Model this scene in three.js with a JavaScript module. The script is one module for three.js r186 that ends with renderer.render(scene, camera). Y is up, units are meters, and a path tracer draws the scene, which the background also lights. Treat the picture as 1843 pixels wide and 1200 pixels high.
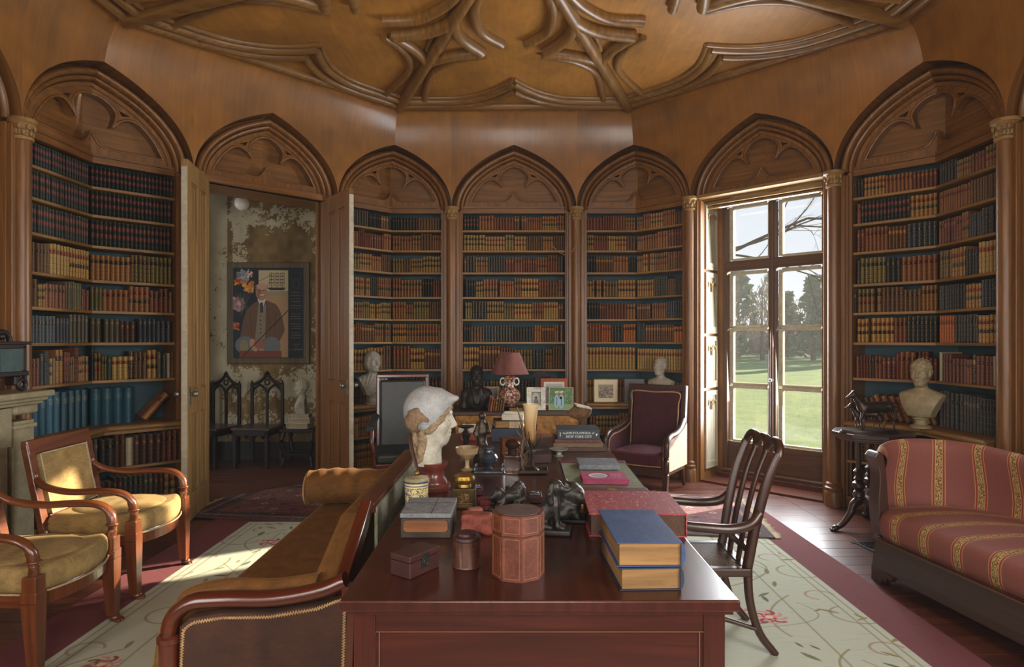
import * as THREE from 'three';
import { RoundedBoxGeometry } from 'three/addons/geometries/RoundedBoxGeometry.js';
import { mergeGeometries, mergeVertices, toCreasedNormals } from 'three/addons/utils/BufferGeometryUtils.js';
import { RectAreaLightUniformsLib } from 'three/addons/lights/RectAreaLightUniformsLib.js';

// ---------------------------------------------------------------- camera, sky, sun, added fill lights, exposure
const W = 1843, H = 1200, F = 1125, CX = 925, CY = 612, EYE = 1.46;
const scene = new THREE.Scene();
const camera = new THREE.PerspectiveCamera(2 * Math.atan(H / 2 / F) * 180 / Math.PI, W / H, 0.05, 400);
camera.position.set(0, EYE, 0);
camera.lookAt(0, EYE, -1);
camera.setViewOffset(W, H, W / 2 - CX, H / 2 - CY, W, H);
camera.updateProjectionMatrix();

{ // hazy winter sky: pale near the horizon, a little bluer above
  const w = 64, h = 128, d = new Float32Array(w * h * 4);
  for (let j = 0; j < h; j++) {
    const e = Math.max(0, (j + 0.5) / h * 2 - 1);
    const t = Math.pow(e, 0.55);
    const c = [0.70 - 0.24 * t, 0.745 - 0.17 * t, 0.785 - 0.05 * t];
    for (let i = 0; i < w; i++) d.set([c[0], c[1], c[2], 1], (j * w + i) * 4);
  }
  const t = new THREE.DataTexture(d, w, h, THREE.RGBAFormat, THREE.FloatType);
  t.mapping = THREE.EquirectangularReflectionMapping; t.magFilter = THREE.LinearFilter; t.minFilter = THREE.LinearFilter; t.needsUpdate = true;
  scene.background = t;
  scene.backgroundIntensity = 1.1;
}
const sun = new THREE.DirectionalLight(new THREE.Color().setRGB(1, 0.86, 0.66), 20);
{
  const el = 20.6 * Math.PI / 180, horiz = new THREE.Vector2(1, -0.56).normalize();
  sun.position.set(horiz.x * Math.cos(el), Math.sin(el), horiz.y * Math.cos(el)).multiplyScalar(40);
  sun.target.position.set(0, 0.8, -4); sun.position.add(sun.target.position);
  sun.castShadow = true; sun.shadow.radius = 1.6; sun.shadow.mapSize.set(2048, 2048);
  Object.assign(sun.shadow.camera, { left: -14, right: 14, top: 12, bottom: -12, near: 1, far: 90 });
  sun.name = 'sun'; scene.add(sun, sun.target);
}
RectAreaLightUniformsLib.init();
function fillLight(name, w, h, pos, look, intensity, color = [1, 0.95, 0.87]) { // added area light that fills the interior, far brighter than the sky
  const l = new THREE.RectAreaLight(new THREE.Color().setRGB(...color), intensity, w, h);
  l.position.set(...pos); l.lookAt(...look); l.name = name; l.castShadow = true; scene.add(l); return l;
}
fillLight('fill_front_window', 1.1, 2.3, [0, 1.75, 1.18], [0, 1.75, -4], 10.5);  // this and the next two: added fill in window openings behind the camera
fillLight('fill_front_left_window', 1.05, 2.3, [-2.55, 1.75, 0.22], [-0.4, 1.75, -1.93], 8);
fillLight('fill_front_right_window', 1.05, 2.3, [2.55, 1.75, 0.22], [0.4, 1.75, -1.93], 17);
fillLight('fill_garden_window', 0.98, 2.4, [2.33 + 0.25, 1.65, -6.0 - 0.25], [1.0, 1.4, -4.67], 17, [0.92, 0.96, 1]);  // added lamp inside the window reveal, on top of sun and sky
scene.fog = new THREE.FogExp2(0xe8eef2, 0.0018); // thin winter haze
const EXPOSURE = 1.1;

// ---------------------------------------------------------------- helpers
function mulberry(a) { return () => { a |= 0; a = a + 0x6D2B79F5 | 0; let t = Math.imul(a ^ a >>> 15, 1 | a); t = t + Math.imul(t ^ t >>> 7, 61 | t) ^ t; return ((t ^ t >>> 14) >>> 0) / 4294967296; }; }
const rnd = mulberry(7), R = (a, b) => a + (b - a) * rnd();
const V = (x, y, z) => new THREE.Vector3(x, y, z);
const DEG = Math.PI / 180;
// a pixel of the photograph on a horizontal plane at a known height
function onPlane(px, py, height) { const z = -(EYE - height) * F / (py - CY); return [(px - CX) / F * -z, height, z]; }
const used = {};
function numbered(n) { const k = used[n] = (used[n] ?? -1) + 1; return k ? n + '_' + String(k).padStart(3, '0') : n; }
function thing(name, label, category, pos = [0, 0, 0], turn = 0, group) {
  const o = new THREE.Group(); o.name = numbered(name); o.position.set(...pos); o.rotation.y = turn; scene.add(o);
  o.userData = { label, category }; if (group) o.userData.group = group; return o;
}
function tag(o, label, category, group) { o.userData.label = label; o.userData.category = category; if (group) o.userData.group = group; return o; }
function struct(name) { const o = new THREE.Group(); o.name = name; o.userData = { kind: 'structure' }; scene.add(o); return o; }
function boxUV(g) { // uv in metres, v along the longest side
  if (g.userData.uvDone) return g;
  const ng = g.index ? g.toNonIndexed() : g;
  ng.computeBoundingBox(); const s = ng.boundingBox.getSize(V(0, 0, 0)), dims = [s.x, s.y, s.z];
  const L = g.userData.grain ?? dims.indexOf(Math.max(...dims));
  const p = ng.attributes.position, uv = new Float32Array(p.count * 2), a = V(0, 0, 0), b = V(0, 0, 0), c = V(0, 0, 0), o0 = g.userData.off ?? 0;
  for (let i = 0; i < p.count; i += 3) {
    a.fromBufferAttribute(p, i); b.fromBufferAttribute(p, i + 1); c.fromBufferAttribute(p, i + 2);
    const n = b.clone().sub(a).cross(c.clone().sub(a)), ab = [Math.abs(n.x), Math.abs(n.y), Math.abs(n.z)], ax = ab.indexOf(Math.max(...ab));
    let others = [0, 1, 2].filter((q) => q !== ax), va = others.includes(L) ? L : others[1], ua = others.find((q) => q !== va);
    [a, b, c].forEach((q, k) => { const e = q.toArray(); uv[(i + k) * 2] = e[ua] + o0 + ax * 0.37; uv[(i + k) * 2 + 1] = e[va] + o0 * 1.7; });
  }
  ng.setAttribute('uv', new THREE.BufferAttribute(uv, 2)); ng.userData.uvDone = true; return ng;
}
let offc = 0;
function add(name, geo, mat, parent, label) {
  if (Array.isArray(geo)) { const done = geo.every((g) => g.userData.uvDone); geo = merge(geo); geo.userData.uvDone = done; }
  if (mat.userData.metre) { if (geo.userData.off === undefined) geo.userData.off = (offc++ * 0.317) % 3; geo = boxUV(geo); }
  const m = new THREE.Mesh(geo, mat); m.castShadow = m.receiveShadow = true;
  if (parent && parent !== scene) { m.name = name; parent.add(m); } else { m.name = numbered(name); scene.add(m); }
  if (label) m.userData.label = label; return m;
}
function merge(list) {
  list = list.map((g) => { const q = g.index ? g.toNonIndexed() : g.clone(); for (const k of Object.keys(q.attributes)) if (!['position', 'normal', 'uv'].includes(k)) q.deleteAttribute(k); if (!q.attributes.uv) q.setAttribute('uv', new THREE.BufferAttribute(new Float32Array(q.attributes.position.count * 2), 2)); if (!q.attributes.normal) q.computeVertexNormals(); q.userData = {}; return q; });
  return mergeGeometries(list);
}
function box(w, h, d, x = 0, y = 0, z = 0, r = 0, seg = 2) { // centred in x and z, standing on y
  const g = r > 0 ? new RoundedBoxGeometry(w, h, d, seg, Math.min(r, w / 2.01, h / 2.01, d / 2.01)) : new THREE.BoxGeometry(w, h, d);
  g.translate(x, y + h / 2, z); return g;
}
function T(g, x = 0, y = 0, z = 0, rx = 0, ry = 0, rz = 0, s = 1) {
  const m = new THREE.Matrix4().compose(V(x, y, z), new THREE.Quaternion().setFromEuler(new THREE.Euler(rx, ry, rz, 'YXZ')), typeof s === 'number' ? V(s, s, s) : V(...s)); g.applyMatrix4(m); return g;
}
function lathe(pts, seg = 24) { const g = new THREE.LatheGeometry(pts.map((p) => new THREE.Vector2(Math.max(p[0], 1e-4), p[1])), seg); return toCreasedNormals(g, 0.6); }
function curve(pts, closed = false, tension = 0.5) { return new THREE.CatmullRomCurve3(pts.map((p) => V(...p)), closed, 'catmullrom', tension); }
function tube(pts, r, seg = 24, rad = 8, closed = false) { return new THREE.TubeGeometry(Array.isArray(pts) ? curve(pts, closed) : pts, seg, r, rad, closed); }
// tapering tube with an elliptical section: r(t) may return a number or [across, up]
function limb(pts, rf, seg = 20, rad = 10, up = V(0, 1, 0)) {
  const c = Array.isArray(pts) ? curve(pts) : pts, pos = [], idx = [];
  for (let i = 0; i <= seg; i++) {
    const t = i / seg, p = c.getPoint(t), tan = c.getTangent(t); let side = tan.clone().cross(up); if (side.lengthSq() < 1e-5) side = tan.clone().cross(V(1, 0, 0)); side.normalize(); const u2 = side.clone().cross(tan).normalize();
    let r = rf(t); if (typeof r === 'number') r = [r, r];
    for (let j = 0; j < rad; j++) { const a = j / rad * Math.PI * 2, q = p.clone().addScaledVector(side, Math.cos(a) * r[0]).addScaledVector(u2, Math.sin(a) * r[1]); pos.push(q.x, q.y, q.z); }
  }
  for (let i = 0; i < seg; i++) for (let j = 0; j < rad; j++) { const a = i * rad + j, b = i * rad + (j + 1) % rad, d = a + rad, e = b + rad; idx.push(a, b, d, b, e, d); }
  const n0 = pos.length / 3; const p0 = c.getPoint(0), p1 = c.getPoint(1); pos.push(p0.x, p0.y, p0.z, p1.x, p1.y, p1.z);
  for (let j = 0; j < rad; j++) { idx.push(n0, (j + 1) % rad, j); idx.push(n0 + 1, seg * rad + j, seg * rad + (j + 1) % rad); }
  const g = new THREE.BufferGeometry(); g.setAttribute('position', new THREE.Float32BufferAttribute(pos, 3)); g.setIndex(idx); g.computeVertexNormals(); return toCreasedNormals(g, 0.9);
}
function bar(a, b, w, d = w, r = 0) { // a square bar between two points
  const A = V(...a), B = V(...b), L = A.distanceTo(B), g = r ? new RoundedBoxGeometry(w, L, d, 1, r) : new THREE.BoxGeometry(w, L, d);
  const q = new THREE.Quaternion().setFromUnitVectors(V(0, 1, 0), B.clone().sub(A).normalize()); g.applyQuaternion(q); const m = A.add(B).multiplyScalar(0.5); g.translate(m.x, m.y, m.z); return g;
}
function tapered(a, b, w0, w1, n = 4) { // square tapering leg from a (top) to b (bottom)
  const g = new THREE.CylinderGeometry(w0 / Math.SQRT2, w1 / Math.SQRT2, 1, n); g.rotateY(Math.PI / n); const A = V(...a), B = V(...b), L = A.distanceTo(B); g.scale(1, L, 1);
  g.applyQuaternion(new THREE.Quaternion().setFromUnitVectors(V(0, 1, 0), A.clone().sub(B).normalize())); const m = A.add(B).multiplyScalar(0.5); g.translate(m.x, m.y, m.z); const q = g.toNonIndexed(); q.computeVertexNormals(); return q;
}
function shapeOf(pts) { const s = new THREE.Shape(); pts.forEach((p, i) => i ? s.lineTo(p[0], p[1]) : s.moveTo(p[0], p[1])); return s; }
function extrude(pts, depth, bevel = 0, holes = [], bseg = 2) {
  const s = pts instanceof THREE.Shape ? pts : shapeOf(pts); for (const h of holes) s.holes.push(new THREE.Path(h.map((p) => new THREE.Vector2(p[0], p[1]))));
  return new THREE.ExtrudeGeometry(s, { depth, bevelEnabled: bevel > 0, bevelSize: bevel, bevelThickness: bevel, bevelSegments: bseg, bevelOffset: -bevel, steps: 1, curveSegments: 12 });
}
function grid(nu, nv, f) { // parametric sheet, f(u, v) -> [x, y, z]
  const pos = [], uv = [], idx = [];
  for (let j = 0; j <= nv; j++) for (let i = 0; i <= nu; i++) { pos.push(...f(i / nu, j / nv)); uv.push(i / nu, j / nv); }
  for (let j = 0; j < nv; j++) for (let i = 0; i < nu; i++) { const a = j * (nu + 1) + i; idx.push(a, a + 1, a + nu + 1, a + 1, a + nu + 2, a + nu + 1); }
  const g = new THREE.BufferGeometry(); g.setAttribute('position', new THREE.Float32BufferAttribute(pos, 3)); g.setAttribute('uv', new THREE.Float32BufferAttribute(uv, 2)); g.setIndex(idx); g.computeVertexNormals(); return g;
}
// ---- signed distance shapes, meshed with surface nets
const sd = {
  sph: (c, r) => (x, y, z) => Math.hypot(x - c[0], y - c[1], z - c[2]) - r,
  ell: (c, r) => { const m = Math.min(...r); return (x, y, z) => { const a = (x - c[0]) / r[0], b = (y - c[1]) / r[1], d = (z - c[2]) / r[2], k = Math.sqrt(a * a + b * b + d * d), k2 = Math.sqrt((a / r[0]) ** 2 + (b / r[1]) ** 2 + (d / r[2]) ** 2); return k2 < 1e-6 ? -m : k * (k - 1) / k2; }; },
  cap: (a, b, r0, r1 = r0) => { const d = [b[0] - a[0], b[1] - a[1], b[2] - a[2]], l = d[0] ** 2 + d[1] ** 2 + d[2] ** 2; return (x, y, z) => { let t = ((x - a[0]) * d[0] + (y - a[1]) * d[1] + (z - a[2]) * d[2]) / l; t = t < 0 ? 0 : t > 1 ? 1 : t; return Math.hypot(x - a[0] - d[0] * t, y - a[1] - d[1] * t, z - a[2] - d[2] * t) - r0 - (r1 - r0) * t; }; },
  box: (c, h, r = 0) => (x, y, z) => { const a = Math.abs(x - c[0]) - h[0] + r, b = Math.abs(y - c[1]) - h[1] + r, d = Math.abs(z - c[2]) - h[2] + r; return Math.hypot(Math.max(a, 0), Math.max(b, 0), Math.max(d, 0)) + Math.min(0, Math.max(a, b, d)) - r; },
};
const smin = (a, b, k) => { const h = Math.max(k - Math.abs(a - b), 0) / k; return Math.min(a, b) - h * h * k / 4; };
const U = (k, ...fs) => (x, y, z) => { let d = fs[0](x, y, z); for (let i = 1; i < fs.length; i++) d = smin(d, fs[i](x, y, z), k); return d; };
const SUB = (k, f, ...gs) => (x, y, z) => { let d = f(x, y, z); for (const g of gs) d = -smin(-d, g(x, y, z), k); return d; };
const INT = (f, g) => (x, y, z) => Math.max(f(x, y, z), g(x, y, z));
const mirror = (f) => (x, y, z) => f(Math.abs(x), y, z);
function hash3(i, j, k) { let h = Math.imul(i, 374761393) + Math.imul(j, 668265263) + Math.imul(k, 2147483647 ^ 0x5bd1e995) | 0; h = Math.imul(h ^ h >>> 13, 1274126177); return ((h ^ h >>> 16) >>> 0) / 4294967296; }
function noise3(x, y, z) { const i = Math.floor(x), j = Math.floor(y), k = Math.floor(z), s = (t) => t * t * (3 - 2 * t), u = s(x - i), v = s(y - j), w = s(z - k), L = (a, b, t) => a + (b - a) * t; return L(L(L(hash3(i, j, k), hash3(i + 1, j, k), u), L(hash3(i, j + 1, k), hash3(i + 1, j + 1, k), u), v), L(L(hash3(i, j, k + 1), hash3(i + 1, j, k + 1), u), L(hash3(i, j + 1, k + 1), hash3(i + 1, j + 1, k + 1), u), v), w) * 2 - 1; }
function net(f, lo, hi, cell) {
  const n = [0, 1, 2].map((i) => Math.ceil((hi[i] - lo[i]) / cell) + 1), [nx, ny, nz] = n, val = new Float32Array(nx * ny * nz), id = (i, j, k) => (k * ny + j) * nx + i;
  const B = 5, rad = B * cell * 1.25 + 0.012; // blocks far from the surface are filled with one value
  for (let k = 0; k < nz; k += B) for (let j = 0; j < ny; j += B) for (let i = 0; i < nx; i += B) {
    const d = f(lo[0] + (i + B / 2) * cell, lo[1] + (j + B / 2) * cell, lo[2] + (k + B / 2) * cell), far = Math.abs(d) > rad;
    for (let c = k; c < Math.min(nz, k + B); c++) for (let b = j; b < Math.min(ny, j + B); b++) for (let a = i; a < Math.min(nx, i + B); a++) val[id(a, b, c)] = far ? d : f(lo[0] + a * cell, lo[1] + b * cell, lo[2] + c * cell);
  }
  const vert = new Int32Array(nx * ny * nz).fill(-1), pos = [], idx = [];
  for (let k = 0; k < nz - 1; k++) for (let j = 0; j < ny - 1; j++) for (let i = 0; i < nx - 1; i++) {
    let cnt = 0, sx = 0, sy = 0, sz = 0; const c = [];
    for (let q = 0; q < 8; q++) c.push(val[id(i + (q & 1), j + (q >> 1 & 1), k + (q >> 2))]);
    for (let a = 0; a < 8; a++) for (const bit of [1, 2, 4]) if (!(a & bit)) { const b = a | bit; if ((c[a] < 0) !== (c[b] < 0)) { const t = c[a] / (c[a] - c[b]); cnt++; sx += (a & 1) + (bit === 1 ? t : 0); sy += (a >> 1 & 1) + (bit === 2 ? t : 0); sz += (a >> 2) + (bit === 4 ? t : 0); } }
    if (cnt) { vert[id(i, j, k)] = pos.length / 3; pos.push(lo[0] + (i + sx / cnt) * cell, lo[1] + (j + sy / cnt) * cell, lo[2] + (k + sz / cnt) * cell); }
  }
  const quad = (a, b, c, d, flip) => { if (a < 0 || b < 0 || c < 0 || d < 0) return; flip ? idx.push(a, c, b, a, d, c) : idx.push(a, b, c, a, c, d); };
  for (let k = 1; k < nz - 1; k++) for (let j = 1; j < ny - 1; j++) for (let i = 1; i < nx - 1; i++) {
    const s = val[id(i, j, k)] < 0;
    if (s !== val[id(i + 1, j, k)] < 0) quad(vert[id(i, j - 1, k - 1)], vert[id(i, j, k - 1)], vert[id(i, j, k)], vert[id(i, j - 1, k)], !s);
    if (s !== val[id(i, j + 1, k)] < 0) quad(vert[id(i - 1, j, k - 1)], vert[id(i, j, k - 1)], vert[id(i, j, k)], vert[id(i - 1, j, k)], s);
    if (s !== val[id(i, j, k + 1)] < 0) quad(vert[id(i - 1, j - 1, k)], vert[id(i, j - 1, k)], vert[id(i, j, k)], vert[id(i - 1, j, k)], !s);
  }
  const g = new THREE.BufferGeometry(); g.setAttribute('position', new THREE.Float32BufferAttribute(pos, 3)); g.setIndex(idx); g.computeVertexNormals(); return g;
}

// ---------------------------------------------------------------- textures
function tex2(n, f, repeat = 1, srgb = true) { // f(x, y) -> [r, g, b] 0..255, tiling
  const d = new Uint8Array(n * n * 4);
  for (let j = 0; j < n; j++) for (let i = 0; i < n; i++) { const c = f(i / n, j / n); const o = (j * n + i) * 4; d[o] = c[0]; d[o + 1] = c[1]; d[o + 2] = c[2]; d[o + 3] = 255; }
  const t = new THREE.DataTexture(d, n, n); t.wrapS = t.wrapT = THREE.RepeatWrapping; t.magFilter = THREE.LinearFilter; t.minFilter = THREE.LinearMipmapLinearFilter; t.generateMipmaps = true;
  if (srgb) t.colorSpace = THREE.SRGBColorSpace; t.repeat.set(repeat, repeat); t.needsUpdate = true; return t;
}
function tnoise(seed) { // tiling value noise
  return (x, y, fx, fy = fx) => { const X = x * fx, Y = y * fy, i = Math.floor(X), j = Math.floor(Y), s = (t) => t * t * (3 - 2 * t), u = s(X - i), v = s(Y - j), m = (a, n) => ((a % n) + n) % n, h = (a, b) => hash3(m(a, fx), m(b, fy), seed); const L = (a, b, t) => a + (b - a) * t; return L(L(h(i, j), h(i + 1, j), u), L(h(i, j + 1), h(i + 1, j + 1), u), v); };
}
const cl = (v) => Math.max(0, Math.min(255, v));
const n1 = tnoise(11), n2 = tnoise(23), n3 = tnoise(37);
const woodTex = (() => tex2(512, (x, y) => { const w = n3(x, y, 4, 2) * 0.05; const s = n1(x + w, y, 64, 3) * 0.45 + n2(x + w, y, 160, 6) * 0.3 + n3(x, y, 6, 2) * 0.25; const p = n1(x, y, 256, 14) > 0.78 ? -16 : 0; const v = 150 + 105 * s + p; return [cl(v), cl(v * 0.985), cl(v * 0.96)]; }, 0.8))();
const mottleTex = tex2(512, (x, y) => { const s = n1(x, y, 4) * 0.38 + n2(x, y, 9) * 0.27 + n3(x, y, 24) * 0.2 + n1(x, y, 130, 9) * 0.15; const v = 140 + 115 * s; return [cl(v), cl(v * 0.985), cl(v * 0.95)]; }, 0.45);
const ceilTex = tex2(1024, (x, y) => { const st = n2(x, y, 5) * 0.34 + n1(x, y, 13) * 0.26 + n3(x + 0.02 * n1(x, y, 9), y, 200, 14) * 0.2 + n1(x, y, 60, 46) * 0.2; const stain = n3(x, y, 7) > 0.72 ? -22 : 0; const v = 165 + 78 * st + stain * 0.5; return [cl(v), cl(v * 0.975), cl(v * 0.92)]; }, 0.36);
const clothTex = tex2(256, (x, y) => { const v = 205 + 34 * (n1(x, y, 128) - 0.5) + 40 * (n2(x, y, 8) - 0.5) + 26 * (n3(x, y, 40, 16) - 0.5); return [cl(v), cl(v), cl(v)]; }, 2.5);
const stoneTex = tex2(512, (x, y) => { const s = n1(x, y, 6) * 0.4 + n2(x, y, 18) * 0.3 + n3(x, y, 70) * 0.3; const v = 178 + 75 * s; return [cl(v), cl(v * 0.99), cl(v * 0.96)]; }, 2);
const leatherTex = tex2(512, (x, y) => { const s = n1(x, y, 10) * 0.35 + n2(x, y, 40) * 0.3 + n3(x, y, 160) * 0.35; const v = 130 + 125 * s; return [cl(v), cl(v * 0.98), cl(v * 0.96)]; }, 3);
const bumpTex = tex2(256, (x, y) => { const v = 128 + 90 * (n1(x, y, 64) - 0.5) + 90 * (n2(x, y, 20) - 0.5); return [v, v, v]; }, 4, false);
const woodBump = tex2(256, (x, y) => { const v = 128 + 110 * (n1(x, y, 90, 6) - 0.5) + 60 * (n2(x, y, 12, 4) - 0.5); return [v, v, v]; }, 1, false);
function mat(color, rough, map, o = {}) {
  const { metre = true, bump, bumpS, phys, ...rest } = o;
  const m = new (phys ? THREE.MeshPhysicalMaterial : THREE.MeshStandardMaterial)({ color, roughness: rough, map: map ?? null, ...rest });
  if (bump) { m.bumpMap = bump; m.bumpScale = bumpS ?? 0.001; }
  m.userData.metre = metre; return m;
}
const glossy = { phys: true, clearcoat: 0.55, clearcoatRoughness: 0.28 };
const M = {
  oak: mat('#99652c', 0.42, woodTex, { ...glossy, clearcoat: 0.35, bump: woodBump, bumpS: 0.0006 }),
  oakBacklit: mat('#745034', 0.5, woodTex, { bump: woodBump, bumpS: 0.0006 }),  // window frame oak: less varnished, with its backlit shade put into the colour
  oakPale: mat('#b38b50', 0.5, woodTex, { bump: woodBump, bumpS: 0.0006 }),
  oakWall: mat('#b6782b', 0.5, mottleTex, { ...glossy, clearcoat: 0.6, clearcoatRoughness: 0.22, bump: bumpTex, bumpS: 0.0012 }),
  ceiling: mat('#c98e42', 0.48, ceilTex),
  rib: mat('#a0733a', 0.42, woodTex, { ...glossy, clearcoat: 0.3 }),
  shelf: mat('#b88a4e', 0.5, woodTex),
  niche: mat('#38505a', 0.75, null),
  mahogany: mat('#642612', 0.3, woodTex, { ...glossy, clearcoat: 0.7, clearcoatRoughness: 0.16 }),
  deskwood: mat('#4c1e13', 0.34, woodTex, { ...glossy, clearcoat: 0.45, clearcoatRoughness: 0.2, bump: bumpTex, bumpS: 0.0002 }),
  chairwood: mat('#7f4423', 0.3, woodTex, { ...glossy, clearcoat: 0.7, clearcoatRoughness: 0.18 }),
  darkwood: mat('#4a2a20', 0.38, woodTex, glossy),
  blackwood: mat('#2a1712', 0.45, woodTex),
  floor: [0, 1, 2, 3].map((i) => mat(['#6f3c2b', '#7a4330', '#66372a', '#744030'][i], 0.36, woodTex, { ...glossy, clearcoat: 0.35, clearcoatRoughness: 0.25, bump: woodBump, bumpS: 0.0008 })),
  velvet: mat('#8a5a1f', 0.85, clothTex, { phys: true, sheen: 0.8, sheenRoughness: 0.4, sheenColor: new THREE.Color('#d09a50') }),
  velvetDark: mat('#4a2614', 0.85, clothTex, { phys: true, sheen: 0.2, sheenRoughness: 0.5, sheenColor: new THREE.Color('#a06a3a') }),
  tan: mat('#b8985c', 0.9, clothTex), gimp: mat('#c9a06a', 0.8, clothTex), gimpPale: mat('#d8c49a', 0.8, clothTex),
  burgundy: mat('#5b1c26', 0.8, clothTex, { phys: true, sheen: 0.7, sheenRoughness: 0.35, sheenColor: new THREE.Color('#b06a78') }),
  pinkcloth: mat('#c9a08c', 0.85, clothTex),
  blackleather: mat('#2c3130', 0.42, leatherTex, { bump: bumpTex, bumpS: 0.0006 }),
  marble: mat('#d6d2c4', 0.5, stoneTex), marbleGrey: mat('#c4c3b6', 0.55, stoneTex), marbleWarm: mat('#c2b391', 0.5, stoneTex),
  mantel: mat('#b0a585', 0.38, stoneTex, { bump: bumpTex, bumpS: 0.0003 }),
  redmarble: mat('#7a3b34', 0.25, stoneTex, glossy), hairstone: mat('#977a5c', 0.8, leatherTex),
  plaster: mat('#d8d2c0', 0.9, stoneTex),
  bronze: mat('#5c5148', 0.4, leatherTex, { metalness: 0.7 }), bronzeDark: mat('#4a4744', 0.44, leatherTex, { metalness: 0.5 }),
  silver: mat('#b8b8ae', 0.35, leatherTex, { metalness: 0.8, bump: bumpTex, bumpS: 0.002 }), brass: mat('#8e6a30', 0.35, leatherTex, { metalness: 0.8 }), gold: mat('#b08a3c', 0.35, leatherTex, { metalness: 0.8 }),
  iron: mat('#1f1d1c', 0.5, null, { metalness: 0.6 }),
  leatherBrown: mat('#7a3d27', 0.5, leatherTex, { bump: bumpTex, bumpS: 0.0006 }), leatherRed: mat('#7c2f33', 0.55, leatherTex), leatherDark: mat('#4a221f', 0.5, leatherTex), leatherTan: mat('#5e3a26', 0.5, leatherTex),
  goldline: mat('#8f5f3a', 0.5, null), inlay: mat('#6e3d22', 0.5, null), pages: mat('#a87f4e', 0.85, woodTex), pagesPale: mat('#cbb995', 0.85, woodTex), paper: mat('#ded8cb', 0.85, stoneTex),
  navy: mat('#38588f', 0.6, clothTex), navyDark: mat('#27324a', 0.6, clothTex), greycloth: mat('#8f949b', 0.85, leatherTex), greenpaper: mat('#8d9678', 0.8, stoneTex), magenta: mat('#a8325e', 0.6, clothTex),
  white: mat('#e6e2da', 0.6, null), glass: mat('#ffffff', 0.05, null, { phys: true, transmission: 1, thickness: 0, ior: 1.45, metre: false }),
  thickglass: mat('#f4f7f5', 0.03, null, { phys: true, transmission: 1, thickness: 0.02, ior: 1.45, metre: false }),
  frameWhite: mat('#e0dac8', 0.55, stoneTex), shutter: mat('#c9c0a8', 0.5, woodTex),
  orange: mat('#c05a24', 0.6, woodTex), shade: mat('#a3655c', 0.9, clothTex, { phys: true, transmission: 0.15, thickness: 0 }),
};
function canvasTex(w, h, draw, repeat) {
  const c = document.createElement('canvas'); c.width = w; c.height = h; const g = c.getContext('2d'); draw(g, w, h);
  const t = new THREE.CanvasTexture(c); t.colorSpace = THREE.SRGBColorSpace; t.anisotropy = 8; if (repeat) { t.wrapS = t.wrapT = THREE.RepeatWrapping; t.repeat.set(...repeat); } return t;
}

// ---------------------------------------------------------------- the octagon and its bays
const HC = 4.0, S = 2.94, COVE0 = 3.38, OVER = 0.245, K8 = Math.tan(22.5 * DEG), Q = Math.SQRT1_2;
const P1 = 1.34, ZB = -7, P2 = 3.315, Z2 = -5.025;
function half(C, d, n, a, k, rise) { return { C, d, n, a, k, rise }; }
const bays = {};
bays.rear = [half([0, ZB], [-1, 0], [0, 1], 0.70, 0, 0.70), half([0, ZB], [1, 0], [0, 1], 0.70, 0, 0.70)];
for (const [s, side] of [[-1, 'left'], [1, 'right']]) {
  const dg = [s * Q, Q], ng = [-s * Q, Q], p1 = [s * P1, ZB], p2 = [s * P2, Z2], mid = [(p1[0] + p2[0]) / 2, (p1[1] + p2[1]) / 2];
  bays['corner_' + side] = [half(p1, [-s, 0], [0, 1], 0.64, K8, 0.70), half(p1, dg, ng, 0.695, K8, 0.70)];
  bays['diagonal_' + side] = [half(mid, [-dg[0], -dg[1]], ng, 0.7015, 0, 0.70), half(mid, dg, ng, 0.7015, 0, 0.70)];
  bays['sidecorner_' + side] = [half(p2, [-dg[0], -dg[1]], ng, 0.695, K8, 0.75), half(p2, [0, 1], [-s, 0], 0.81, K8, 0.75)];
  bays['side_' + side] = [half([s * P2, Z2 + 0.81 + 0.70], [0, -1], [-s, 0], 0.70, 0, 0.70), half([s * P2, Z2 + 0.81 + 0.70], [0, 1], [-s, 0], 0.70, 0, 0.70)];
}
function MAP(h, u, v, w) { const x = u + w * h.k * (1 - Math.min(1, Math.max(0, u / h.a))); return [h.C[0] + h.d[0] * x + h.n[0] * w, v, h.C[1] + h.d[1] * x + h.n[1] * w]; }
function mapGeo(g, h) { // (x, y, z) = (along the wall, up, into the room)
  if (!g.userData.uvDone) { g.userData.off = (offc++ * 0.317) % 3; g = boxUV(g); } g = g.clone(); g.userData.uvDone = true; const p = g.attributes.position, nn = g.attributes.normal, flip = (-h.d[1]) * h.n[0] + h.d[0] * h.n[1] < 0;
  for (let i = 0; i < p.count; i++) { const q = MAP(h, p.getX(i), p.getY(i), p.getZ(i)); p.setXYZ(i, ...q); if (nn) { const a = nn.getX(i), b = nn.getY(i), c = nn.getZ(i); nn.setXYZ(i, h.d[0] * a + h.n[0] * c, b, h.d[1] * a + h.n[1] * c); } }
  if (flip) for (const at of Object.values(g.attributes)) { const s = at.itemSize, ar = at.array; for (let i = 0; i < at.count; i += 3) for (let k = 0; k < s; k++) { const t = ar[(i + 1) * s + k]; ar[(i + 1) * s + k] = ar[(i + 2) * s + k]; ar[(i + 2) * s + k] = t; } }
  return g;
}
function archPts(a, rise, N = 26) { const pts = []; for (let i = 0; i <= N; i++) { const t = i / N, m = 1 - t, b = [m * m * m, 3 * m * m * t, 3 * m * t * t, t * t * t]; pts.push([b[0] * a + b[1] * a + b[2] * 0.52 * a, b[1] * 0.48 * rise + b[2] * 0.83 * rise + b[3] * rise]); } return pts; }
function coveW(v) { if (v <= COVE0) return 0; const t = Math.min(1, (v - COVE0) / (HC - COVE0)); return OVER * (1 - Math.sqrt(Math.max(0, 1 - t * t))); }
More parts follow.
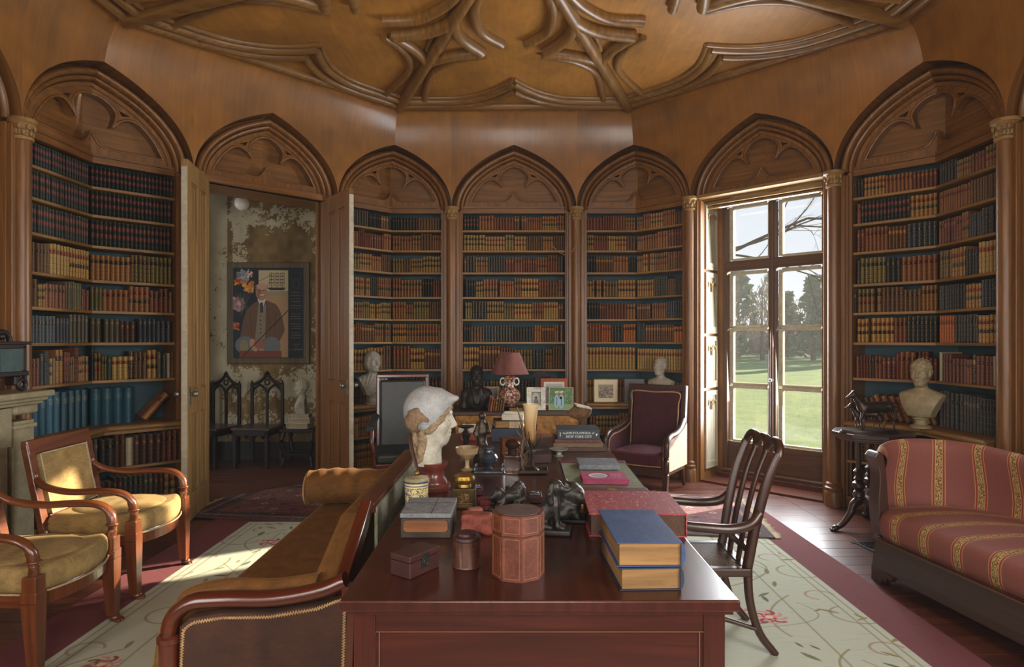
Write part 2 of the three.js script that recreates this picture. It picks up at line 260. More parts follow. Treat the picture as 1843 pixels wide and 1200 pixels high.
function offsetPts(pts, s) { // inwards from the arch curve
  return pts.map((p, i) => { const a = pts[Math.max(0, i - 1)], b = pts[Math.min(pts.length - 1, i + 1)]; let tx = b[0] - a[0], ty = b[1] - a[1]; const l = Math.hypot(tx, ty); tx /= l; ty /= l; let q = [p[0] - ty * s, p[1] + tx * s]; if (i === pts.length - 1) { const tt = [pts[i][0] - pts[i - 1][0], pts[i][1] - pts[i - 1][1]], m = Math.hypot(...tt); q = [0, p[1] - s / (-tt[0] / m)]; } return [Math.max(0, q[0]), q[1]]; });
}
function wallUpper(h) { // plain wall over the arch, the cove and the joint to the arch moulding
  const pts = archPts(h.a, h.rise), rows = 20;
  const g = grid(pts.length - 1, rows, (fu, fv) => { const p = pts[Math.round(fu * (pts.length - 1))], v0 = S + p[1], t = 1 - Math.pow(1 - fv, 1.7), v = v0 + (HC - v0) * t; return [p[0], v, coveW(v)]; });
  return [mapGeo(g, h)];
}
// profile of the arch moulding: [inwards from the outer curve, depth]
const PROF = (() => { const p = [[0, 0.004], [0.002, -0.19], [0.03, -0.19]]; for (let i = 0; i <= 8; i++) { const a = Math.PI * (1 - i / 8); p.push([0.06 + 0.027 * Math.cos(a), -0.085 + 0.046 * Math.sin(a)]); } p.push([0.089, -0.125]); for (let i = 0; i <= 6; i++) { const a = Math.PI * (1 - i / 6); p.push([0.106 + 0.017 * Math.cos(a), -0.09 + 0.024 * Math.sin(a)]); } p.push([0.128, -0.125], [0.136, -0.105], [0.165, -0.105], [0.168, -0.14]); return p; })();
function archMoulding(h) {
  const base = archPts(h.a, h.rise), pos = [], idx = [], n = base.length, m = PROF.length;
  PROF.forEach((q) => { const o = offsetPts(base, q[0]); o.forEach((p) => pos.push(p[0], S + p[1], q[1] > 0 ? coveW(S + p[1]) : q[1])); });
  for (let j = 0; j < m - 1; j++) for (let i = 0; i < n - 1; i++) { const a = j * n + i; idx.push(a, a + n, a + 1, a + 1, a + n, a + n + 1); }
  const g = new THREE.BufferGeometry(); g.setAttribute('position', new THREE.Float32BufferAttribute(pos, 3)); g.setIndex(idx); g.computeVertexNormals();
  return mapGeo(toCreasedNormals(g, 0.7), h);
}
function spline2(pts, n = 6) { const c = new THREE.SplineCurve(pts.map((p) => new THREE.Vector2(...p))); return c.getPoints(n * (pts.length - 1)).map((p) => [p.x, p.y]); }
function tracery(h) { // half of the panel in the arch head: [front plate geometries, roll geometry, back panel]
  const su = h.a / 0.70, sv = h.rise / 0.70, v0 = 3.03;
  const k = (l) => l.map(([x, y]) => [x * su, v0 + y * sv]);
  const lobe1 = k(spline2([[0, 0.405], [0.06, 0.392], [0.125, 0.35], [0.165, 0.295], [0.16, 0.235], [0.138, 0.178]]));
  const lobe2 = k(spline2([[0.138, 0.178], [0.19, 0.235], [0.26, 0.262], [0.34, 0.23], [0.43, 0.13], [0.5, 0]]));
  const foot = k(spline2([[0.13, 0], [0.075, 0.012], [0.03, 0.055], [0, 0.125]]));
  const inner = offsetPts(archPts(h.a, h.rise), 0.16).map(([x, y]) => [x, S + y]).filter((p) => p[1] > 2.955);
  const outline = [[0, 2.93], [inner[0][0], 2.93], ...inner.slice(0, -1), [0, inner[inner.length - 1][1]], ...lobe1, ...lobe2.slice(1), ...foot];
  const eye = k([[0.205, 0.278], [0.262, 0.29], [0.185, 0.322]]);
  const plate = extrude(outline, 0.07, 0, [eye]); plate.translate(0, 0, -0.19);
  const line = (l, r, w) => { const c = new THREE.CatmullRomCurve3(l.map((p) => V(p[0], p[1], w)), false, 'catmullrom', 0.2); return new THREE.TubeGeometry(c, l.length, r, 6); };
  const rolls = [line(lobe1, 0.011, -0.12), line(lobe2, 0.011, -0.12), line(foot, 0.01, -0.12), line(k([[0.5, 0], [0.13, 0]]), 0.009, -0.12)];
  const back = extrude([[0, 2.95], [inner[0][0] + 0.05, 2.95], ...inner.map((p) => [p[0], p[1]])], 0.02); back.translate(0, 0, -0.235);
  const beam = [box(h.a - 0.1, 0.05, 0.05, (h.a - 0.1) / 2, 2.90, -0.125), box(h.a - 0.1, 0.02, 0.02, (h.a - 0.1) / 2, 2.955, -0.11)];
  return { plate: mapGeo(plate, h), rolls: rolls.map((g) => mapGeo(g, h)), back: mapGeo(back, h), beam: beam.map((g) => mapGeo(g, h)) };
}
let trimN = 0;
const wallOf = { rear: [['wall_back'], ['wall_back']], corner_left: ['wall_back', 'wall_back_left'], corner_right: ['wall_back', 'wall_back_right'], diagonal_left: ['wall_back_left', 'wall_back_left'], diagonal_right: ['wall_back_right', 'wall_back_right'], sidecorner_left: ['wall_back_left', 'wall_left'], sidecorner_right: ['wall_back_right', 'wall_right'], side_left: ['wall_left', 'wall_left'], side_right: ['wall_right', 'wall_right'] };
const wallGeo = {};
for (const [name, hs] of Object.entries(bays)) {
  const arch = struct('trim_' + (++trimN));
  add('arch_moulding', hs.map(archMoulding), M.oak, arch);
  const tr = hs.map(tracery);
  add('tracery_plate', tr.flatMap((t) => t.plate), M.oak, arch); add('tracery_roll', tr.flatMap((t) => t.rolls), M.oak, arch); add('arch_panel', tr.map((t) => t.back), M.oak, arch); add('lintel', tr.flatMap((t) => t.beam), M.oak, arch);
  hs.forEach((h, i) => { const w = String(wallOf[name][i]); (wallGeo[w] ??= []).push(...wallUpper(h)); });
}
// columns between the bays
function columnAt(h, foot = 0) {
  const t = struct('trim_' + (++trimN)), at = MAP({ ...h, k: 0 }, h.a, 0, 0), turn = Math.atan2(h.n[0], h.n[1]);
  t.position.set(at[0], 0, at[2]); t.rotation.y = turn;
  add('shaft', [lathe([[0.052, 0.16], [0.052, 2.82]], 20), box(0.035, 2.9, 0.1, -0.07, 0, -0.05, 0.006), box(0.035, 2.9, 0.1, 0.07, 0, -0.05, 0.006), box(0.02, 2.9, 0.2, -0.096, 0, -0.13), box(0.02, 2.9, 0.2, 0.096, 0, -0.13), box(0.19, 2.94, 0.1, 0, 0, -0.2)], M.oak, t);
  const cap = [lathe([[0.05, 2.8], [0.066, 2.805], [0.066, 2.825], [0.052, 2.835], [0.055, 2.87], [0.078, 2.915], [0.086, 2.92], [0.086, 2.945], [0.05, 2.95]], 20)];
  for (let r = 0; r < 2; r++) for (let i = 0; i < 8; i++) { const a = (i + r * 0.5) / 8 * Math.PI * 2, g = new THREE.SphereGeometry(0.016, 6, 5); g.scale(1, 1.5, 0.7); cap.push(T(g, Math.sin(a) * (0.058 + r * 0.012), 2.855 + r * 0.035, Math.cos(a) * (0.058 + r * 0.012), 0, a, 0)); }
  add('capital', cap, M.oakPale, t);
  add('base', [lathe([[0.078, 0], [0.078, 0.12], [0.07, 0.135], [0.076, 0.15], [0.076, 0.165], [0.062, 0.175], [0.066, 0.2], [0.052, 0.215]], 16)], M.oak, t);
}
for (const s of ['left', 'right']) { columnAt(bays['corner_' + s][0]); columnAt(bays['corner_' + s][1]); columnAt(bays['sidecorner_' + s][0]); columnAt(bays['sidecorner_' + s][1]); columnAt(bays['side_' + s][1]); }

// masonry behind the bays, with the openings
function slab(wallName, C, d, n, u0, u1, hole, w0 = -0.4, w1 = -0.56) {
  const g = extrude([[u0, -0.2], [u1, -0.2], [u1, HC + 0.25], [u0, HC + 0.25]], w0 - w1, 0, hole ? [[[hole[0], hole[2]], [hole[1], hole[2]], [hole[1], hole[3]], [hole[0], hole[3]]]] : []); g.translate(0, 0, w1);
  (wallGeo[wallName] ??= []).push(mapGeo(g, { C, d, n, a: 1, k: 0 }));
}
slab('wall_back', [0, ZB], [1, 0], [0, 1], -1.75, 1.75);
for (const [s, side] of [[-1, 'left'], [1, 'right']]) {
  const m = bays['diagonal_' + side][1];
  slab('wall_back_' + side, m.C, m.d, m.n, -1.65, 1.65, side === 'left' ? [-0.9, 0.9, 0.0, 2.93] : [-0.53, 0.53, 0.06, 2.95]);
  slab('wall_' + side, [s * P2, -3], [0, 1], [-s, 0], -2.3, 2.3);
  // plain walls out of view
  const g = box(0.12, HC, 1.8, s * (P2 + 0.06), 0, -1.9); (wallGeo['wall_' + side]).push(g);
  slab('wall_front_' + side, [s * 2.33, -0.01], [s * -Q, Q], [-s * Q, -Q], -1.6, 1.6, [-0.53, 0.53, 0.6, 2.92], 0, -0.3);
}
slab('wall_front', [0, 0.975], [1, 0], [0, -1], -1.6, 1.6, [-0.56, 0.56, 0.6, 2.92], 0, -0.3);
for (const [w, gs] of Object.entries(wallGeo)) { const o = struct(w); add('panelling', gs.map(boxUV), M.oakWall, o); }
// windows behind the camera: frame and glazing bars
[[0, 1.12, Math.PI, 2], [-2.44, 0.11, Math.PI * 0.75, 3], [2.44, 0.11, -Math.PI * 0.75, 4]].forEach(([x, z, ry, n]) => {
  const o = struct('window_' + n); o.position.set(x, 0, z); o.rotation.y = ry; const gs = [box(1.1, 0.07, 0.06, 0, 0.6, 0), box(1.1, 0.07, 0.06, 0, 2.85, 0), box(0.05, 2.3, 0.06, -0.53, 0.6, 0), box(0.05, 2.3, 0.06, 0.53, 0.6, 0), box(0.05, 2.3, 0.06, 0, 0.6, 0)];
  add('window_frame', gs, M.oak, o);
});
// ---------------------------------------------------------------- ceiling and its ribs
{
  const o = struct('ceiling'), q = 0.3, out = [[-P1 - q * K8, ZB - q], [P1 + q * K8, ZB - q], [P2 + q, Z2 - q * K8], [P2 + q, -0.9], [P1 + q, 1.3], [-P1 - q, 1.3], [-P2 - q, -0.9], [-P2 - q, Z2 - q * K8]];
  const g = extrude(out.map(([x, z]) => [x, -z]), 0.12); g.rotateX(-Math.PI / 2); g.translate(0, HC, 0);
  add('ceiling_boards', g, M.ceiling, o);
  const cz = -3.76, C = [], ov = OVER;
  const pts = [[P1 - ov * K8, ZB + ov], [P2 - ov, Z2 + ov * K8], [P2 - ov, -2 * 3.76 - Z2 - ov * K8], [P1 - ov * K8, -7.52 - ZB - ov]];
  const oct = [[-pts[0][0], pts[0][1]], pts[0], pts[1], pts[2], pts[3], [-pts[3][0], pts[3][1]], [-pts[2][0], pts[2][1]], [-pts[1][0], pts[1][1]]];
  const roll = (l, r, drop = 0.01) => { const c = curve(l.map(([x, z]) => [x, HC - drop, z]), false, 0.5); return limb(c, () => [r, r * 1.15], Math.max(6, l.length * 5), 10); };
  oct.forEach((p, i) => { // star ribs along each line from a corner to the centre
    const dx = p[0], dz = p[1] - cz, L = Math.hypot(dx, dz), e = [dx / L, dz / L], f = [e[1], -e[0]], at = (r, t) => [e[0] * r + f[0] * t, cz + e[1] * r + f[1] * t];
    const t0 = struct('trim_' + (++trimN)), gs = [roll([at(L, 0), at(L * 0.7, 0), at(1.2, 0), at(0.5, 0)], 0.052, 0.03)];
    for (const s of [-1, 1]) {
      gs.push(roll([at(2.06, 0), at(1.93, s * 0.09), at(1.8, s * 0.22), at(1.68, s * 0.385)], 0.045, 0.025)); // arms of the star
      gs.push(roll([at(1.24, 0), at(1.38, s * 0.06), at(1.52, s * 0.17), at(1.67, s * 0.385)], 0.05, 0.03));
      gs.push(roll([at(0.8, s * 0.06), at(1.08, s * 0.12), at(1.34, s * 0.26), at(1.48, s * 0.5)], 0.042, 0.02));
      gs.push(roll([at(L - 0.3, s * 0.2), at(2.45, s * 0.115), at(2.2, s * 0.12), at(1.98, s * 0.21), at(1.83, s * 0.34), at(1.745, s * 0.45)], 0.033, 0.012));
      gs.push(roll([at(1.86, s * 0.055), at(1.62, s * 0.075), at(1.45, s * 0.055)], 0.02, 0.006));
    }
    add('rib', gs, M.rib, t0);
  });
  for (const i of [0, 1, 2, 7, 6]) { // ogee mouldings along each side
    const a = oct[i], b = oct[(i + 1) % 8], mx = (a[0] + b[0]) / 2, mz = (a[1] + b[1]) / 2, L = Math.hypot(b[0] - a[0], b[1] - a[1]) / 2, t = [(b[0] - a[0]) / 2 / L, (b[1] - a[1]) / 2 / L], n0 = [-mx, cz - mz], nl = Math.hypot(...n0), n = [n0[0] / nl, n0[1] / nl], at = (u, v) => [mx + t[0] * u + n[0] * v, mz + t[1] * u + n[1] * v];
    const tr = struct('trim_' + (++trimN)), gs = [roll([at(-L, 0.03), at(0, 0.03), at(L, 0.03)], 0.042, 0.015)];
    for (const s of [-1, 1]) {
      gs.push(roll([at(s * (L - 0.12), 0.16), at(s * 0.8, 0.15), at(s * 0.55, 0.18), at(s * 0.3, 0.3), at(s * 0.12, 0.47), at(0, 0.62)], 0.04, 0.015));
      gs.push(roll([at(s * (L - 0.16), 0.235), at(s * 0.8, 0.225), at(s * 0.55, 0.25), at(s * 0.3, 0.37), at(s * 0.12, 0.54), at(0, 0.7)], 0.022, 0.008));
      gs.push(roll([at(s * 0.75, 0.04), at(s * 0.5, 0.08), at(s * 0.28, 0.17), at(s * 0.1, 0.31), at(0, 0.42)], 0.036, 0.02));
    }
    add('rib', gs, M.rib, tr);
  }
}
// ---------------------------------------------------------------- floor
{
  const o = struct('floor'); let k = 0;
  add('subfloor', box(11, 0.1, 9.6, -0.6, -0.13, -3.5), M.blackwood, o);
  const wd = 0.165, pg = {};
  for (let z = -8.1, r = 0; z < 1.2; z += wd, r++) {
    let x = -5.6; const xe = 3.6;
    while (x < xe) { const L = Math.min([2.1, 2.7, 3.3][(r * 7 + k) % 3], xe - x); const key = L.toFixed(2) + (k % 2); const g = pg[key] ??= boxUV(Object.assign(box(L - 0.004, 0.03, wd - 0.0022, 0, -0.03, 0, 0.0015, 1), { userData: { off: k * 0.41 } })); const p = add('plank', g, M.floor[(r * 3 + k) % 4], o); p.position.set(x + L / 2, 0, z); x += L; k++; }
  }
}
// ---------------------------------------------------------------- garden window in the right-hand diagonal wall
const winH = bays.diagonal_right[1], onWin = (g) => mapGeo(g, winH);
{
  const o = struct('window_1'), fr = [], wz = -0.42;
  fr.push(box(0.05, 2.9, 0.08, -0.505, 0.03, wz), box(0.05, 2.9, 0.08, 0.505, 0.03, wz), box(1.06, 0.06, 0.08, 0, 2.88, wz), box(1.06, 0.08, 0.12, 0, 0, wz + 0.01), box(1.06, 0.03, 0.16, 0, 0.08, wz, 0.01));
  add('window_frame', fr.map(onWin), M.oakBacklit, o);
  add('mullion', [onWin(box(0.075, 2.85, 0.07, 0, 0.08, wz + 0.01, 0.012)), onWin(box(0.03, 2.85, 0.03, 0, 0.08, wz + 0.05, 0.012))], M.oakBacklit, o);
  add('transom', [onWin(box(1.0, 0.1, 0.08, 0, 2.19, wz + 0.015, 0.012))], M.oakBacklit, o);
  const rows = [[0.40, 0.975], [1.0, 1.575], [1.6, 2.17], [2.31, 2.87]];
  for (const s of [-1, 1]) {
    const u0 = s > 0 ? 0.04 : -0.48, u1 = s > 0 ? 0.48 : -0.04;
    add('door_panel', [onWin(box(u1 - u0, 0.28, 0.04, (u0 + u1) / 2, 0.11, wz))], M.oakBacklit, o);
    const sash = [];
    for (const [v0, v1] of rows) { sash.push(box(0.04, v1 - v0, 0.05, u0 + 0.02, v0, wz - 0.045), box(0.03, v1 - v0, 0.05, u1 - 0.015, v0, wz - 0.045), box(u1 - u0 - 0.07, 0.02, 0.05, (u0 + u1) / 2, v0 - 0.008, wz - 0.045), box(u1 - u0 - 0.07, 0.034, 0.05, (u0 + u1) / 2, v1 - 0.02, wz - 0.045)); }
    add('sash', sash.map(onWin), M.frameWhite, o);
    for (const [v0, v1] of rows) add('pane', [onWin(box(u1 - u0 - 0.05, v1 - v0, 0.004, (u0 + u1) / 2, v0, wz - 0.045))], M.glass, o);
  }
  add('knob', [onWin(T(new THREE.SphereGeometry(0.018, 10, 8), 0, 1.06, wz + 0.09)), onWin(T(new THREE.CylinderGeometry(0.022, 0.022, 0.008, 12).rotateX(Math.PI / 2), 0, 1.06, wz + 0.067))], M.silver, o);
  // reveals: soffit, threshold and the folded shutters
  add('soffit', [onWin(box(1.24, 0.03, 0.42, 0, 2.92, -0.2))], M.oakPale, o);
  add('curtain_rail', [onWin(box(1.14, 0.03, 0.03, 0, 2.86, -0.13)), onWin(box(1.14, 0.02, 0.05, 0, 2.83, -0.18))], M.oakPale, o);
  for (const s of [-1, 1]) {
    const sh = new THREE.Group(); sh.name = 'shutter'; o.add(sh); const us = s * 0.6;
    const face = (u, v0, v1, w0, w1, th) => { const g = box(th, v1 - v0, w1 - w0, s * u, v0, (w0 + w1) / 2); return onWin(g); };
    add('reveal', [face(0.63, 0, 2.92, -0.44, -0.02, 0.05)], M.oak, sh);
    for (const [v0, v1] of [[0.12, 0.93], [0.96, 1.5], [1.53, 2.17], [2.2, 2.88]]) {
      add('shutter_panel', [face(0.595, v0, v1, -0.375, -0.345, 0.03), face(0.595, v0, v1, -0.15, -0.12, 0.03), face(0.595, v0, v0 + 0.07, -0.345, -0.15, 0.03), face(0.595, v1 - 0.05, v1, -0.345, -0.15, 0.03), face(0.605, v0, v1, -0.36, -0.13, 0.02)], M.shutter, sh);
      const mk = []; for (const d of [-1, 1]) mk.push(onWin(T(new THREE.TorusGeometry(0.04, 0.008, 6, 12, Math.PI * 1.1).rotateY(Math.PI / 2), s * 0.58, v1 - 0.14, -0.248 + d * 0.045)));
      mk.push(onWin(box(0.012, 0.05, 0.02, s * 0.58, v1 - 0.2, -0.248)));
      add('shutter_tracery', mk, M.oakPale, sh);
    }
  }
  add('threshold', [onWin(box(1.2, 0.02, 0.34, 0, 0, -0.2)), onWin(box(1.12, 0.07, 0.05, 0, 0.0, -0.36, 0.01))], M.floor[0], o);
}
// ---------------------------------------------------------------- double doors in the left-hand diagonal wall
{
  const hD = bays.diagonal_left[1], onD = (g) => mapGeo(g, hD);
  const fr = struct('trim_' + (++trimN));
  add('door_jamb', [onD(box(0.06, 2.93, 0.2, -0.62, 0, -0.13)), onD(box(0.06, 2.93, 0.2, 0.62, 0, -0.13)), onD(box(1.3, 0.06, 0.5, 0, 2.9, -0.3)), onD(box(0.03, 2.93, 0.04, -0.58, 0, -0.2)), onD(box(0.03, 2.93, 0.04, 0.58, 0, -0.2)), onD(box(0.12, 2.93, 0.03, -0.66, 0, -0.24)), onD(box(0.12, 2.93, 0.03, 0.66, 0, -0.24))], M.oak, fr);
  add('door_sill', [onD(box(1.2, 0.02, 0.5, 0, 0.0, -0.3, 0.005))], M.floor[1], fr);
  const leaf = (name, hinge, tip, flipSide, m2) => { // a tall panelled leaf standing open
    const o = struct(name), dx = tip[0] - hinge[0], dz = tip[1] - hinge[1], L = Math.hypot(dx, dz); o.position.set(hinge[0], 0.012, hinge[1]); o.rotation.y = Math.atan2(-dz, dx);
    const Hd = 2.88, th = 0.05;
    const rails = [box(0.1, Hd, th, 0.05, 0, 0, 0.004, 1), box(0.1, Hd, th, L - 0.05, 0, 0, 0.004, 1), box(0.08, Hd, th - 0.004, L / 2, 0, 0, 0.004, 1), box(L - 0.02, 0.22, th - 0.002, L / 2, 0, 0), box(L - 0.02, 0.2, th - 0.002, L / 2, 0.85, 0), box(L - 0.02, 0.16, th - 0.002, L / 2, 2.72, 0)];
    add('leaf_frame', rails, m2, o);
    const pw = L / 2 - 0.1;
    for (const x of [0.1 + (L / 2 - 0.14) / 2, L - 0.1 - (L / 2 - 0.14) / 2]) for (const [v0, v1] of [[0.22, 0.85], [1.05, 2.72]]) {
      const w = L / 2 - 0.14; add('panel', [box(w, v1 - v0, 0.022, x, v0, 0)], m2, o);
      const bd = []; for (const s of [-1, 1]) { bd.push(box(0.014, v1 - v0, 0.012, x - w / 2 + 0.012, v0, s * 0.017, 0.004, 1), box(0.014, v1 - v0, 0.012, x + w / 2 - 0.012, v0, s * 0.017, 0.004, 1), box(w, 0.014, 0.012, x, v0 + 0.006, s * 0.017, 0.004, 1), box(w, 0.014, 0.012, x, v1 - 0.02, s * 0.017, 0.004, 1)); }
      add('panel_bead', bd, m2, o);
    }
    const kn = []; for (const s of [-1, 1]) kn.push(T(new THREE.SphereGeometry(0.026, 12, 10), L - 0.05, 1.02, s * 0.065), T(new THREE.CylinderGeometry(0.009, 0.009, 0.05, 8).rotateX(Math.PI / 2), L - 0.05, 1.02, s * 0.04), T(box(0.035, 0.15, 0.006), L - 0.05, 0.93, s * 0.027));
    add('door_knob', kn, M.silver, o, 'tarnished metal door knob with plate');
    add('lock_edge', [box(0.006, 2.8, 0.042, L + 0.001, 0.02, 0)], M.plaster, o, 'edge strip with worn cream paint');
  };
  leaf('door_1', [-2.735, -5.56], [-2.60, -4.93], 1, M.oakPale);
  leaf('door_2', [-1.905, -6.37], [-1.53, -5.88], 1, M.oak);
}
// the hall beyond the doors: peeling wall, floor is shared, ceiling
{
  const peel = canvasTex(1024, 1400, (g, w, h) => {
    const im = g.createImageData(w, h), d = im.data, A = tnoise(51), B = tnoise(67), Cn = tnoise(83);
    for (let j = 0; j < h; j++) for (let i = 0; i < w; i++) {
      const x = i / w, y = j / h; // x: -4.3 .. -1.9 m, y from the top: 3.3 .. 0 m
      const n = A(x, y, 9) * 0.24 + B(x, y, 30, 40) * 0.28 + Cn(x, y, 90, 120) * 0.26 + A(x, y, 220, 300) * 0.22;
      const mask = Math.max(0.95 * Math.exp(-(((x - 0.37 - 0.03 * Math.sin(y * 9)) / 0.06) ** 2)) * (y < 0.45 ? 1 : 0.3), 0.85 * Math.exp(-(((y - 0.1) / 0.055) ** 2)) * (x > 0.4 ? 0.8 : 0.5), 0.72 * Math.exp(-(((y - 0.33) / 0.05) ** 2)) * (x > 0.35 && x < 0.72 ? 1 : 0.5), 0.85 * Math.exp(-(((y - 0.72) / 0.08) ** 2)), x < 0.33 ? 0.95 : 0, 0.58 * Math.exp(-(((x - 0.8) / 0.05) ** 2)), 0.7 * Math.exp(-(((y - 0.86) / 0.06) ** 2)));
      const peeled = n + mask * 0.55 > 0.83, o = (j * w + i) * 4, m = A(x, y, 40) * 30 + Cn(x, y, 14) * 30;
      const c = peeled ? [172 + m * 0.5, 162 + m * 0.5, 136 + m * 0.4] : [100 + m, 76 + m, 46 + m * 0.7];
      d[o] = c[0]; d[o + 1] = c[1]; d[o + 2] = c[2]; d[o + 3] = 255;
    }
    g.putImageData(im, 0, 0);
  });
  const o = struct('wall_hall'), mm = mat('#ffffff', 0.9, peel, { metre: false });
  const g = new THREE.BoxGeometry(2.4, 3.3, 0.1); g.translate(-3.1, 1.65, -7.7); add('plaster_wall', g, mm, o);
  add('side_wall', [box(0.1, 3.3, 1.2, -4.35, 0, -7.1), box(0.1, 3.3, 2.5, -5.5, 0, -6.2), box(1.2, 3.3, 0.1, -4.9, 0, -7.7), box(0.4, 3.3, 0.1, -1.72, 0, -7.7), box(0.1, 3.3, 0.4, -1.6, 0, -7.55)], mat('#8a7450', 0.9, mottleTex), o);
  add('hall_baseboard', [box(2.4, 0.22, 0.03, -3.1, 0, -7.63)], M.blackwood, o);
  add('hall_door_casing', [box(0.09, 3.0, 0.12, -3.72, 0, -7.5, 0.01), box(0.3, 3.0, 0.05, -3.9, 0, -7.55)], M.darkwood, o);
  const c = struct('ceiling_hall'); { const g = extrude([[-5.7, 7.9], [-1.5, 7.9], [-1.5, 7.45], [-3.55, 5.35], [-5.7, 5.35]], 0.1); g.rotateX(-Math.PI / 2); g.translate(0, 3.3, 0); add('plaster', g, M.plaster, c); }
  const l = thing('globe_lamp', 'white glass globe lamp under the hall ceiling', 'lamp', [-3.07, 3.0, -7.05]);
  add('globe', new THREE.SphereGeometry(0.08, 20, 14), mat('#e8e4da', 0.2, null), l); add('neck', [lathe([[0.03, 0.07], [0.035, 0.1], [0.02, 0.12], [0.012, 0.3]], 12)], M.brass, l);
  fillLight('fill_hall', 1.0, 1.6, [-5.35, 1.9, -6.3], [-3.2, 1.4, -7.2], 9);  // added fill for the hall, out of view; no window is built here
}
// ---------------------------------------------------------------- outdoors
{
  const lawnTex = tex2(512, (x, y) => { const s = n1(x, y, 7) * 0.3 + n2(x, y, 40) * 0.3 + n3(x, y, 200) * 0.4; return [cl(72 + 56 * s), cl(98 + 50 * s), cl(48 + 36 * s)]; }, 0.08);
  const o = struct('lawn'); const g = grid(40, 40, (a, b) => { const x = -10 + a * 120, z = -2 - b * 120; const far = Math.hypot(x, z); return [x, -0.62 + Math.max(0, far - 14) * 0.012 + 0.25 * noise3(x * 0.09, 1.3, z * 0.09), z]; });
  const m = mat('#ffffff', 0.95, lawnTex, { bump: bumpTex, bumpS: 0.03 }); g.userData.grain = 0;
  // the ground starts beyond the house wall
  const p = g.attributes.position; for (let i = 0; i < p.count; i++) { const x = p.getX(i), z = p.getZ(i); if (x - z < 10.4 && x > 0) { /* under the house */ p.setY(i, -0.75); } }
  g.computeVertexNormals(); add('grass_surface', g, m, o);
  const bark = mat('#66533f', 0.95, leatherTex), needle = [mat('#4c5c38', 0.95, null), mat('#56653f', 0.95, null), mat('#76654e', 0.95, null)];
  const kinds = [];
  const rt = mulberry(99);
  function treeGeo(kind) { // pine-like or bare-twigged crowns made of many small tufts
    const tr = [limb([[0, 0, 0], [0.1, 3, 0.1], [0, 7.2, 0]], (t) => 0.22 * (1 - t) + 0.03, 8, 6)], cr = [];
    const n = kind === 2 ? 230 : 330;
    for (let i = 0; i < n; i++) { const t = Math.pow(rt(), 0.8), hgt = kind === 2 ? 0.5 + t * 7.0 : 0.4 + t * 7.4, rad = (kind === 0 ? 2.1 * (1 - t * 0.75) : kind === 1 ? 1.9 * Math.sin(Math.PI * (0.15 + 0.8 * t)) : 2.2 * Math.sin(Math.PI * (0.2 + 0.72 * t))) * Math.sqrt(rt()), a = rt() * 6.283; const s = kind === 2 ? 0.06 : 0.34; const q = new THREE.TetrahedronGeometry(1, 0); q.scale(kind === 2 ? 0.05 : 0.42, kind === 2 ? 0.7 : 0.25, kind === 2 ? 0.05 : 0.42); cr.push(T(q, Math.cos(a) * rad, hgt, Math.sin(a) * rad, rt() * 1.4 - 0.7, rt() * 6, rt() * 1.4 - 0.7)); }
    return [merge(tr), merge(cr)];
  }
  for (let k = 0; k < 3; k++) kinds.push(treeGeo(k));
  const names = ['tall grey green pine with tapering crown at the far lawn edge', 'round topped dark evergreen at the far lawn edge', 'bare twiggy brush tree at the far lawn edge'];
  let ti = 0;
  for (const [dist, n, off] of [[52, 9, 0], [58, 9, 1.9], [64, 10, 0.6]]) for (let i = 0; i < n; i++) {
    const a = (10 + off + i * 3.9) * DEG, x = Math.sin(a) * dist, z = -Math.cos(a) * dist, k = [0, 2, 1, 2, 0, 1][ti++ % 6];
    const t = thing(['pine_tree', 'evergreen_tree', 'bare_brush_tree'][k], names[k], 'tree', [x, -0.3 + (dist - 45) * 0.01, z], R(0, 6), 'trees at the lawn edge'); const s = R(0.8, 1.0); t.scale.set(s * 0.95, s * R(0.85, 1.15), s * 0.95);
    add('trunk', kinds[k][0], bark, t); add('crown', kinds[k][1], needle[k], t);
  }
  { const br = [], r9 = mulberry(71); for (let i = 0; i < 5200; i++) { const a = (9 + r9() * 40) * DEG, dist = 67 + r9() * 8, q = new THREE.TetrahedronGeometry(1, 0); const b = r9(); q.scale(b > 0.5 ? 0.6 : 0.06, b > 0.5 ? 0.4 : 1.3, b > 0.5 ? 0.6 : 0.06); br.push(T(q, Math.sin(a) * dist, -0.3 + r9() * (b > 0.5 ? 2.6 : 5.6), -Math.cos(a) * dist, r9() - 0.5, r9() * 6, r9() - 0.5)); } const th = add('thicket', merge(br), needle[2], null); th.userData = { kind: 'stuff', label: 'grey winter undergrowth along the far edge of the lawn', category: 'thicket' }; }
  // old bare tree close to the house
  const bt = thing('bare_oak_tree', 'bare old tree with spreading twigs close to the window', 'tree', [3.0, -0.6, -15.5]);
  const segs = [], rb = mulberry(5);
  function grow(p, dir, len, r, depth) { const mid = p.clone().addScaledVector(dir, len * 0.5).add(V((rb() - 0.5) * len * 0.18, (rb() - 0.3) * len * 0.14, (rb() - 0.5) * len * 0.18)), end = p.clone().addScaledVector(dir, len).add(V((rb() - 0.5) * len * 0.2, (rb() - 0.5) * len * 0.1, (rb() - 0.5) * len * 0.2)); segs.push(limb(new THREE.QuadraticBezierCurve3(p, mid, end), (t) => r * (1 - 0.35 * t), depth > 3 ? 4 : 6, depth > 3 ? 4 : 6)); if (depth <= 0) return; const n = depth > 3 ? 3 : 2 + (rb() > 0.5 ? 1 : 0); for (let i = 0; i < n; i++) { const d = dir.clone().add(V(rb() - 0.5, rb() - 0.42, rb() - 0.5).multiplyScalar(1.15)).normalize(); grow(i ? end.clone().lerp(mid, rb() * 0.8) : end, d, len * (0.62 + rb() * 0.2), r * (0.5 + 0.16 * (i === 0)), depth - 1); } }
  grow(V(0, 0, 0), V(0.05, 1, 0), 4.3, 0.3, 0);
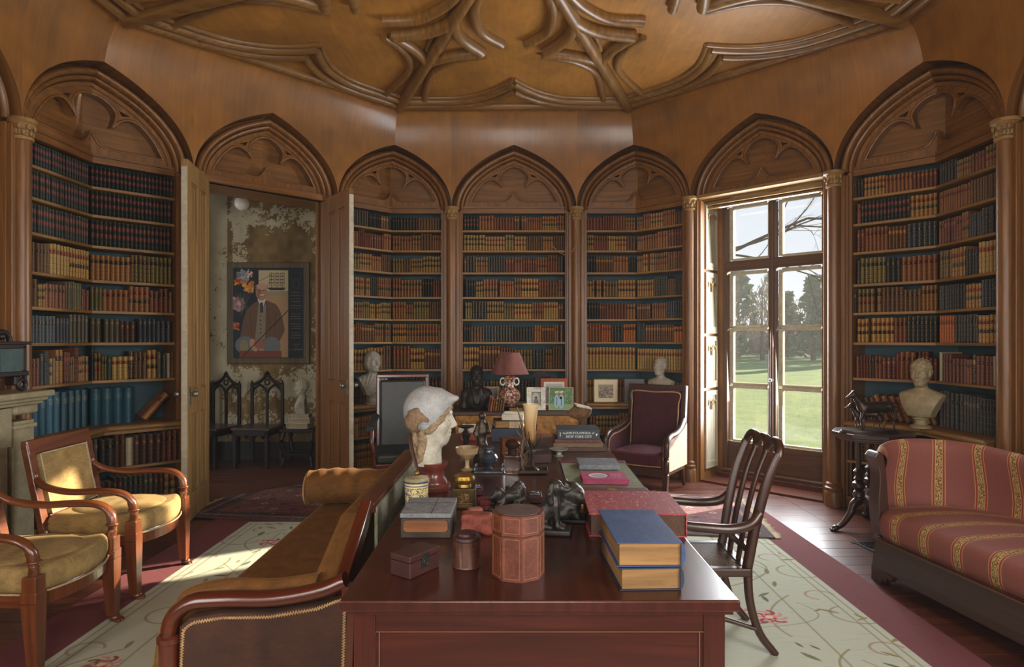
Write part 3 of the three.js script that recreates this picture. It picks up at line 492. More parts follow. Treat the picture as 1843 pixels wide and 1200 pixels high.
  grow(V(0.1, 4.2, 0), V(0.75, 0.75, 0.1).normalize(), 2.6, 0.09, 6);
  grow(V(0.1, 3.7, 0), V(0.9, 0.25, -0.1).normalize(), 2.4, 0.065, 6);
  grow(V(0.1, 4.2, 0), V(-0.5, 0.8, 0).normalize(), 2.4, 0.1, 4);
  add('branches', merge(segs), bark, bt);
}

// ---------------------------------------------------------------- bookcases
const LV = [2.71, 2.48, 2.23, 1.95, 1.70, 1.44, 1.13, 0.765, 0.42, 0.10];
const cases = {
  sidecorner_left: ['bookcase', 'tall oak corner bookcase between the marble fireplace and the double doors', 'fireplace-side bookcase'],
  corner_left: ['bookcase', 'tall oak corner bookcase partly behind the open door leaf and the veiled bust', 'door-side bookcase'],
  rear: ['bookcase', 'flat oak bookcase behind the table lamp and the black bust', 'lamp-side bookcase'],
  corner_right: ['bookcase', 'tall oak corner bookcase between the table lamp and the garden window', 'window-side bookcase'],
  sidecorner_right: ['bookcase', 'tall oak corner bookcase behind the striped sofa', 'sofa-side bookcase'],
};
for (const [bay, [name, label]] of Object.entries(cases)) {
  const hs = bays[bay], o = thing(name, label, 'bookcase', [0, 0, 0], 0, 'built-in bookcases');
  const both = (f) => hs.flatMap((h) => f(h).map((g) => mapGeo(g, h)));
  const e = 0.11;
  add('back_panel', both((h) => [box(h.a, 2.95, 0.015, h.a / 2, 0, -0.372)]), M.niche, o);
  add('side_panel', both((h) => [box(0.03, 2.93, 0.3, h.a - e + 0.005, 0, -0.22)]), M.oak, o);
  LV.forEach((v, i) => {
    if (i === 7) { add('ledge', both((h) => { const r = new THREE.CylinderGeometry(0.022, 0.022, h.a - e, 10); r.rotateZ(Math.PI / 2); r.translate((h.a - e) / 2, v - 0.022, 0.05); return [box(h.a - e, 0.044, 0.41, (h.a - e) / 2, v - 0.044, -0.155), r, box(h.a - e, 0.025, 0.02, (h.a - e) / 2, v - 0.07, 0.02)]; }), M.shelf, o); return; }
    const w1 = i > 7 ? 0.0 : -0.11; add('shelf', both((h) => [box(h.a - e, 0.022, 0.36 + w1, (h.a - e) / 2, v - 0.022, (w1 - 0.36) / 2), box(h.a - e, 0.017, 0.008, (h.a - e) / 2, v - 0.0195, w1 + 0.003)]), M.shelf, o);
  });
  add('plinth', both((h) => [box(h.a - e, 0.078, 0.05, (h.a - e) / 2, 0, -0.04)]), M.oak, o);
}
// ---------------------------------------------------------------- books: spine designs
const FAM = {};
const cells = [];
function fam(name, list) { FAM[name] = list.map((d) => { cells.push(d); d.cell = cells.length - 1; d.fam = name; return d; }); }
const lift = (h, k) => '#' + [1, 3, 5].map((i) => Math.min(255, Math.round(parseInt(h.slice(i, i + 2), 16) * k * (i === 1 ? 0.97 : 1.05))).toString(16).padStart(2, '0')).join('');
const calf = (base, l1, l2, say, g = 0.7) => ({ st: 'calf', base: lift(base, 1.22), l1, l2, g, say });
fam('calf', [calf('#6b3f22', '#7a1f1c', '#2a1a14', 'brown calf book with red and black labels'), calf('#7a4a27', '#2b1a14', null, 'tan calf book with a black label'), calf('#5a3119', '#8a2a20', null, 'dark brown calf book with a red label'), calf('#83552c', '#6b1e1a', '#24352a', 'light calf book with red and green labels'), calf('#4d2a18', '#a06a2c', null, 'chestnut calf book with an ochre label'), calf('#694628', '#1e1613', '#701f1b', 'worn calf book with black title panel'), calf('#573a24', '#3a201a', null, 'umber calf book with faint labels', 0.4), calf('#74401f', '#741f1f', null, 'russet calf book with gilt bands', 0.9)]);
fam('darkred', [calf('#171c1a', '#6c2a2c', '#682a2b', 'near-black book with two red labels', 0.35), calf('#1c211c', '#74302f', '#6a2c2c', 'black green book with red bands', 0.35), calf('#252420', '#7a3433', '#713030', 'dark book with broad red labels', 0.5)]);
fam('gilt', [calf('#8c5f2c', '#6e1f19', '#241812', 'honey calf book heavy with gilding', 1), calf('#80561f', '#3a1712', '#7c241d', 'golden brown book with gilded panels', 1), calf('#8d6a3a', '#7b2820', null, 'pale calf book with red label and gilding', 1), calf('#735021', '#1c1a18', '#1c1a18', 'gold tooled book with two black labels', 1), calf('#5c4a26', '#202a20', null, 'olive book with gold tooling', 0.9), calf('#4f3a1c', '#241b13', null, 'dark gilt book with diamond tooling', 1)]);
fam('red', [calf('#5f2f20', '#4a1613', null, 'red brown leather book', 0.5), calf('#6c3a26', '#2a1512', null, 'brick red leather book', 0.5), calf('#4c1f1c', '#7c3a24', null, 'maroon leather book', 0.7), calf('#744426', '#5b1f18', null, 'rust leather book', 0.4)]);
fam('orange', [calf('#a85a28', '#1e1612', null, 'orange leather book with a black label', 0.2), calf('#9c4e24', '#7c2f16', null, 'orange leather book', 0.3)]);
fam('black', [calf('#181a1e', '#181a1e', null, 'black leather book with gold bands', 0.9), calf('#232730', '#232730', null, 'navy leather book with gold bands', 0.7), calf('#1a1e1c', '#4a2018', null, 'black book with a brown label', 0.4), calf('#2a2522', '#1a1614', null, 'charcoal leather book', 0.4)]);
const cloth = (base, say, g = 0.5, big = false) => ({ st: 'cloth', base, g, say, big });
fam('olive', [cloth('#5c553c', 'drab olive cloth book'), cloth('#544b39', 'grey brown cloth book'), cloth('#4a4434', 'dark khaki cloth book'), cloth('#66603a', 'yellow olive cloth book')]);
fam('grey', [calf('#3d3d40', '#2a2a2c', null, 'grey leather book with silver title', 0.3), cloth('#4c4a45', 'dull grey cloth book'), cloth('#373a40', 'slate cloth book')]);
fam('blue', [cloth('#2f6073', 'tall teal blue cloth volume with gold title', 0.6, true), cloth('#2b5668', 'tall blue cloth volume with faded title', 0.4, true), cloth('#275263', 'tall deep blue cloth volume with gold title', 0.6, true)]);
fam('odd', [cloth('#b4a888', 'cream paper covered book', 0.1), cloth('#8c4a40', 'dusty pink cloth book', 0.3), cloth('#39453c', 'dark green cloth book'), cloth('#27333d', 'dark blue cloth book'), cloth('#7a6c52', 'buff cloth book', 0.2), calf('#2c201a', '#a8823c', '#2c201a', 'black book with gold diamond pattern', 1)]);
fam('big', [calf('#3a2119', '#4a1c16', null, 'large dark brown ribbed leather volume', 0.3), calf('#4a2a1e', '#2a1713', null, 'large chestnut ribbed leather volume', 0.3), calf('#3f3630', '#55504a', null, 'large grey brown leather volume', 0.15), calf('#32302c', '#1c1a18', null, 'large blackish leather volume', 0.5)]);
fam('brownlean', [calf('#8a5330', '#6a3a1e', null, 'thick orange brown leather volume', 0.5)]);
const hexRGB = (h) => [1, 3, 5].map((i) => parseInt(h.slice(i, i + 2), 16));
const shadeHex = (h, k) => { const c = hexRGB(h); return `rgb(${c.map((v) => Math.round(cl(v * k))).join(',')})`; };
const atlas = canvasTex(2048, 1024, (g) => {
  const r = mulberry(3), CW = 64, CH = 256, gold = (a) => `rgba(236,198,124,${Math.min(1, a * 1.15)})`;
  for (let k = 0; k < cells.length; k++) {
    const d = cells[k], X = (k % 32) * CW, Y = Math.floor(k / 32) * CH;
    g.save(); g.beginPath(); g.rect(X, Y, CW, CH); g.clip();
    g.fillStyle = d.base; g.fillRect(X, Y, CW, CH);
    for (let i = 0; i < 260; i++) { g.fillStyle = shadeHex(d.base, 0.7 + r() * 0.65); g.globalAlpha = 0.35; g.fillRect(X + r() * CW, Y + r() * CH, 1 + r() * 5, 2 + r() * 14); } g.globalAlpha = 1;
    if (d.st === 'calf') {
      const n = 6, ph = (CH - 18) / n;
      for (let i = 0; i < n; i++) {
        const y = Y + 3 + i * ph;
        if (i === 1) { g.fillStyle = d.l1; g.fillRect(X, y + 3, CW, ph - 6); } if (i === 3 && d.l2) { g.fillStyle = d.l2; g.fillRect(X, y + 3, CW, ph - 6); }
        g.fillStyle = gold(0.25 + 0.55 * d.g); g.fillRect(X, y, CW, 1.6); if (d.g > 0.5) g.fillRect(X, y + 4, CW, 1);
        g.fillStyle = shadeHex(d.base, 0.72); g.fillRect(X, y - 4, CW, 3);
        if (i === 1 || (i === 3 && d.l2)) { g.fillStyle = gold(d.g < 0.6 && d.fam === 'darkred' ? 0.35 : 0.72); for (let q = 0; q < 3; q++) g.fillRect(X + 14 + r() * 6, y + 10 + q * 8, 22 + r() * 14, 2.4); }
        else if (d.g > 0.55) { g.fillStyle = gold(0.5 * d.g); g.fillRect(X + 8, y + 7, 3, ph - 14); g.fillRect(X + CW - 11, y + 7, 3, ph - 14); g.save(); g.translate(X + CW / 2, y + ph / 2); g.rotate(Math.PI / 4); g.fillRect(-7, -7, 14, 14); g.fillStyle = d.base; g.fillRect(-3, -3, 6, 6); g.restore(); for (let q = 0; q < 10 * d.g; q++) { g.fillStyle = gold(0.35 + 0.4 * r()); g.fillRect(X + 8 + r() * (CW - 18), y + 6 + r() * (ph - 14), 2, 2); } }
      }
    } else {
      g.fillStyle = gold(d.g); const y0 = Y + (d.big ? 38 : 30); for (let q = 0; q < (d.big ? 5 : 3); q++) { const w = 22 + r() * 20; g.fillRect(X + CW / 2 - w / 2, y0 + q * (d.big ? 8 : 10), w, d.big ? 2 : 3); }
      if (!d.big) { g.fillRect(X, Y + 8, CW, 1.5); g.fillRect(X, Y + CH - 22, CW, 1.5); g.fillRect(X + 20, Y + CH - 38, 24, 3); }
    }
    g.fillStyle = '#b79c6c'; g.fillRect(X, Y + CH - 8, CW / 2, 8); g.fillStyle = shadeHex(d.base, 0.9); g.fillRect(X + CW / 2, Y + CH - 8, CW / 2, 8);
    g.restore();
  }
});
const bookMat = mat('#ffffff', 0.52, atlas, { metre: false });
function bookGeo(k) {
  const u0 = (k % 32) * 64 / 2048, du = 64 / 2048, vt = 1 - Math.floor(k / 32) * 256 / 1024, dv = 256 / 1024, pos = [], nor = [], uv = [], idx = [];
  const pU = u0 + du * 0.25, cU = u0 + du * 0.75, pV = vt - dv * 0.984;
  const n = 5; for (let i = 0; i <= n; i++) { const x = i / n - 0.5, z = -0.045 * 4 * x * x, nx = x * 1.5, l = Math.hypot(nx, 1); for (const y of [0, 1]) { pos.push(x, y, z); nor.push(nx / l, 0, 1 / l); uv.push(u0 + du * (0.03 + 0.94 * i / n), vt - dv * (y ? 0.004 : 0.955)); } }
  for (let i = 0; i < n; i++) { const a = i * 2; idx.push(a, a + 2, a + 1, a + 1, a + 2, a + 3); }
  const bx = (x0, x1, y0, y1, z0, z1, U0, skip) => { const g = new THREE.BoxGeometry(x1 - x0, y1 - y0, z1 - z0); g.translate((x0 + x1) / 2, (y0 + y1) / 2, (z0 + z1) / 2); const b = pos.length / 3, P = g.attributes.position, N = g.attributes.normal; for (let i = 0; i < P.count; i++) { pos.push(P.getX(i), P.getY(i), P.getZ(i)); nor.push(N.getX(i), N.getY(i), N.getZ(i)); uv.push(U0, pV); } for (const q of g.index.array) idx.push(b + q); };
  bx(-0.5, -0.45, 0, 1, -1, -0.046, cU); bx(0.45, 0.5, 0, 1, -1, -0.046, cU); bx(-0.45, 0.45, 0.01, 0.985, -0.97, -0.07, pU);
  const g = new THREE.BufferGeometry(); g.setAttribute('position', new THREE.Float32BufferAttribute(pos, 3)); g.setAttribute('normal', new THREE.Float32BufferAttribute(nor, 3)); g.setAttribute('uv', new THREE.Float32BufferAttribute(uv, 2)); g.setIndex(idx); return g;
}
const bookGeos = cells.map((d, k) => bookGeo(k));
// rows: for each bay, each shelf from the top: list of [family or families, min height, max height, min thickness, max thickness, run length, lean]
const mixed = (h0, h1) => [[['calf', 'calf', 'calf', 'red', 'gilt', 'black', 'darkred'], h0, h1, 0.024, 0.036, 5]];
const rowSpec = {
  sidecorner_left: [
    [['darkred0', 0.168, 0.172, 0.027, 0.029, 60]], [['darkred1', 0.195, 0.199, 0.027, 0.029, 60]], [['darkred2', 0.205, 0.209, 0.029, 0.031, 60]],
    [[['gilt', 'calf', 'gilt'], 0.2, 0.235, 0.028, 0.036, 6]], [[['calf', 'gilt', 'red', 'red', 'olive', 'odd'], 0.165, 0.215, 0.022, 0.04, 4]],
    [[['grey', 'olive', 'olive', 'olive', 'big'], 0.17, 0.225, 0.03, 0.045, 5]], [[['odd', 'olive', 'calf', 'odd', 'gilt', 'grey', 'red'], 0.19, 0.285, 0.018, 0.04, 2]],
    [['blue', 0.285, 0.305, 0.07, 0.082, 3]], [[['big', 'odd', 'big', 'red'], 0.23, 0.275, 0.04, 0.055, 3]], [[['big', 'calf'], 0.2, 0.25, 0.035, 0.05, 3]]],
  sidecorner_right: [
    [[['calf', 'red', 'black', 'calf'], 0.14, 0.168, 0.024, 0.034, 5]], [[['darkred2', 'darkred2', 'red', 'calf'], 0.17, 0.195, 0.025, 0.034, 9]], [[['calf', 'red', 'red', 'black'], 0.18, 0.215, 0.024, 0.036, 4]],
    [[['black', 'gilt', 'red', 'calf'], 0.195, 0.235, 0.026, 0.04, 5]], [[['calf', 'red', 'black', 'gilt'], 0.18, 0.215, 0.022, 0.034, 5]], [[['red', 'gilt', 'orange', 'gilt', 'black'], 0.2, 0.22, 0.026, 0.036, 6]],
    [[['red', 'calf', 'red', 'odd', 'red'], 0.18, 0.24, 0.022, 0.042, 3]], [[['calf', 'big', 'gilt'], 0.2, 0.29, 0.03, 0.05, 4]], [[['calf', 'gilt', 'red'], 0.2, 0.25, 0.03, 0.042, 4]], [[['calf', 'big'], 0.2, 0.25, 0.03, 0.045, 4]]],
};
for (const b of ['corner_left', 'rear', 'corner_right']) rowSpec[b] = LV.map((v, i) => {
  const hi = [0.172, 0.195, 0.2, 0.218, 0.205, 0.21, 0.265, 0.27, 0.23, 0.23][i];
  const pal = { corner_left: [['calf', 'odd', 'black', 'red'], ['calf', 'red', 'calf'], ['calf', 'gilt', 'calf'], ['calf', 'black', 'red', 'calf'], ['calf', 'gilt', 'calf'], ['gilt', 'calf', 'calf'], ['gilt', 'calf', 'gilt'], ['black', 'calf', 'big'], ['gilt', 'calf'], ['calf', 'gilt']], rear: [['calf', 'red', 'calf', 'darkred'], ['calf', 'gilt', 'calf'], ['red', 'calf', 'black', 'calf'], ['calf', 'gilt', 'orange', 'calf', 'black'], ['black', 'calf', 'gilt', 'calf'], ['black', 'darkred', 'calf', 'black'], ['red', 'calf', 'gilt', 'black'], ['gilt', 'gilt', 'black'], ['calf'], ['calf']], corner_right: [['calf', 'red', 'calf'], ['calf', 'red', 'gilt'], ['red', 'calf', 'black', 'calf'], ['black', 'gilt', 'gilt', 'calf'], ['calf', 'black', 'red', 'calf'], ['orange', 'gilt', 'black', 'calf'], ['gilt2'], ['gilt', 'calf', 'red'], ['gilt3', 'gilt3', 'calf'], ['calf', 'gilt']] }[b][i];
  return [[pal, hi * 0.8, hi, 0.024, i > 5 ? 0.04 : 0.034, i === 6 && b === 'corner_right' ? 40 : 5]];
});
const ORD = ['top', 'second', 'third', 'fourth', 'fifth', 'sixth', 'seventh', 'eighth', 'ninth', 'lowest'];
const allBooks = [];
const rB = mulberry(2024), RB = (a, b) => a + (b - a) * rB();
for (const [bay, rows] of Object.entries(rowSpec)) rows.forEach((spec, ri) => bays[bay].forEach((h, hi) => {
  const [fams, h0, h1, t0, t1, run] = spec[0]; const front = ri > 7 ? -0.02 : -0.125; let u = h.k ? front * K8 + 0.004 : 0.002; const end = h.a - 0.118;
  let left = 0, d, hh, tt, lean = 0;
  const isBlue = fams === 'blue'; let stopAt = end; if (isBlue && hi === 0) stopAt = end - 0.30;
  if (bay === 'sidecorner_right' && ri === 7) lean = hi === 0 ? 0.38 : 0;
  while (true) {
    if (left <= 0) {
      let f = Array.isArray(fams) ? fams[Math.floor(rB() * fams.length)] : fams; let vi = null; const mm = f.match(/^([a-z]+)(\d)$/); if (mm) { f = mm[1]; vi = +mm[2]; }
      const L = FAM[f]; d = L[vi ?? Math.floor(rB() * L.length)]; left = f === 'odd' ? 1 : Math.max(1, Math.round(run * RB(0.5, 1.5))); hh = RB(h0, h1); tt = RB(t0, t1);
      if (bay === 'sidecorner_right' && ri === 7) { d = hi === 0 ? FAM.calf[Math.floor(rB() * 8)] : FAM.big[2 + Math.floor(rB() * 2)]; hh = hi === 0 ? RB(0.2, 0.23) : RB(0.26, 0.29); }
    }
    const t = tt * RB(0.94, 1.06), hgt = hh * RB(0.985, 1.015); const wTot = lean ? t * Math.cos(lean) + 0.012 : t + 0.0012;
    if (u + wTot + (lean ? hgt * Math.sin(lean) * 0.6 : 0) > stopAt) break;
    const uc = lean ? u + t / 2 : u + t / 2;
    allBooks.push({ d, t, hgt, dep: Math.min(0.21, hgt * 0.72) , bay, ri, h, uc, w: front - RB(0, 0.008), lean: lean ? lean + RB(-0.03, 0.03) : RB(-0.006, 0.006) });
    u += wTot; left--;
    if (rB() < 0.012) u += 0.02;
  }
  if (isBlue && hi === 0) allBooks.push({ d: FAM.brownlean[0], t: 0.055, hgt: 0.27, dep: 0.18, bay, ri, h, uc: end - 0.235, w: front - 0.01, lean: 0.72 });
}));
for (const b of allBooks) {
  const C = MAP({ ...b.h, k: 0 }, b.uc, LV[b.ri], b.w), ry = Math.atan2(b.h.n[0], b.h.n[1]);
  const flip = (-b.h.d[1]) * b.h.n[0] + b.h.d[0] * b.h.n[1] < 0 ? -1 : 1; // leans towards larger u
  const lz = -b.lean * flip, m = new THREE.Matrix4().compose(V(C[0], C[1] + Math.abs(Math.sin(b.lean)) * b.t / 2 + 0.0005, C[2]), new THREE.Quaternion().setFromEuler(new THREE.Euler(0, ry, lz, 'YXZ')), V(b.t, b.hgt, b.dep));
  b.m = m; const z = -C[2]; b.px = CX + C[0] / z * F; const vx = -C[0], vz = -C[2], vl = Math.hypot(vx, vz); b.area = b.px > 45 && b.px < 1820 ? b.t * b.hgt * F * F / z / z * Math.max(0.02, (b.h.n[0] * vx + b.h.n[1] * vz) / vl) : 0;
  if (b.bay === 'corner_left' && b.px < 634) b.area = 0; if (b.bay === 'sidecorner_left' && b.px > 328) b.area = 0; if (b.ri > 7 && b.bay !== 'sidecorner_left') b.area *= 0.1; if (b.bay === 'sidecorner_left' && b.px < 88 && b.ri > 6) b.area = 0; if (b.bay === 'sidecorner_left' && b.ri > 8) b.area *= 0.3;
  if (b.bay === 'rear' && b.ri === 7) b.area *= 0.2; if (b.bay === 'sidecorner_right' && b.ri === 7 && b.px > 1630 && b.px < 1700) b.area = 0;
}
const byArea = [...allBooks].sort((a, b) => b.area - a.area); const single = new Set(byArea.slice(0, 300));
const restGeo = [];
for (const b of allBooks) {
  if (single.has(b)) {
    const m = new THREE.Mesh(bookGeos[b.d.cell], bookMat); m.name = numbered('book'); m.applyMatrix4(b.m); m.castShadow = m.receiveShadow = true; scene.add(m);
    const wh = b.ri === 7 ? 'ledge' : ORD[b.ri] + ' shelf'; tag(m, b.d.fam === 'brownlean' ? 'thick orange brown leather volume leaning alone beside the blue set' : `${b.d.say} on ${wh} of ${cases[b.bay][2]}`, 'book', `books on the ${wh} of the ${cases[b.bay][2]}`);
  } else { const g = bookGeos[b.d.cell].clone().toNonIndexed(); g.applyMatrix4(b.m); restGeo.push(g); }
}
{ const m = new THREE.Mesh(mergeGeometries(restGeo), bookMat); m.name = 'shelved_books'; m.castShadow = m.receiveShadow = true; scene.add(m); m.userData = { kind: 'stuff', label: 'hundreds of old leather books filling the shelves of the bookcases', category: 'books' }; }

// ---------------------------------------------------------------- carpets
function addW(name, geo, m, g, label) { if (Array.isArray(geo)) geo = merge(geo); geo = geo.clone(); geo.translate(-g.position.x, -g.position.y, -g.position.z); return add(name, geo, m, g, label); } // geometry given in room coordinates
{
  const r = mulberry(77), RR = (a, b) => a + (b - a) * r();
  const X0 = -2.42, X1 = 2.13, Z0 = -5.3, Z1 = -0.45;
  const carpet = canvasTex(1536, 2000, (g, w, h) => { // pale floral field, wine red border
    const sx = (x) => (x - X0) / (X1 - X0) * w, sz = (z) => (z - Z0) / (Z1 - Z0) * h, s = w / (X1 - X0);
    g.fillStyle = '#6b3133'; g.fillRect(0, 0, w, h); for (let i = 0; i < 5000; i++) { g.fillStyle = `rgba(${r() > 0.5 ? '120,60,58' : '70,22,26'},0.25)`; g.fillRect(r() * w, r() * h, 2 + r() * 7, 2 + r() * 7); }
    const fx0 = sx(-2.12), fx1 = sx(1.86), fz0 = sz(-5.0), fz1 = sz(-0.75); g.save(); g.beginPath(); g.rect(fx0, fz0, fx1 - fx0, fz1 - fz0); g.clip(); g.fillStyle = '#b3b8a6'; g.fillRect(fx0, fz0, fx1 - fx0, fz1 - fz0);
    for (let i = 0; i < 9000; i++) { g.fillStyle = ['rgba(190,190,160,0.16)', 'rgba(120,130,100,0.16)', 'rgba(170,160,120,0.14)'][i % 3]; g.fillRect(RR(fx0, fx1), RR(fz0, fz1), 3 + r() * 22, 1 + r() * 3); }
    g.strokeStyle = 'rgba(122,116,86,0.55)'; g.lineWidth = 4; for (const o of [14, 30, 120]) g.strokeRect(fx0 + o, fz0 + o, fx1 - fx0 - 2 * o, fz1 - fz0 - 2 * o);
    const flower = (x, z, q, c) => { const X = sx(x), Y = sz(z); for (let i = 0; i < 9; i++) { const a = i / 9 * 6.28; g.strokeStyle = i % 2 ? c : '#c48a84'; g.lineWidth = 0.018 * s * q; g.beginPath(); g.arc(X + Math.cos(a) * 0.05 * s * q, Y + Math.sin(a) * 0.06 * s * q, 0.028 * s * q, a, a + 3.6); g.stroke(); } g.fillStyle = '#cfc29a'; g.beginPath(); g.arc(X, Y, 0.02 * s * q, 0, 7); g.fill(); };
    const leaf = (x, z, a, l, c) => { const X = sx(x), Y = sz(z); g.save(); g.translate(X, Y); g.rotate(a); g.fillStyle = c; g.beginPath(); g.moveTo(0, 0); g.quadraticCurveTo(l * s * 0.5, -l * s * 0.28, l * s, 0); g.quadraticCurveTo(l * s * 0.5, l * s * 0.2, 0, 0); g.fill(); g.restore(); };
    const vine = (pts, c, lw) => { g.strokeStyle = c; g.lineWidth = lw; g.beginPath(); pts.forEach((p, i) => i ? g.quadraticCurveTo(sx(p[2]), sz(p[3]), sx(p[0]), sz(p[1])) : g.moveTo(sx(p[0]), sz(p[1]))); g.stroke(); };
    for (const side of [-1, 1]) for (let z = -4.8; z < 0; z += 0.62) {
      const x = side > 0 ? RR(1.25, 1.62) : RR(-1.9, -1.5);
      vine([[x, z], [x + RR(-0.3, 0.3), z + 0.5, x + RR(-0.4, 0.4), z + 0.25]], 'rgba(128,118,74,0.7)', 4); vine([[x, z + 0.1], [x - 0.35 * side, z + 0.4, x + 0.2, z + 0.35]], 'rgba(125,122,88,0.6)', 3);
      for (let i = 0; i < 9; i++) leaf(x + RR(-0.32, 0.3), z + RR(-0.2, 0.4), r() * 6.28, RR(0.06, 0.13), ['#6f7048', '#8a7f4c', '#59664c'][i % 3]);
      g.strokeStyle = 'rgba(130,108,80,0.55)'; g.lineWidth = 5; g.beginPath(); g.arc(sx(x + 0.25 * side), sz(z + 0.25), 0.13 * s, 0, 4.4); g.stroke(); g.strokeStyle = 'rgba(140,84,70,0.45)'; g.beginPath(); g.arc(sx(x + 0.18 * side), sz(z), 0.08 * s, 2, 6.2); g.stroke();
    }
    flower(1.34, -3.28, 1.1, '#a82a3e'); flower(1.24, -3.34, 0.55, '#a82a3e'); flower(0.87, -2.92, 0.9, '#a82a3e'); flower(-1.75, -4.5, 1, '#9a3a3c'); flower(-1.6, -3.6, 0.9, '#9a3a3c'); flower(-1.85, -2.8, 1, '#8c4a44');
    g.restore();
  });
  const m = mat('#ffffff', 0.95, carpet, { metre: false, bump: clothTex.clone(), bumpS: 0.001 }); const g = new THREE.BoxGeometry(X1 - X0, 0.007, Z1 - Z0);
  const c = thing('carpet', 'large pale green floral carpet with wine red border on the floorboards', 'carpet', [(X0 + X1) / 2, 0.0045, (Z0 + Z1) / 2]); add('carpet_field', g, m, c);
  const persian = canvasTex(2048, 560, (q, w, h) => {
    q.fillStyle = '#45383a'; q.fillRect(0, 0, w, h); q.fillStyle = '#6b4446'; q.fillRect(90, 100, w - 180, h - 200);
    const bandC = ['#4a3a3c', '#84605a', '#2e2a33', '#74403f'];
    [0, 26, 48, 80].forEach((o, i) => { q.strokeStyle = bandC[i]; q.lineWidth = 12; q.strokeRect(o + 14, o + 14, w - 2 * o - 28, h - 2 * o - 28); });
    for (let i = 0; i < 3400; i++) { q.fillStyle = ['#8f7a6a', '#2d2c36', '#8a4a48', '#a89a86', '#4b2226', '#566064'][i % 6]; q.globalAlpha = 0.55; const x = Math.floor(r() * w / 10) * 10, y = Math.floor(r() * h / 8) * 8; q.fillRect(x, y, 5 + r() * 12, 3 + r() * 4); } q.globalAlpha = 1;
    for (let x = 130; x < w - 120; x += 74) for (let y = 140; y < h - 120; y += 70) { q.save(); q.translate(x, y); q.rotate(Math.PI / 4); q.fillStyle = ['#8a5a52', '#3a3038', '#a08878'][(x + y) % 3]; q.fillRect(-12, -12, 24, 24); q.fillStyle = '#5a3436'; q.fillRect(-5, -5, 10, 10); q.restore(); }
  });
  const pr = thing('persian_rug', 'long worn dark red patterned rug with pale fringe before the double doors', 'rug', [-0.33, 0.014, -5.46], -0.118);
  add('pile', new THREE.BoxGeometry(4.66, 0.009, 1.24), mat('#ffffff', 0.97, persian, { metre: false }), pr);
  const fr = []; for (const s of [-1, 1]) for (let i = 0; i < 110; i++) { const z = -0.615 + i / 109 * 1.23, L = RR(0.035, 0.07); fr.push(T(new THREE.BoxGeometry(L, 0.004, 0.007), s * (2.33 + L / 2), -0.001, z, 0, RR(-0.3, 0.3), 0)); }
  const f = add('fringe', merge(fr), M.gimpPale, pr, 'pale knotted fringe'); f.userData.kind = 'stuff';
}
// ---------------------------------------------------------------- the long table
{
  const o = thing('library_table', 'long polished mahogany library table covered with objects', 'table', [0.07, 0, -3.19]);
  const x0 = -0.47, x1 = 0.61, z0 = -4.7, z1 = -1.68;
  addW('table_top', [box(x1 - x0, 0.032, z1 - z0, 0.07, 0.728, (z0 + z1) / 2, 0.006), box(x1 - x0 - 0.03, 0.012, z1 - z0 - 0.03, 0.07, 0.716, (z0 + z1) / 2)], M.deskwood, o);
  const bx0 = x0 + 0.03, bx1 = x1 - 0.03, bz0 = z0 + 0.04, bz1 = z1 - 0.035;
  for (const [zz, s] of [[bz1, 1], [bz0, -1]]) {
    addW('end_panel', [box(bx1 - bx0 - 0.1, 0.54, 0.02, (bx0 + bx1) / 2, 0.12, zz - s * 0.016)], M.deskwood, o);
    addW('stile', [box(0.06, 0.707, 0.05, bx0 + 0.03, 0.009, zz - s * 0.025, 0.003, 1)], M.deskwood, o); addW('stile', [box(0.06, 0.707, 0.05, bx1 - 0.03, 0.009, zz - s * 0.025, 0.003, 1)], M.deskwood, o);
    addW('rail', [box(bx1 - bx0 - 0.12, 0.056, 0.045, (bx0 + bx1) / 2, 0.66, zz - s * 0.024, 0.003, 1)], M.deskwood, o); addW('rail', [box(bx1 - bx0 - 0.12, 0.1, 0.045, (bx0 + bx1) / 2, 0.02, zz - s * 0.024, 0.003, 1)], M.deskwood, o);
  }
  addW('inlay_line', [box(bx1 - bx0, 0.0025, 0.002, (bx0 + bx1) / 2, 0.711, bz1 + 0.0005), box(bx1 - bx0 - 0.12, 0.0025, 0.002, (bx0 + bx1) / 2, 0.659, bz1), box(0.003, 0.54, 0.002, bx1 - 0.07, 0.12, bz1 - 0.004), box(0.003, 0.54, 0.002, bx0 + 0.07, 0.12, bz1 - 0.004)], M.inlay, o);
  for (const [xx, s] of [[bx0, -1], [bx1, 1]]) { addW('side_panel', [box(0.03, 0.6, bz1 - bz0 - 0.1, xx - s * 0.02, 0.11, (bz0 + bz1) / 2)], M.deskwood, o); for (let i = 0; i < 4; i++) { const zc = bz0 + 0.4 + i * 0.72; addW('drawer', [box(0.02, 0.14, 0.62, xx - s * 0.004, 0.55, zc, 0.004, 1)], M.deskwood, o); addW('drawer_knob', [T(new THREE.SphereGeometry(0.016, 10, 8), xx + s * 0.02, 0.62, zc)], M.brass, o); } }
}
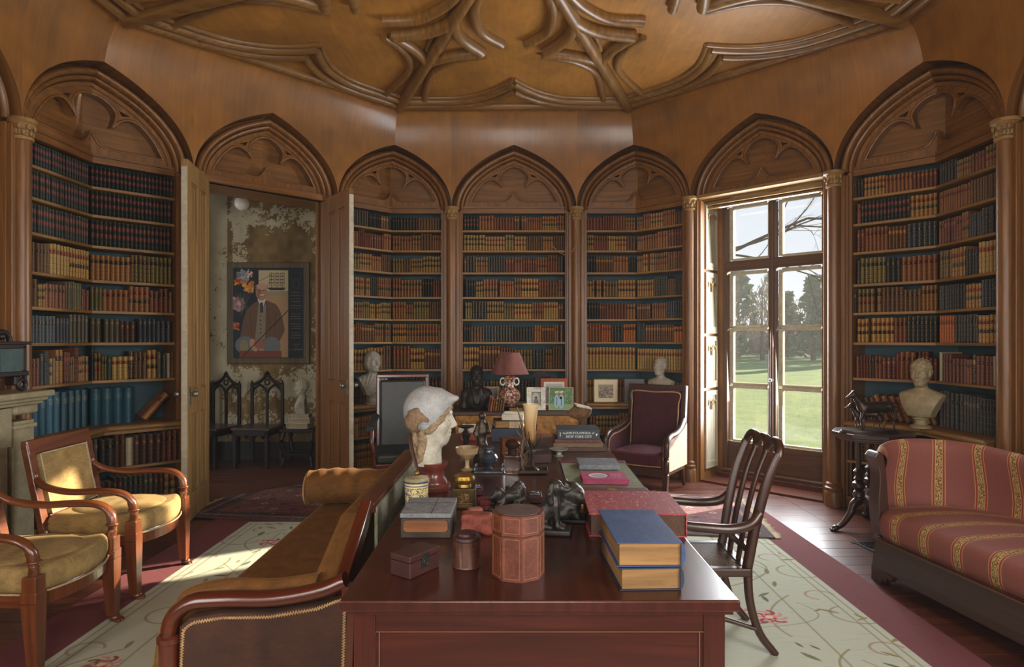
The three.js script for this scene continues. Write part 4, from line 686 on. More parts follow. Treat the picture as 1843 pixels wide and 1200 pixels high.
// ---------------------------------------------------------------- camel settee backed against the table
{
  const o = thing('settee', 'camel velvet settee with mahogany frame backed against the long table', 'settee', [-0.87, 0, -3.0]);
  const zN = -2.05, zF = -4.02;
  addW('seat_cushion', [box(0.6, 0.17, 1.86, -0.93, 0.27, -3.05, 0.06, 4)], M.velvet, o);
  { const g = extrude([[2.12, 0.4], [3.95, 0.4], [3.95, 0.77], [2.5, 0.77], [2.12, 0.63]], 0.05, 0.02, [], 3); g.rotateY(Math.PI / 2); g.translate(-0.675, 0, 0); addW('backrest', [g], M.velvet, o); }
  addW('back_cover', [box(0.012, 0.66, 1.5, -0.545, 0.14, -3.22)], mat('#a9a98e', 0.9, clothTex), o, 'pale grey green cloth on the back');
  const rail = (pts, w, hgt) => limb(new THREE.CatmullRomCurve3(pts.map((p) => V(...p)), false, 'centripetal'), () => [w, hgt], 30, 12);
  addW('top_rail', [box(0.075, 0.045, 1.55, -0.583, 0.775, -3.24, 0.008), bar([-0.583, 0.8, -2.475], [-0.57, 0.64, -2.07], 0.045, 0.075, 0.01)], M.mahogany, o);
  for (const [z, s] of [[zN, 1], [zF, -1]]) {
    addW('arm_rail', [rail([[-0.55, 0.675, z], [-0.62, 0.645, z], [-0.78, 0.615, z], [-0.96, 0.612, z], [-1.06, 0.6, z], [-1.115, 0.555, z], [-1.13, 0.49, z]], 0.034, 0.026)], M.mahogany, o);
    addW('front_post', [lathe([[0.026, 0.06], [0.034, 0.24], [0.034, 0.47], [0.04, 0.475], [0.04, 0.492], [0.03, 0.5]], 16).translate(-1.128, 0, z), T(new THREE.SphereGeometry(0.028, 10, 8), -1.128, 0.037, z)], M.mahogany, o);
    const out = [[-1.09, 0.16], [-0.56, 0.16], [-0.535, 0.63], [-0.62, 0.605], [-0.78, 0.578], [-0.96, 0.575], [-1.05, 0.56], [-1.085, 0.53]];
    const g = extrude(out, 0.03, 0.008); g.translate(0, 0, z - 0.015 + s * 0.004); addW('arm_panel', [g], M.velvetDark, o, 'brown velvet outer arm panel');
    const gl = out.map(([x, y]) => [x + (x < -0.8 ? 0.014 : -0.014), y + (y < 0.3 ? 0.012 : -0.014), z + s * 0.026]); const gc = new THREE.CatmullRomCurve3(gl.map((p) => V(...p)), true, 'catmullrom', 0.1), zz = []; for (let i = 0; i < 420; i++) { const p = gc.getPointAt(i / 420), q = gc.getTangentAt(i / 420); zz.push(p.add(V(-q.y, q.x, 0).multiplyScalar((i % 2 ? 1 : -1) * 0.0055))); } const zg = new THREE.TubeGeometry(new THREE.CatmullRomCurve3(zz, true), 840, 0.0026, 5, true); addW('gimp_trim', [zg], M.gimp, o, 'gold zigzag braid trim');
    addW('back_post', [bar([-0.535, 0.66, z - s * 0.0], [-0.56, 0.036, z], 0.05, 0.05, 0.006)], M.mahogany, o);
  }
  addW('arm_pad', [limb([[-0.66, 0.6, -2.15], [-0.82, 0.575, -2.16], [-1.0, 0.575, -2.16], [-1.12, 0.54, -2.15], [-1.165, 0.46, -2.14], [-1.175, 0.3, -2.14]], (t) => [0.062, t > 0.6 ? 0.045 : 0.06], 26, 14)], M.velvet, o);
  addW('bolster', [limb([[-0.63, 0.55, -3.88], [-0.9, 0.555, -3.88], [-1.1, 0.56, -3.88], [-1.28, 0.545, -3.87]], (t) => (t < 0.02 || t > 0.98 ? 0.085 : 0.105 + 0.004 * Math.sin(t * 40)), 26, 18)], M.velvet, o);
  addW('bolster_piping', [T(new THREE.TorusGeometry(0.098, 0.006, 6, 24), -1.272, 0.545, -3.87, 0, Math.PI / 2, 0)], M.gimp, o);
  addW('seat_rail', [box(0.035, 0.13, 1.95, -1.19, 0.16, -3.04, 0.006), box(0.5, 0.1, 1.8, -0.9, 0.17, -3.04)], M.mahogany, o);
}
// ---------------------------------------------------------------- open armchairs by the fireplace
function pawFoot(x, z, y = 0) { const gs = [T(new THREE.SphereGeometry(0.026, 12, 8), x, y + 0.024, z, 0, 0, 0, [1, 0.85, 1.1])]; for (let i = -1; i <= 1; i++) gs.push(T(new THREE.SphereGeometry(0.012, 8, 6), x + i * 0.016, y + 0.012, z + 0.028 - Math.abs(i) * 0.006, 0, 0, 0, [0.9, 0.9, 1.5])); return gs; }
function fauteuil() {
  const o = thing('open_armchair', '', 'armchair', [0, 0, 0], 0, 'open armchairs by the fireplace');
  const front = (n = 16) => { const p = []; for (let i = 0; i <= n; i++) { const t = i / n * 2 - 1; p.push([t * 0.27, 0.235 + 0.085 * (1 - t * t)]); } return p; };
  const plan = [[-0.235, -0.25], [0.235, -0.25], ...front().reverse()].map(([x, z]) => [x, -z]);
  const rail = extrude(plan.map(([x, y]) => [x * 0.98, y * 0.98]), 0.06, 0.004); rail.rotateX(-Math.PI / 2); rail.translate(0, 0.30, 0); add('seat_rail', rail, M.chairwood, o);
  const up = new THREE.ExtrudeGeometry(shapeOf(plan), { depth: 0.02, bevelEnabled: true, bevelSize: 0.035, bevelThickness: 0.05, bevelSegments: 6, bevelOffset: -0.033, steps: 1 }); up.rotateX(-Math.PI / 2); up.translate(0, 0.40, 0);
  { const p = up.attributes.position; for (let i = 0; i < p.count; i++) if (p.getY(i) > 0.44) { const e = Math.max(0, 1 - (p.getX(i) / 0.27) ** 2) * Math.max(0, 1 - (p.getZ(i) / 0.32) ** 2); p.setY(i, p.getY(i) + 0.0 * e); } }
  const dome = new THREE.SphereGeometry(1, 26, 12, 0, 6.2832, 0, Math.PI / 2); dome.scale(0.235, 0.035, 0.255); dome.translate(0, 0.462, 0.015);
  add('seat', [up, dome], M.tan, o);
  const gl = [...front(20).map(([x, z]) => [x * 1.005, 0.358, z * 1.01])]; add('gimp_trim', [tube(gl, 0.005, 40, 6), tube([[0.27, 0.358, 0.235], [0.24, 0.358, -0.24]], 0.005, 6, 6), tube([[-0.27, 0.358, 0.235], [-0.24, 0.358, -0.24]], 0.005, 6, 6)], M.gimpPale, o, 'pale braided trim');
  for (const s of [-1, 1]) {
    add('front_leg', [tapered([s * 0.272, 0.33, 0.25], [s * 0.272, 0.04, 0.26], 0.066, 0.044), box(0.07, 0.05, 0.07, s * 0.272, 0.33, 0.25, 0.006, 1), box(0.062, 0.07, 0.062, s * 0.272, 0.375, 0.25, 0.006, 1), ...pawFoot(s * 0.272, 0.27)], M.chairwood, o);
    add('arm', [limb([[s * 0.245, 0.675, -0.315], [s * 0.262, 0.63, -0.24], [s * 0.278, 0.607, -0.1], [s * 0.286, 0.612, 0.06], [s * 0.286, 0.605, 0.17], [s * 0.282, 0.57, 0.235], [s * 0.276, 0.5, 0.255], [s * 0.272, 0.435, 0.25]], (t) => [0.021 + 0.009 * Math.sin(Math.PI * Math.min(1, t * 1.1)), 0.018 + (t > 0.75 ? 0.006 : 0)], 34, 12), T(new THREE.TorusGeometry(0.027, 0.005, 6, 14), s * 0.2755, 0.505, 0.254, Math.PI / 2, 0, 0), T(new THREE.SphereGeometry(0.024, 10, 8), s * 0.245, 0.68, -0.315, 0, 0, 0, [0.7, 1.4, 0.7])], M.chairwood, o);
    add('rear_leg', [limb([[s * 0.235, 0.42, -0.265], [s * 0.232, 0.22, -0.27], [s * 0.23, 0.09, -0.33], [s * 0.23, 0.0, -0.41]], (t) => [0.021, 0.03 - 0.009 * t], 14, 8)], M.chairwood, o);
  }
  // raked back
  const back = new THREE.Group(); back.name = 'backrest'; back.position.set(0, 0.40, -0.268); back.rotation.x = -0.2; o.add(back);
  add('back_frame', [box(0.055, 0.5, 0.036, -0.245, -0.02, 0, 0.006, 1), box(0.055, 0.5, 0.036, 0.245, -0.02, 0, 0.006, 1), box(0.4, 0.06, 0.034, 0, 0.0, 0, 0.006, 1), box(0.535, 0.085, 0.04, 0, 0.415, 0, 0.008, 1)], M.chairwood, back);
  add('back_pad', [box(0.405, 0.355, 0.05, 0, 0.06, 0.004, 0.02, 3)], M.tan, back);
  const c = 0.195, y0 = 0.065, y1 = 0.41; add('pad_trim', [tube(new THREE.CatmullRomCurve3([[-c, y0], [0, y0], [c, y0], [c, 0.24], [c, y1], [0, y1], [-c, y1], [-c, 0.24]].map(([x, y]) => V(x, y, 0.027)), true, 'catmullrom', 0.02), 0.005, 60, 6, true)], M.gimpPale, back, 'pale braided trim');
  return o;
}
{
  const a = fauteuil(); a.position.set(-2.40, 0.001, -3.79); a.rotation.y = Math.PI / 2 + 0.02; tag(a, 'tan upholstered open armchair in front of the low shelves by the doors', 'armchair');
  const b = a.clone(); b.name = numbered('open_armchair'); b.position.set(-2.33, 0.001, -2.96); b.rotation.y = Math.PI / 2 - 0.03; b.userData = { ...a.userData, label: 'tan upholstered open armchair in front of the marble mantel pilaster' }; scene.add(b);
}
// ---------------------------------------------------------------- caned elbow chair
{
  const o = thing('cane_chair', 'dark elbow chair with triple arched back and caned seat beside the table', 'chair', [0.95, 0.008, -3.07], -Math.PI / 2);
  const top = 0.93, zb = -0.13, path = (x) => [[x * 0.95, 0.40, zb], [x, 0.6, zb - 0.035], [x * 1.05, 0.8, zb - 0.085], [x * 1.08, top, zb - 0.135]];
  for (const s of [-1, 1]) {
    add('back_post', [limb(path(s * 0.185), () => [0.019, 0.024], 14, 8)], M.darkwood, o);
    add('rear_leg', [limb([[s * 0.18, 0.42, zb], [s * 0.18, 0.25, zb - 0.01], [s * 0.18, 0.1, zb - 0.055], [s * 0.18, 0.0, zb - 0.13]], (t) => [0.018, 0.022 - 0.005 * t], 12, 8)], M.darkwood, o);
    add('front_leg', [tapered([s * 0.2, 0.38, 0.25], [s * 0.2, 0, 0.26], 0.036, 0.024)], M.darkwood, o);
    add('arm', [limb([[s * 0.195, 0.655, zb - 0.05], [s * 0.215, 0.61, zb + 0.0], [s * 0.235, 0.595, zb + 0.1], [s * 0.237, 0.605, zb + 0.24], [s * 0.232, 0.612, zb + 0.36], [s * 0.227, 0.58, zb + 0.395], [s * 0.21, 0.48, zb + 0.365], [s * 0.2, 0.39, zb + 0.37]], (t) => [0.021, 0.024 - 0.005 * t], 30, 10)], M.darkwood, o);
    add('side_stretcher', [limb([[s * 0.185, 0.12, zb - 0.04], [s * 0.195, 0.2, 0.08], [s * 0.2, 0.25, 0.245]], () => 0.011, 10, 7)], M.darkwood, o);
  }
  for (const x of [-0.062, 0.062]) add('back_slat', [limb(path(x), () => [0.018, 0.013], 14, 8)], M.darkwood, o);
  const xs = [-0.2, -0.067, 0.067, 0.2]; for (let i = 0; i < 3; i++) add('crest_arch', [T(new THREE.TorusGeometry(0.0665, 0.021, 8, 16, Math.PI), (xs[i] + xs[i + 1]) / 2, top - 0.012, zb - 0.135, -0.25, 0, 0, [1, 0.95, 1])], M.darkwood, o);
  add('back_rail', [box(0.36, 0.035, 0.02, 0, 0.46, zb - 0.01, 0.005, 1)], M.darkwood, o);
  add('seat_rail', [box(0.045, 0.04, 0.4, -0.185, 0.365, 0.06, 0.008, 2), box(0.045, 0.04, 0.4, 0.185, 0.365, 0.06, 0.008, 2), box(0.41, 0.04, 0.045, 0, 0.365, 0.255, 0.008, 2), box(0.37, 0.04, 0.045, 0, 0.365, -0.125, 0.008, 2)], M.darkwood, o);
  const cane = []; const st = 0.0125; for (let x = -0.165; x <= 0.166; x += st) cane.push(box(0.0052, 0.003, 0.36, x, 0.398, 0.065)); for (let z = -0.11; z <= 0.24; z += st) cane.push(box(0.33, 0.003, 0.0052, 0, 0.3995, z)); 
  for (let q = -0.3; q <= 0.3; q += st * 2) for (const s of [-1, 1]) { const L = 0.46; const x0 = Math.max(-0.165, -0.165 + q), x1 = Math.min(0.165, 0.165 + q); if (x1 - x0 > 0.02) cane.push(T(new THREE.BoxGeometry((x1 - x0) * 1.414, 0.002, 0.004), (x0 + x1) / 2, 0.4015, 0.065 + s * ((x0 + x1) / 2 - q), 0, -s * Math.PI / 4, 0)); }
  const c = add('cane_seat', cane, mat('#6b5844', 0.6, null), o, 'woven cane mesh'); c.userData.kind = 'stuff';
}
// ---------------------------------------------------------------- burgundy armchair by the window
{
  const o = thing('armchair', 'burgundy velvet armchair with gold piping and scrolled arms near the garden window', 'armchair', [1.3, 0.019, -6.14], -0.6);
  add('seat', [box(0.54, 0.14, 0.5, 0, 0.24, 0.03, 0.05, 4), T(new THREE.SphereGeometry(1, 20, 8, 0, 6.2832, 0, 1.57), 0, 0.36, 0.03, 0, 0, 0, [0.24, 0.05, 0.22])], M.burgundy, o);
  add('backrest', [T(new RoundedBoxGeometry(0.5, 0.62, 0.07, 3, 0.03), 0, 0.64, -0.25, -0.12, 0, 0)], M.burgundy, o);
  add('back_frame', [T(box(0.05, 0.74, 0.06, -0.28, -0.37, 0, 0.01), 0, 0.62, -0.265, -0.12), T(box(0.05, 0.74, 0.06, 0.28, -0.37, 0, 0.01), 0, 0.62, -0.265, -0.12), T(box(0.61, 0.06, 0.065, 0, 0.31, 0, 0.012), 0, 0.62, -0.265, -0.12)], M.darkwood, o);
  add('piping', [tube([[-0.24, 0.4, -0.17], [-0.245, 0.7, -0.205], [-0.245, 0.915, -0.235], [0.245, 0.915, -0.235], [0.245, 0.7, -0.205], [0.24, 0.4, -0.17]].flatMap((p, i, l) => i < l.length - 1 ? [p, p.map((v, k) => v * 0.5 + l[i + 1][k] * 0.5)] : [p]), 0.007, 60, 6), tube([[-0.26, 0.27, 0.29], [0, 0.265, 0.3], [0.26, 0.27, 0.29]], 0.007, 12, 6)], M.gimp, o, 'gold braid piping');
  add('seat_rail', [box(0.58, 0.08, 0.56, 0, 0.17, 0.0, 0.01)], M.darkwood, o);
  for (const s of [-1, 1]) {
    const top = [[s * 0.29, 0.66, -0.24], [s * 0.3, 0.59, -0.12], [s * 0.31, 0.555, 0.05], [s * 0.31, 0.545, 0.18], [s * 0.31, 0.5, 0.265], [s * 0.31, 0.4, 0.28], [s * 0.31, 0.2, 0.28]];
    add('arm_frame', [limb(top, () => [0.028, 0.022], 30, 10)], M.darkwood, o);
    const out = [[-0.25, 0.22], [0.26, 0.22], [0.26, 0.47], [0.2, 0.52], [0.05, 0.535], [-0.12, 0.57], [-0.25, 0.64]];
    const a = extrude(out, 0.03, 0.006); a.rotateY(-Math.PI / 2); add('arm_pad', [a.clone().translate(s * 0.285 + 0.006, 0, 0)], M.burgundy, o); add('arm_side', [extrude(out.map(([x, y]) => [x * 0.98, y * 0.98 + 0.005]), 0.012, 0.003).rotateY(-Math.PI / 2).translate(s * 0.315 + 0.006, 0, 0)], M.pinkcloth, o, 'pale pink cloth outer arm panel');
    add('arm_piping', [tube(top.map((p) => [p[0] - s * 0.035, p[1] - 0.03, p[2] - 0.012]), 0.006, 30, 6)], M.gimp, o);
    add('front_leg', [tapered([s * 0.3, 0.24, 0.27], [s * 0.3, 0, 0.28], 0.055, 0.035)], M.darkwood, o); add('rear_leg', [limb([[s * 0.27, 0.25, -0.24], [s * 0.27, 0.1, -0.26], [s * 0.27, 0, -0.31]], (t) => 0.026 - 0.008 * t, 8, 8)], M.darkwood, o);
  }
}
// ---------------------------------------------------------------- black leather desk chair at the far side of the table
{
  const o = thing('leather_chair', 'black leather armchair with mahogany frame before the veiled bust', 'armchair', [-0.98, 0.019, -5.58], 0.22);
  add('backrest', [T(new RoundedBoxGeometry(0.42, 0.62, 0.06, 3, 0.025), 0, 0.76, -0.27, -0.1, 0, 0)], M.blackleather, o);
  add('back_frame', [T(box(0.035, 0.72, 0.05, -0.225, -0.36, 0, 0.01), 0, 0.76, -0.285, -0.1), T(box(0.035, 0.72, 0.05, 0.225, -0.36, 0, 0.01), 0, 0.76, -0.285, -0.1), T(box(0.485, 0.04, 0.055, 0, 0.325, 0, 0.012), 0, 0.76, -0.285, -0.1)], M.mahogany, o);
  add('seat', [box(0.5, 0.1, 0.5, 0, 0.38, 0.0, 0.04, 3)], M.blackleather, o); add('seat_rail', [box(0.5, 0.08, 0.5, 0, 0.31, 0, 0.01)], M.mahogany, o);
  for (const s of [-1, 1]) {
    add('arm_pad', [limb([[s * 0.25, 0.74, -0.24], [s * 0.28, 0.7, -0.05], [s * 0.29, 0.675, 0.16]], (t) => [0.04, 0.026], 12, 10)], M.blackleather, o);
    add('arm_support', [limb([[s * 0.285, 0.66, 0.15], [s * 0.28, 0.55, 0.19], [s * 0.26, 0.45, 0.17], [s * 0.25, 0.36, 0.2]], (t) => 0.024 - 0.006 * Math.sin(t * 3), 12, 8)], M.mahogany, o);
    add('leg', [tapered([s * 0.23, 0.34, 0.22], [s * 0.23, 0, 0.23], 0.05, 0.032)], M.mahogany, o); add('leg', [tapered([s * 0.21, 0.4, -0.23], [s * 0.21, 0, -0.27], 0.045, 0.032)], M.mahogany, o);
  }
}
// ---------------------------------------------------------------- striped sofa
{
  const stripes = canvasTex(512, 256, (g, w, h) => { // one repeat of 0.24 m
    const r = mulberry(41); g.fillStyle = '#8c534a'; g.fillRect(0, 0, w, h); for (let i = 0; i < 1500; i++) { g.fillStyle = `rgba(${r() > 0.5 ? '168,112,98' : '118,60,54'},0.3)`; g.fillRect(r() * w, r() * h, 1 + r() * 3, 2 + r() * 8); }
    const b = (x0, x1, c) => { g.fillStyle = c; g.fillRect(x0, 0, x1 - x0, h); };
    b(150, 160, '#c09a62'); b(160, 186, '#9c3f30'); b(186, 194, '#cdb27c'); b(194, 272, '#6b5a38'); b(272, 280, '#cdb27c'); b(280, 306, '#9c3f30'); b(306, 316, '#c09a62');
    for (let i = 0; i < 330; i++) { g.fillStyle = ['#c4a560', '#a98f50', '#7a3a2a', '#d0b87c'][i % 4]; g.beginPath(); g.ellipse(198 + r() * 70, r() * h, 2 + r() * 5, 2 + r() * 6, r() * 3, 0, 7); g.fill(); }
  }, [1 / 0.215, 1 / 0.215]);
  const sm = mat('#ffffff', 0.75, stripes, { metre: false, phys: true, sheen: 0.4, sheenRoughness: 0.4, sheenColor: new THREE.Color('#d0a090') });
  const o = thing('striped_sofa', 'red and gold striped sofa with curved back and dark wood base', 'sofa', [2.6, 0, -3.1], 0);
  const plan = new THREE.CatmullRomCurve3([[2.285, -3.85], [2.36, -3.97], [2.5, -4.04], [2.68, -4.02], [2.83, -3.89], [2.92, -3.55], [2.96, -3.0], [2.97, -2.5], [2.98, -2.1]].map(([x, z]) => V(x, 0, z)), false, 'centripetal');
  const len = plan.getLength(), N = 90, prof = spline2([[0.0, 0.3], [0.028, 0.5], [0.004, 0.66], [-0.012, 0.74], [-0.004, 0.782], [0.018, 0.8], [0.038, 0.783], [0.045, 0.7], [0.042, 0.4], [0.04, 0.22]], 3); // [outwards, up]
  const pos = [], uv = [], idx = []; const arcs = [0]; for (let j = 1; j < prof.length; j++) arcs.push(arcs[j - 1] + Math.hypot(prof[j][0] - prof[j - 1][0], prof[j][1] - prof[j - 1][1]));
  for (let i = 0; i <= N; i++) { const t = i / N, p = plan.getPointAt(t), tg = plan.getTangentAt(t), out = V(-tg.z, 0, tg.x).multiplyScalar(-1); const lift = 0.022 * Math.sin(Math.min(1, t * 2.5) * Math.PI) - (t > 0.55 ? (t - 0.55) * 0.16 : 0) - 0.04 * Math.max(0, 1 - t / 0.16) ** 2; prof.forEach(([q, y], j) => { const k = y > 0.5 ? (y - 0.5) / 0.3 : 0; pos.push(p.x - out.x * -q, y + lift * k, p.z - out.z * -q); uv.push(t * len, arcs[j]); }); }
  for (let i = 0; i < N; i++) for (let j = 0; j < prof.length - 1; j++) { const a = i * prof.length + j, b = a + prof.length; idx.push(a, b, a + 1, a + 1, b, b + 1); }
  const g = new THREE.BufferGeometry(); g.setAttribute('position', new THREE.Float32BufferAttribute(pos, 3)); g.setAttribute('uv', new THREE.Float32BufferAttribute(uv, 2)); g.setIndex(idx); g.computeVertexNormals(); addW('backrest', g, sm, o);
  // seat with a rounded front, stripes running front to back
  const sp = spline2([[0.0, 0.26], [-0.015, 0.3], [-0.018, 0.37], [0.0, 0.412], [0.05, 0.433], [0.25, 0.448], [0.45, 0.445], [0.68, 0.42]], 3), al = [0]; for (let j = 1; j < sp.length; j++) al.push(al[j - 1] + Math.hypot(sp[j][0] - sp[j - 1][0], sp[j][1] - sp[j - 1][1]));
  const sg = grid(50, sp.length - 1, (a, b) => { const j = Math.round(b * (sp.length - 1)), z = -3.92 + a * 1.85, xf = 2.235 + (z + 3.74) * 0.15, endk = Math.min(1, a * 12); return [xf + sp[j][0] + (1 - endk) * 0.08, 0.26 + (sp[j][1] - 0.26) * (0.86 + 0.14 * endk), z]; });
  { const u = sg.attributes.uv; for (let i = 0; i < u.count; i++) { const j = Math.round(u.getY(i) * (sp.length - 1)); u.setXY(i, u.getX(i) * 1.85 + 0.06, al[j]); } } addW('seat', sg, sm, o);
  const zA = -3.8, zE = -2.05, xa = 2.2, xe = 2.44;
  addW('base', [bar([xa, 0.17, zA], [xe, 0.17, zE], 0.03, 0.19), box(0.7, 0.19, 0.03, 2.58, 0.075, -3.82), box(0.55, 0.17, 1.8, 2.65, 0.085, -2.98)], M.darkwood, o);
  addW('base_bead', [bar([xa - 0.016, 0.262, zA], [xe - 0.016, 0.262, zE], 0.008, 0.008), bar([xa - 0.016, 0.1, zA], [xe - 0.016, 0.1, zE], 0.008, 0.008)], M.chairwood, o);
  const foot = extrude([[0, 0.09], [0.2, 0.09], [0.17, 0.055], [0.15, 0.07], [0.12, 0.03], [0.1, 0.045], [0.07, 0], [0, 0]], 0.03, 0.003); addW('bracket_foot', [foot.clone().rotateY(-Math.PI / 2).translate(xa + 0.015, 0, zA)], M.darkwood, o); addW('bracket_foot', [foot.clone().translate(xa - 0.01, 0, zA - 0.03)], M.darkwood, o);
  const s = 292.2, k = (l) => l.map(([x, y]) => [(x - 925) / s, 1.46 - (y - 612) / s]);
  const scr = extrude(spline2(k([[1565, 820], [1573, 811], [1583, 817], [1588, 855], [1590, 885], [1592, 910], [1598, 938], [1609, 957], [1622, 967], [1628, 978], [1622, 988], [1608, 986], [1592, 978], [1582, 966], [1576, 942], [1573, 920], [1573, 892], [1575, 862], [1573, 838], [1565, 820]]), 4).slice(0, -1), 0.09, 0.008); scr.translate(0, 0, -3.9); addW('arm_scroll', [scr], M.darkwood, o, 'curved dark wood arm front ending in a scroll');
  addW('bolster_end', [T(new THREE.CylinderGeometry(0.035, 0.035, 0.06, 14).rotateX(Math.PI / 2), (1632 - 925) / s, 1.46 - (974 - 612) / s, -3.82)], M.blackwood, o);
}
// ---------------------------------------------------------------- carved stand under the bronze horses
{
  const o = thing('carved_stand', 'carved three legged stand with octagonal top behind the striped sofa', 'table', [2.79, 0, -4.85], 0.2);
  const oct = (r, c) => { const l = []; for (let i = 0; i < 8; i++) { const a = (i + 0.5) / 8 * Math.PI * 2; l.push([Math.cos(a) * r * c, Math.sin(a) * r]); } return l; };
  const lay = (r, y, h) => { const g = extrude(oct(r, 1), h, 0.004); g.rotateX(-Math.PI / 2); g.translate(0, y, 0); return g; };
  add('top', [lay(0.275, 0.705, 0.02), lay(0.3, 0.725, 0.022), lay(0.25, 0.69, 0.016)], M.darkwood, o);
  const bal0 = [[0.02, 0.24], [0.035, 0.26], [0.03, 0.29], [0.022, 0.3], [0.036, 0.33], [0.034, 0.36], [0.02, 0.375], [0.028, 0.39], [0.018, 0.41], [0.026, 0.43], [0.03, 0.45], [0.016, 0.47], [0.014, 0.66], [0.02, 0.69]], bal = bal0.map(([r, y]) => [r * 1.3, y]);
  for (let i = 0; i < 3; i++) {
    const a = i / 3 * 6.283 + 2.6, x = Math.sin(a) * 0.13, z = Math.cos(a) * 0.13, X = Math.sin(a), Z = Math.cos(a);
    add('baluster', [lathe(bal, 14).translate(x, 0, z), T(new THREE.SphereGeometry(0.04, 10, 8), x, 0.23, z, 0, 0, 0, [0.9, 1.2, 0.9])], M.darkwood, o);
    add('leg', [limb([[X * 0.1, 0.24, Z * 0.1], [X * 0.17, 0.2, Z * 0.17], [X * 0.2, 0.13, Z * 0.2], [X * 0.27, 0.05, Z * 0.27], [X * 0.33, 0.018, Z * 0.33]], (t) => 0.036 - 0.018 * t, 16, 8), ...pawFoot(0, 0).map((g) => T(g, X * 0.33, 0, Z * 0.33, 0, a, 0))], M.darkwood, o);
  }
  add('hub', [lathe([[0.001, 0.17], [0.1, 0.18], [0.13, 0.21], [0.12, 0.24], [0.06, 0.26], [0.05, 0.3], [0.001, 0.31]], 16)], M.darkwood, o);
}
// ---------------------------------------------------------------- marble mantel
{
  const o = thing('marble_mantel', 'veined cream marble fireplace mantel with pilaster and moulded shelf', 'fireplace', [-3.2, 0, -3.5]);
  const sh = (x1, y, h, za, zb) => box(x1 + 3.33, h, zb - za, (x1 - 3.33) / 2, y, (za + zb) / 2, 0.012, 3);
  addW('mantel_shelf', [sh(-3.02, 1.095, 0.042, -4.12, -2.9), sh(-3.05, 1.07, 0.025, -4.1, -2.93), sh(-3.07, 1.05, 0.02, -4.08, -2.96)], M.mantel, o);
  for (const z of [-3.97, -3.1]) { addW('pilaster', [box(0.2, 0.95, 0.16, -3.21, 0, z), box(0.23, 0.03, 0.19, -3.21, 0.9, z, 0.008), box(0.24, 0.06, 0.2, -3.21, 0.99, z, 0.02, 3), box(0.24, 0.14, 0.2, -3.21, 0, z, 0.008)], M.mantel, o); }
  addW('frieze', [box(0.18, 0.24, 0.7, -3.2, 0.8, -3.52), box(0.16, 0.8, 0.12, -3.2, 0, -3.79), box(0.16, 0.8, 0.12, -3.2, 0, -3.25), box(0.19, 0.02, 0.66, -3.2, 0.84, -3.52), box(0.19, 0.02, 0.66, -3.2, 0.98, -3.52)], M.mantel, o);
  addW('firebox', [box(0.05, 0.8, 0.44, -3.28, 0, -3.52)], M.iron, o);
}
{ const w = struct('trim_' + (++trimN)); for (const s of [-1, 1]) for (let i = 0; i < 3; i++) add('panel', [box(0.03, 2.9, 0.4, s * (P2 + 0.12), 0, -4.0 + i * 0.46, 0.01)], M.oak, w); add('latch', [box(0.03, 0.1, 0.025, P2 + 0.07, 1.36, -4.02, 0.006), T(new THREE.SphereGeometry(0.018, 10, 8), P2 + 0.045, 1.4, -4.02)], M.gold, w); }
{
  const o = thing('mantel_clock', 'dark carved bracket clock on the marble mantel shelf', 'clock', [-3.14, 1.137, -3.83]);
  add('case', [box(0.14, 0.03, 0.26, 0, 0.1, 0, 0.006), box(0.13, 0.16, 0.03, 0, 0.13, -0.1, 0.005), box(0.13, 0.16, 0.03, 0, 0.13, 0.1, 0.005), box(0.13, 0.03, 0.23, 0, 0.27, 0, 0.006), box(0.1, 0.15, 0.2, -0.02, 0.13, 0), box(0.16, 0.02, 0.28, 0, 0.295, 0, 0.006)], M.blackwood, o);
  add('glass', [box(0.004, 0.14, 0.17, 0.06, 0.13, 0)], mat('#5c7478', 0.12, stoneTex), o, 'bluish reflecting clock glass');
  for (const s of [-1, 1]) add('scroll_foot', [T(new THREE.TorusGeometry(0.03, 0.014, 8, 16), 0.03, 0.044, s * 0.12, 0, Math.PI / 2, 0), T(new THREE.TorusGeometry(0.045, 0.012, 8, 12, 2.2), 0.03, 0.075, s * 0.1, 0, Math.PI / 2, 0), box(0.07, 0.06, 0.05, 0, 0.04, s * 0.085, 0.01)], M.blackwood, o);
  add('crest', [T(new THREE.TorusGeometry(0.06, 0.016, 8, 16, Math.PI), 0, 0.315, 0, 0, Math.PI / 2, 0), T(new THREE.SphereGeometry(0.022, 10, 8), 0, 0.345, 0)], M.blackwood, o);
}
// ---------------------------------------------------------------- carved chest-table under the lamp
{
  const o = thing('carved_table', 'old side table with ochre carved front under the lamp', 'table', [0.03, 0, -6.45]);
  addW('top', [box(1.3, 0.03, 0.56, 0.03, 0.715, -6.47, 0.006)], mat('#6a5247', 0.55, woodTex), o);
  const f = grid(110, 44, (u, v) => { const x = -0.58 + u * 1.22, y = 0.12 + v * 0.59, n = Math.abs(noise3(x * 13, y * 13, 2)) * 0.5 + Math.abs(noise3(x * 27 + 4, y * 27, 7)) * 0.3; return [x, y, -6.225 + 0.035 * (1 - n * 1.6)]; });
  f.userData.grain = 0; addW('carved_front', [f], mat('#dba256', 0.6, leatherTex), o, 'deeply carved ochre front panel');
  addW('carcass', [box(1.22, 0.6, 0.45, 0.03, 0.11, -6.46)], M.darkwood, o);
  for (const x of [-0.55, 0.61]) for (const z of [-6.24, -6.66]) addW('foot', [lathe([[0.035, 0], [0.045, 0.04], [0.03, 0.08], [0.04, 0.12]], 12).translate(x, 0, z)], M.darkwood, o);
}
